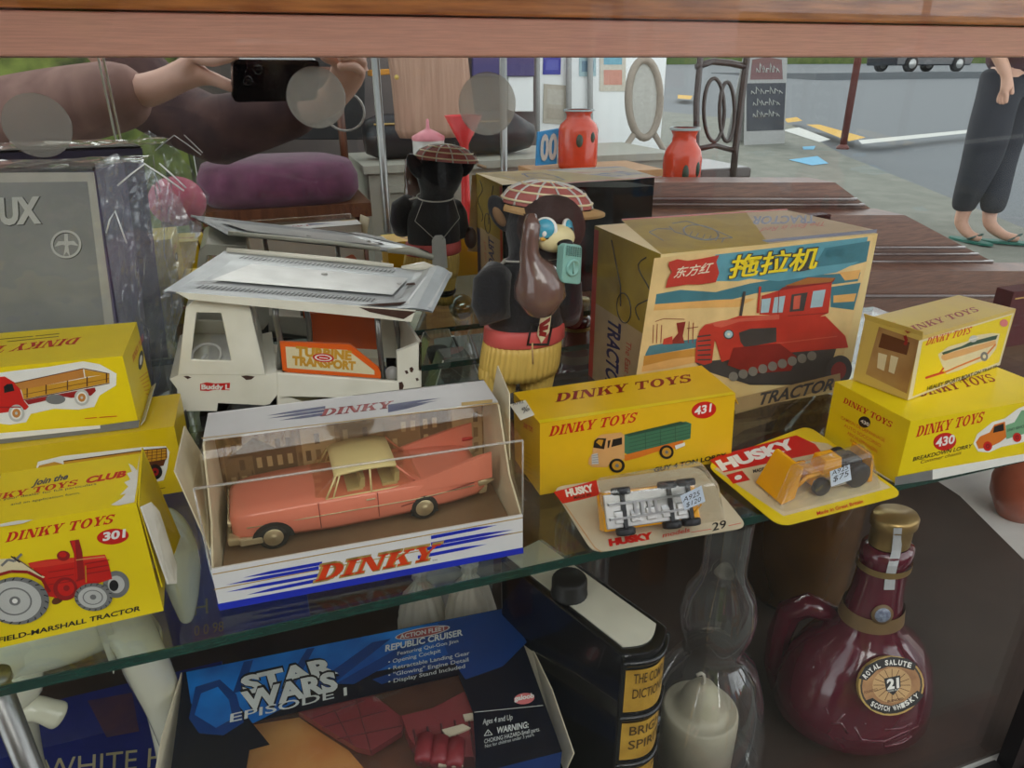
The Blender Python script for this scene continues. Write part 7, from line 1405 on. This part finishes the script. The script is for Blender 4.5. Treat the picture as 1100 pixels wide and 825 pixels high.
b2 = V(728, 230, 2.62); m = MB(); m.lathe(V3((b2.x, b2.y, gz(b2.y))), [(.1, 0), (.1, .02), (.02, .04), (.02, b2.z - gz(b2.y) - .03), (.09, b2.z - gz(b2.y) - .02), (.09, b2.z - gz(b2.y) - .001)], M_cw, 24, caps=True); tag(m.build('plant_stand'), 'dark turned plant stand carrying the dark red vase', 'stand')
# blue sign
q = [V(*p, 2.64) for p in ((576, 178), (598, 176), (600, 138), (578, 142))]; g = Face(); g.prism(q, (0, -.012, 0), mat('sky_blue_sign', (40, 150, 214), .4)); 
A_, B_, C_ = V(580, 172, 2.635), V(598, 170, 2.635), V(581, 146, 2.635); gg = text_geo('00', .04); g.mesh([A_ + (B_ - A_) * u + (C_ - A_) * v for u, v in gg[0]], gg[1], M_wl); tag(g.build('blue_sign', normals=False), 'sky blue sign with white figures leaning beside the orange vase', 'sign')
# near-white board stands in for the bright light of the shop window, with posters
d = 4.75; M_wwall = mat('white_shop_wall', (250, 252, 252), .6, var=.02); ws = V(575, 62, d); we = V(716, 62, d); zg = gz(ws.y)
t = thing('poster_stand', V3(((ws.x + we.x) / 2, ws.y, zg)), 'tall white display board hung with colourful posters, reflected in the mirror', 'display board')
m = MB(); m.box((ws.x, ws.y - .05, zg), (we.x, ws.y, 2.2), M_wwall); m.build('board', t)
def poster(pts, c1, c2, c3, nm='poster'):
    q = [V(*p, d - .002) for p in pts]; g = MB(); g.prism(q, (0, .004, 0), mat('poster_%d_%d_%d' % c1, c1, .5)); bil = lambda u, v: q[0].lerp(q[1], u).lerp(q[3].lerp(q[2], u), v) + V3((0, .0052, 0))
    g.poly([bil(.15, .12), bil(.85, .12), bil(.85, .4), bil(.15, .4)], mat('poster_%d_%d_%d' % c2, c2, .5)); g.poly([bil(.15, .5), bil(.85, .5), bil(.85, .88), bil(.15, .88)], mat('poster_%d_%d_%d' % c3, c3, .5)); g.build(nm, t)
poster(((583, 80), (602, 80), (603, 40), (584, 40)), (52, 60, 170), (90, 96, 190), (40, 44, 140)); poster(((622, 82), (640, 82), (640, 40), (622, 40)), (176, 204, 210), (120, 150, 170), (90, 120, 160)); poster(((644, 98), (672, 98), (672, 40), (644, 40)), (214, 206, 190), (216, 150, 130), (120, 180, 200)); poster(((583, 132), (608, 134), (610, 92), (584, 90)), (196, 188, 172), (186, 176, 160), (206, 200, 188))
for x in (577, 611, 634): m = MB(); m.tube([V(x, 175, d - .03), V(x, 30, d - .03)], .02, M_frw, 8); m.build('upright', t)
# doubled reflection of the carved chair, built as a second, paler chair
d = 3.9; t = thing('pale_carved_chair', V3((V(690, 180, d).x, V(690, 180, d).y - .2, gz(V(690, 180, d).y))), 'pale carved chair with an upholstered oval back, before the white board', 'chair')
M_pcw = mat('pale_limed_wood', (170, 156, 140), .5); fx = lambda p: V(*p, d)
m = MB(); m.tube([fx((692 + 17 * math.cos(a), 106 + 42 * math.sin(a))) for a in [2 * PI * k / 28 for k in range(28)]], .022, M_pcw, 8, closed=True); m.build('back_frame', t)
m = MB(); o_ = [fx((692 + 15 * math.cos(a), 106 + 38 * math.sin(a))) for a in [2 * PI * k / 24 for k in range(24)]]; m.prism(o_, (0, -.03, 0), mat('grey_upholstery', (206, 204, 196), .9)); m.build('back_pad', t)
s0 = fx((692, 176)); zg = gz(s0.y); m = MB(); m.box((s0.x - .2, s0.y - .42, zg + .4), (s0.x + .2, s0.y, zg + .48), M_pcw); m.build('seat', t, mods=[('bevel', .015, 2)])
for sx_ in (-.18, .18):
    m = MB(); m.tube([fx((692 + sx_ * 60, 144)), V3((s0.x + sx_, s0.y - .02, zg + .44)), V3((s0.x + sx_, s0.y - .02, zg + .003))], .018, M_pcw, 8); m.build('leg', t); m = MB(); m.tube([V3((s0.x + sx_, s0.y - .4, zg + .44)), V3((s0.x + sx_, s0.y - .4, zg + .003))], .018, M_pcw, 8); m.build('leg', t)
# hanging pale knit, back-lit wall panel with shelves behind
M_pk = mat('oatmeal_knit', (196, 160, 138), .9, bump=.8, bscale=60, wave=(1, 1, .05), rgb2=(176, 140, 120), scale=70)
d = 2.35; rows = ((416, 502, 30), (417, 502, 62), (421, 505, 90), (424, 509, 120), (425, 512, 138), (430, 508, 147))
t = thing('hanging_knit', V3((V(465, 100, d).x, V(465, 100, d).y, .8)), 'oatmeal ribbed knitted garment hanging down, reflected at top centre', 'garment')
m = MB(); rs = []
for xa, xb, y in rows:
    p_a, p_b = V(xa, y, d), V(xb, y, d); c_ = (p_a + p_b) / 2; hw = abs(p_b.x - p_a.x) / 2
    rs.append([c_ + V3((hw * math.cos(a) * (1 + .015 * math.cos(28 * a)), hw * .45 * math.sin(a), 0)) for a in [2 * PI * k / 112 for k in range(112)]])
m.rings(rs, M_pk); m.build('knit_body', t)
m = MB(); p = V(425, 60, d); m.lathe(V(426, 83, d - .06), [(.0001, -.001), (.007, 0), (.007, .003), (.0001, .004)], M_tan, 14, axis=(0, 1, 0)); m.build('button', t)
# rail it hangs on
ra, rb_ = V(400, 21, d), V(540, 21, d); t = thing('garment_rail', V3((ra.x, ra.y, gz(ra.y))), 'slim steel clothes rail carrying the oatmeal knit', 'clothes rail')
m = MB(); m.tube([ra, rb_], .012, M_steel, 10); m.build('top_bar', t)
for p in (ra, rb_): m = MB(); m.tube([p, V3((p.x, p.y, gz(p.y) + .002))], .012, M_steel, 10); m.build('upright', t)
# back wall of the shop front with goods
d = 4.6; ws = V(385, 62, d); we = V(576, 62, d); zg = gz(ws.y); M_bw = mat('brown_shop_wall', (112, 100, 96), .7, rgb2=(92, 84, 84), scale=3)
m = MB(); m.box((V(190, 62, d).x, ws.y - .1, zg - .1), (we.x, ws.y, 2.6), M_bw); struct('wall_shop', m)
def slab_at(nm, pts, d, th, m_, lab, cat, grp=None):
    q = [V(*p, d) for p in pts]; g = MB(); g.prism(q, (0, -th, 0), m_); o = g.build(nm, mods=[('bevel', .004, 1)]); return tag(o, lab, cat, grp)
slab_at('purple_banner', ((508, 82), (574, 82), (574, 40), (508, 40)), 4.5, .03, mat('purple_cloth', (84, 76, 124), .8), 'purple cloth banner on the shop wall behind the knit', 'banner')
slab_at('white_window_blind', ((546, 120), (573, 120), (573, 82), (546, 82)), 4.52, .03, M_wwall, 'small white blind on the shop wall beside the display board', 'blind')
slab_at('orange_parcel', ((398, 82), (420, 80), (420, 74), (398, 75)), 4.0, .1, mat('orange_paper', (222, 150, 50), .6), 'orange parcel beside the knit at top left', 'parcel')
slab_at('dark_cabinet', ((250, 150), (392, 150), (392, 30), (250, 30)), 3.7, .3, M_dk, 'black cupboard behind the phone', 'cupboard')
# pink and red pointed cones behind the bear, white tub
for px, y0, y1, w_, col, lab in ((460, 128, 148, 34, (226, 140, 150), 'pink pointed nozzle lid on a white tub behind the toy bear'), (499, 124, 168, 40, (226, 56, 58), 'red funnel standing beside the white tub')):
    d = 2.0; b = V(px, y1, d); H_ = V(px, y0, d).z - b.z; k_ = (V3((b.x, 2 * MIR - b.y, b.z)) - CAM).dot(cf) / 770; R = w_ / 2 * k_
    if col[2] > 100:
        t = thing('white_tub', V3((b.x, b.y, 0)), 'white tub with a pink pointed lid, reflected above the toy bear', 'tub'); zb2 = V(500, 262, d).z; WORG[t.name].z = zb2; t.location.z = zb2
        m = MB(); m.lathe((b.x, b.y, zb2), [(.0001, 0), (R * .95, 0), (R, .01), (R, b.z - zb2)], M_wpl, 28); m.build('body', t); m = MB(); m.lathe(b, [(R * 1.03, -.006), (R * 1.03, .004), (R * .5, H_ * .35), (R * .12, H_ * .5), (R * .08, H_), (.0001, H_)], mat('pink_plastic', col, .4), 28); m.build('pointed_lid', t)
        tubx, tuby, tubz = b.x, b.y, zb2
    else:
        m = MB(); m.lathe(b, [(R * .35, -(b.z - tubz) + .001), (R * .3, -(b.z - tubz) + .01), (R * .2, -.02), (R * .2, -.0), (R * .24, H_ * .3), (R, H_), (R * .93, H_), (R * .2, H_ * .32)], mat('red_plastic', col, .4), 28); tag(m.build('red_funnel'), lab, 'funnel'); funz = b
# pine bench with cups: near reflection behind the bear
d = 2.0; a = V(440, 262, d); b = V(545, 270, d)
a = V3((V(425, 262, d).x, tuby, 0)); xE = V(562, 262, d).x; zB = tubz - .001; zg = gz(tuby)
t = thing('pine_bench', V3(((a.x + xE) / 2, tuby, zg)), 'light pine bench carrying cups and tubs, reflected behind the toy bear', 'bench')
for k in range(4): m = MB(); m.box((a.x, tuby - .14 + k * .08, zB - .03), (xE, tuby - .07 + k * .08, zB), M_lw); m.build('plank', t)
m = MB(); q_ = [V3((p.x, tuby + .16, p.z)) for p in (V(425, 345, 2.0 - .16 - tuby * 0), V(560, 345, 1.84), V(560, 305, 1.84), V(425, 305, 1.84))]; zz_ = zB - .03; m.box((a.x, tuby + .10, zz_ - .20), (xE, tuby + .13, zz_ - .11), M_lw); m.build('lower_rail', t)
for x in (a.x + .04, xE - .04):
    for yy in (tuby - .11, tuby + .14): m = MB(); m.box((x - .02, yy - .02, zg), (x + .02, yy + .02, zB - .03), M_lw); m.build('leg', t)
for nm, pts, lab in (('white_cup', (522, 246, 20, 44), 'plain white tub with a yellow lid on the pine bench'), ('paper_cup', (546, 246, 20, 40), 'pale paper cup at the end of the pine bench')):
    px, py, w_, h_ = pts; b = V(px, py, 2.0 - .05); k_ = (V3((b.x, 2 * MIR - b.y, b.z)) - CAM).dot(cf) / 770; R = w_ / 2 * k_; H_ = h_ * k_
    m = MB(); m.lathe((b.x, tuby + .03, zB + .001), [(.0001, 0), (R * .7, 0), (R, H_), (R * .96, H_), (R * .68, .006)], mat('cup_paper', (206, 204, 196), .6), 26)
    if nm == 'white_cup': m.lathe((b.x, tuby + .03, zB + .001 + H_), [(R * 1.03, -.004), (R * 1.03, .008), (.0001, .008)], mat('yellow_lid', (222, 190, 60), .5), 26)
    tag(m.build(nm), lab, 'cup')
b = V(527, 222, 1.98); m = MB(); m.ell((b.x, tuby - .10, zB + .04), (.035, .035, .038), mat('orange_plastic', (232, 92, 40), .4), seg=20, n=12); m.ell((b.x + .02, tuby - .08, zB + .075), (.018, .018, .018), mat('orange_plastic', (232, 92, 40))); tag(m.build('orange_toy_duck'), 'bright orange rubber figure on the pine bench behind the toy bear', 'toy')
# mauve chair cushions
M_mauve = mat('mauve_velvet', (104, 54, 80), .9, sheen=.15, rgb2=(84, 42, 64), scale=16); M_pinkc = mat('pink_cushion', (190, 92, 110), .9, sheen=.1)
d = 2.7; ca, cb = V(208, 205, d), V(392, 205, d); zc_ = ca.z; zg = gz(ca.y)
t = thing('mauve_seat_chair', V3(((ca.x + cb.x) / 2, ca.y - .2, zg)), 'wooden chair with a thick mauve velvet seat, reflected at upper left', 'chair')
m = MB(); hw = (cb.x - ca.x) / 2; k_ = V(300, 174, d).z - V(300, 222, d).z
ring = lambda s_, z: [V3(((ca.x + cb.x) / 2 + hw * s_ * (abs(math.cos(a)) ** .6) * (1 if math.cos(a) > 0 else -1), ca.y - .22 + .22 * s_ * (abs(math.sin(a)) ** .6) * (1 if math.sin(a) > 0 else -1), z)) for a in [2 * PI * k / 40 for k in range(40)]]
zb2 = V(300, 224, d).z; m.rings([ring(.9, zb2), ring(1, zb2 + k_ * .25), ring(1.0, zb2 + k_ * .6), ring(.93, zb2 + k_ * .88), ring(.7, zb2 + k_)], M_mauve); m.build('seat_cushion', t)
m = MB(); m.box((ca.x + .01, ca.y - .43, zb2 - .05), (cb.x + .02, ca.y - .01, zb2), M_redbrown); m.build('seat_frame', t)
for x in (ca.x + .04, cb.x - .02):
    for yy in (ca.y - .40, ca.y - .04): m = MB(); m.tube([V3((x, yy, zb2 - .04)), V3((x, yy, zg + .002))], [.022, .015], M_redbrown, 10); m.build('leg', t)
for x in (V(268, 190, d).x, V(384, 150, d).x): m = MB(); m.tube([V3((x, ca.y - .43, zb2)), V3((x, ca.y - .47, zb2 + .45))], .016, M_redbrown, 10); m.build('back_post', t)
m = MB(); m.tube([V3((V(268, 190, d).x, ca.y - .47, zb2 + .44)), V3((V(384, 150, d).x, ca.y - .47, zb2 + .44))], .02, M_redbrown, 10); m.build('back_rail', t)
p = V(196, 222, 2.2); zg = gz(p.y); t = thing('pink_stool', V3((p.x, p.y - .1, zg)), 'round stool with a bright pink cushion, reflected beside the plastic bag', 'stool')
k_ = (V3((p.x, 2 * MIR - p.y, p.z)) - CAM).dot(cf) / 770; m = MB(); m.ell((p.x - .02, p.y - .1, p.z), (30 * k_, 30 * k_, 30 * k_ * .9), M_pinkc); m.build('cushion', t)
for s_ in range(4): m = MB(); a_ = PI / 4 + s_ * PI / 2; m.tube([V3((p.x - .02 + .05 * math.cos(a_), p.y - .1 + .05 * math.sin(a_), p.z - .05)), V3((p.x - .02 + .09 * math.cos(a_), p.y - .1 + .09 * math.sin(a_), zg + .002))], .014, M_redbrown, 8); m.build('leg', t)
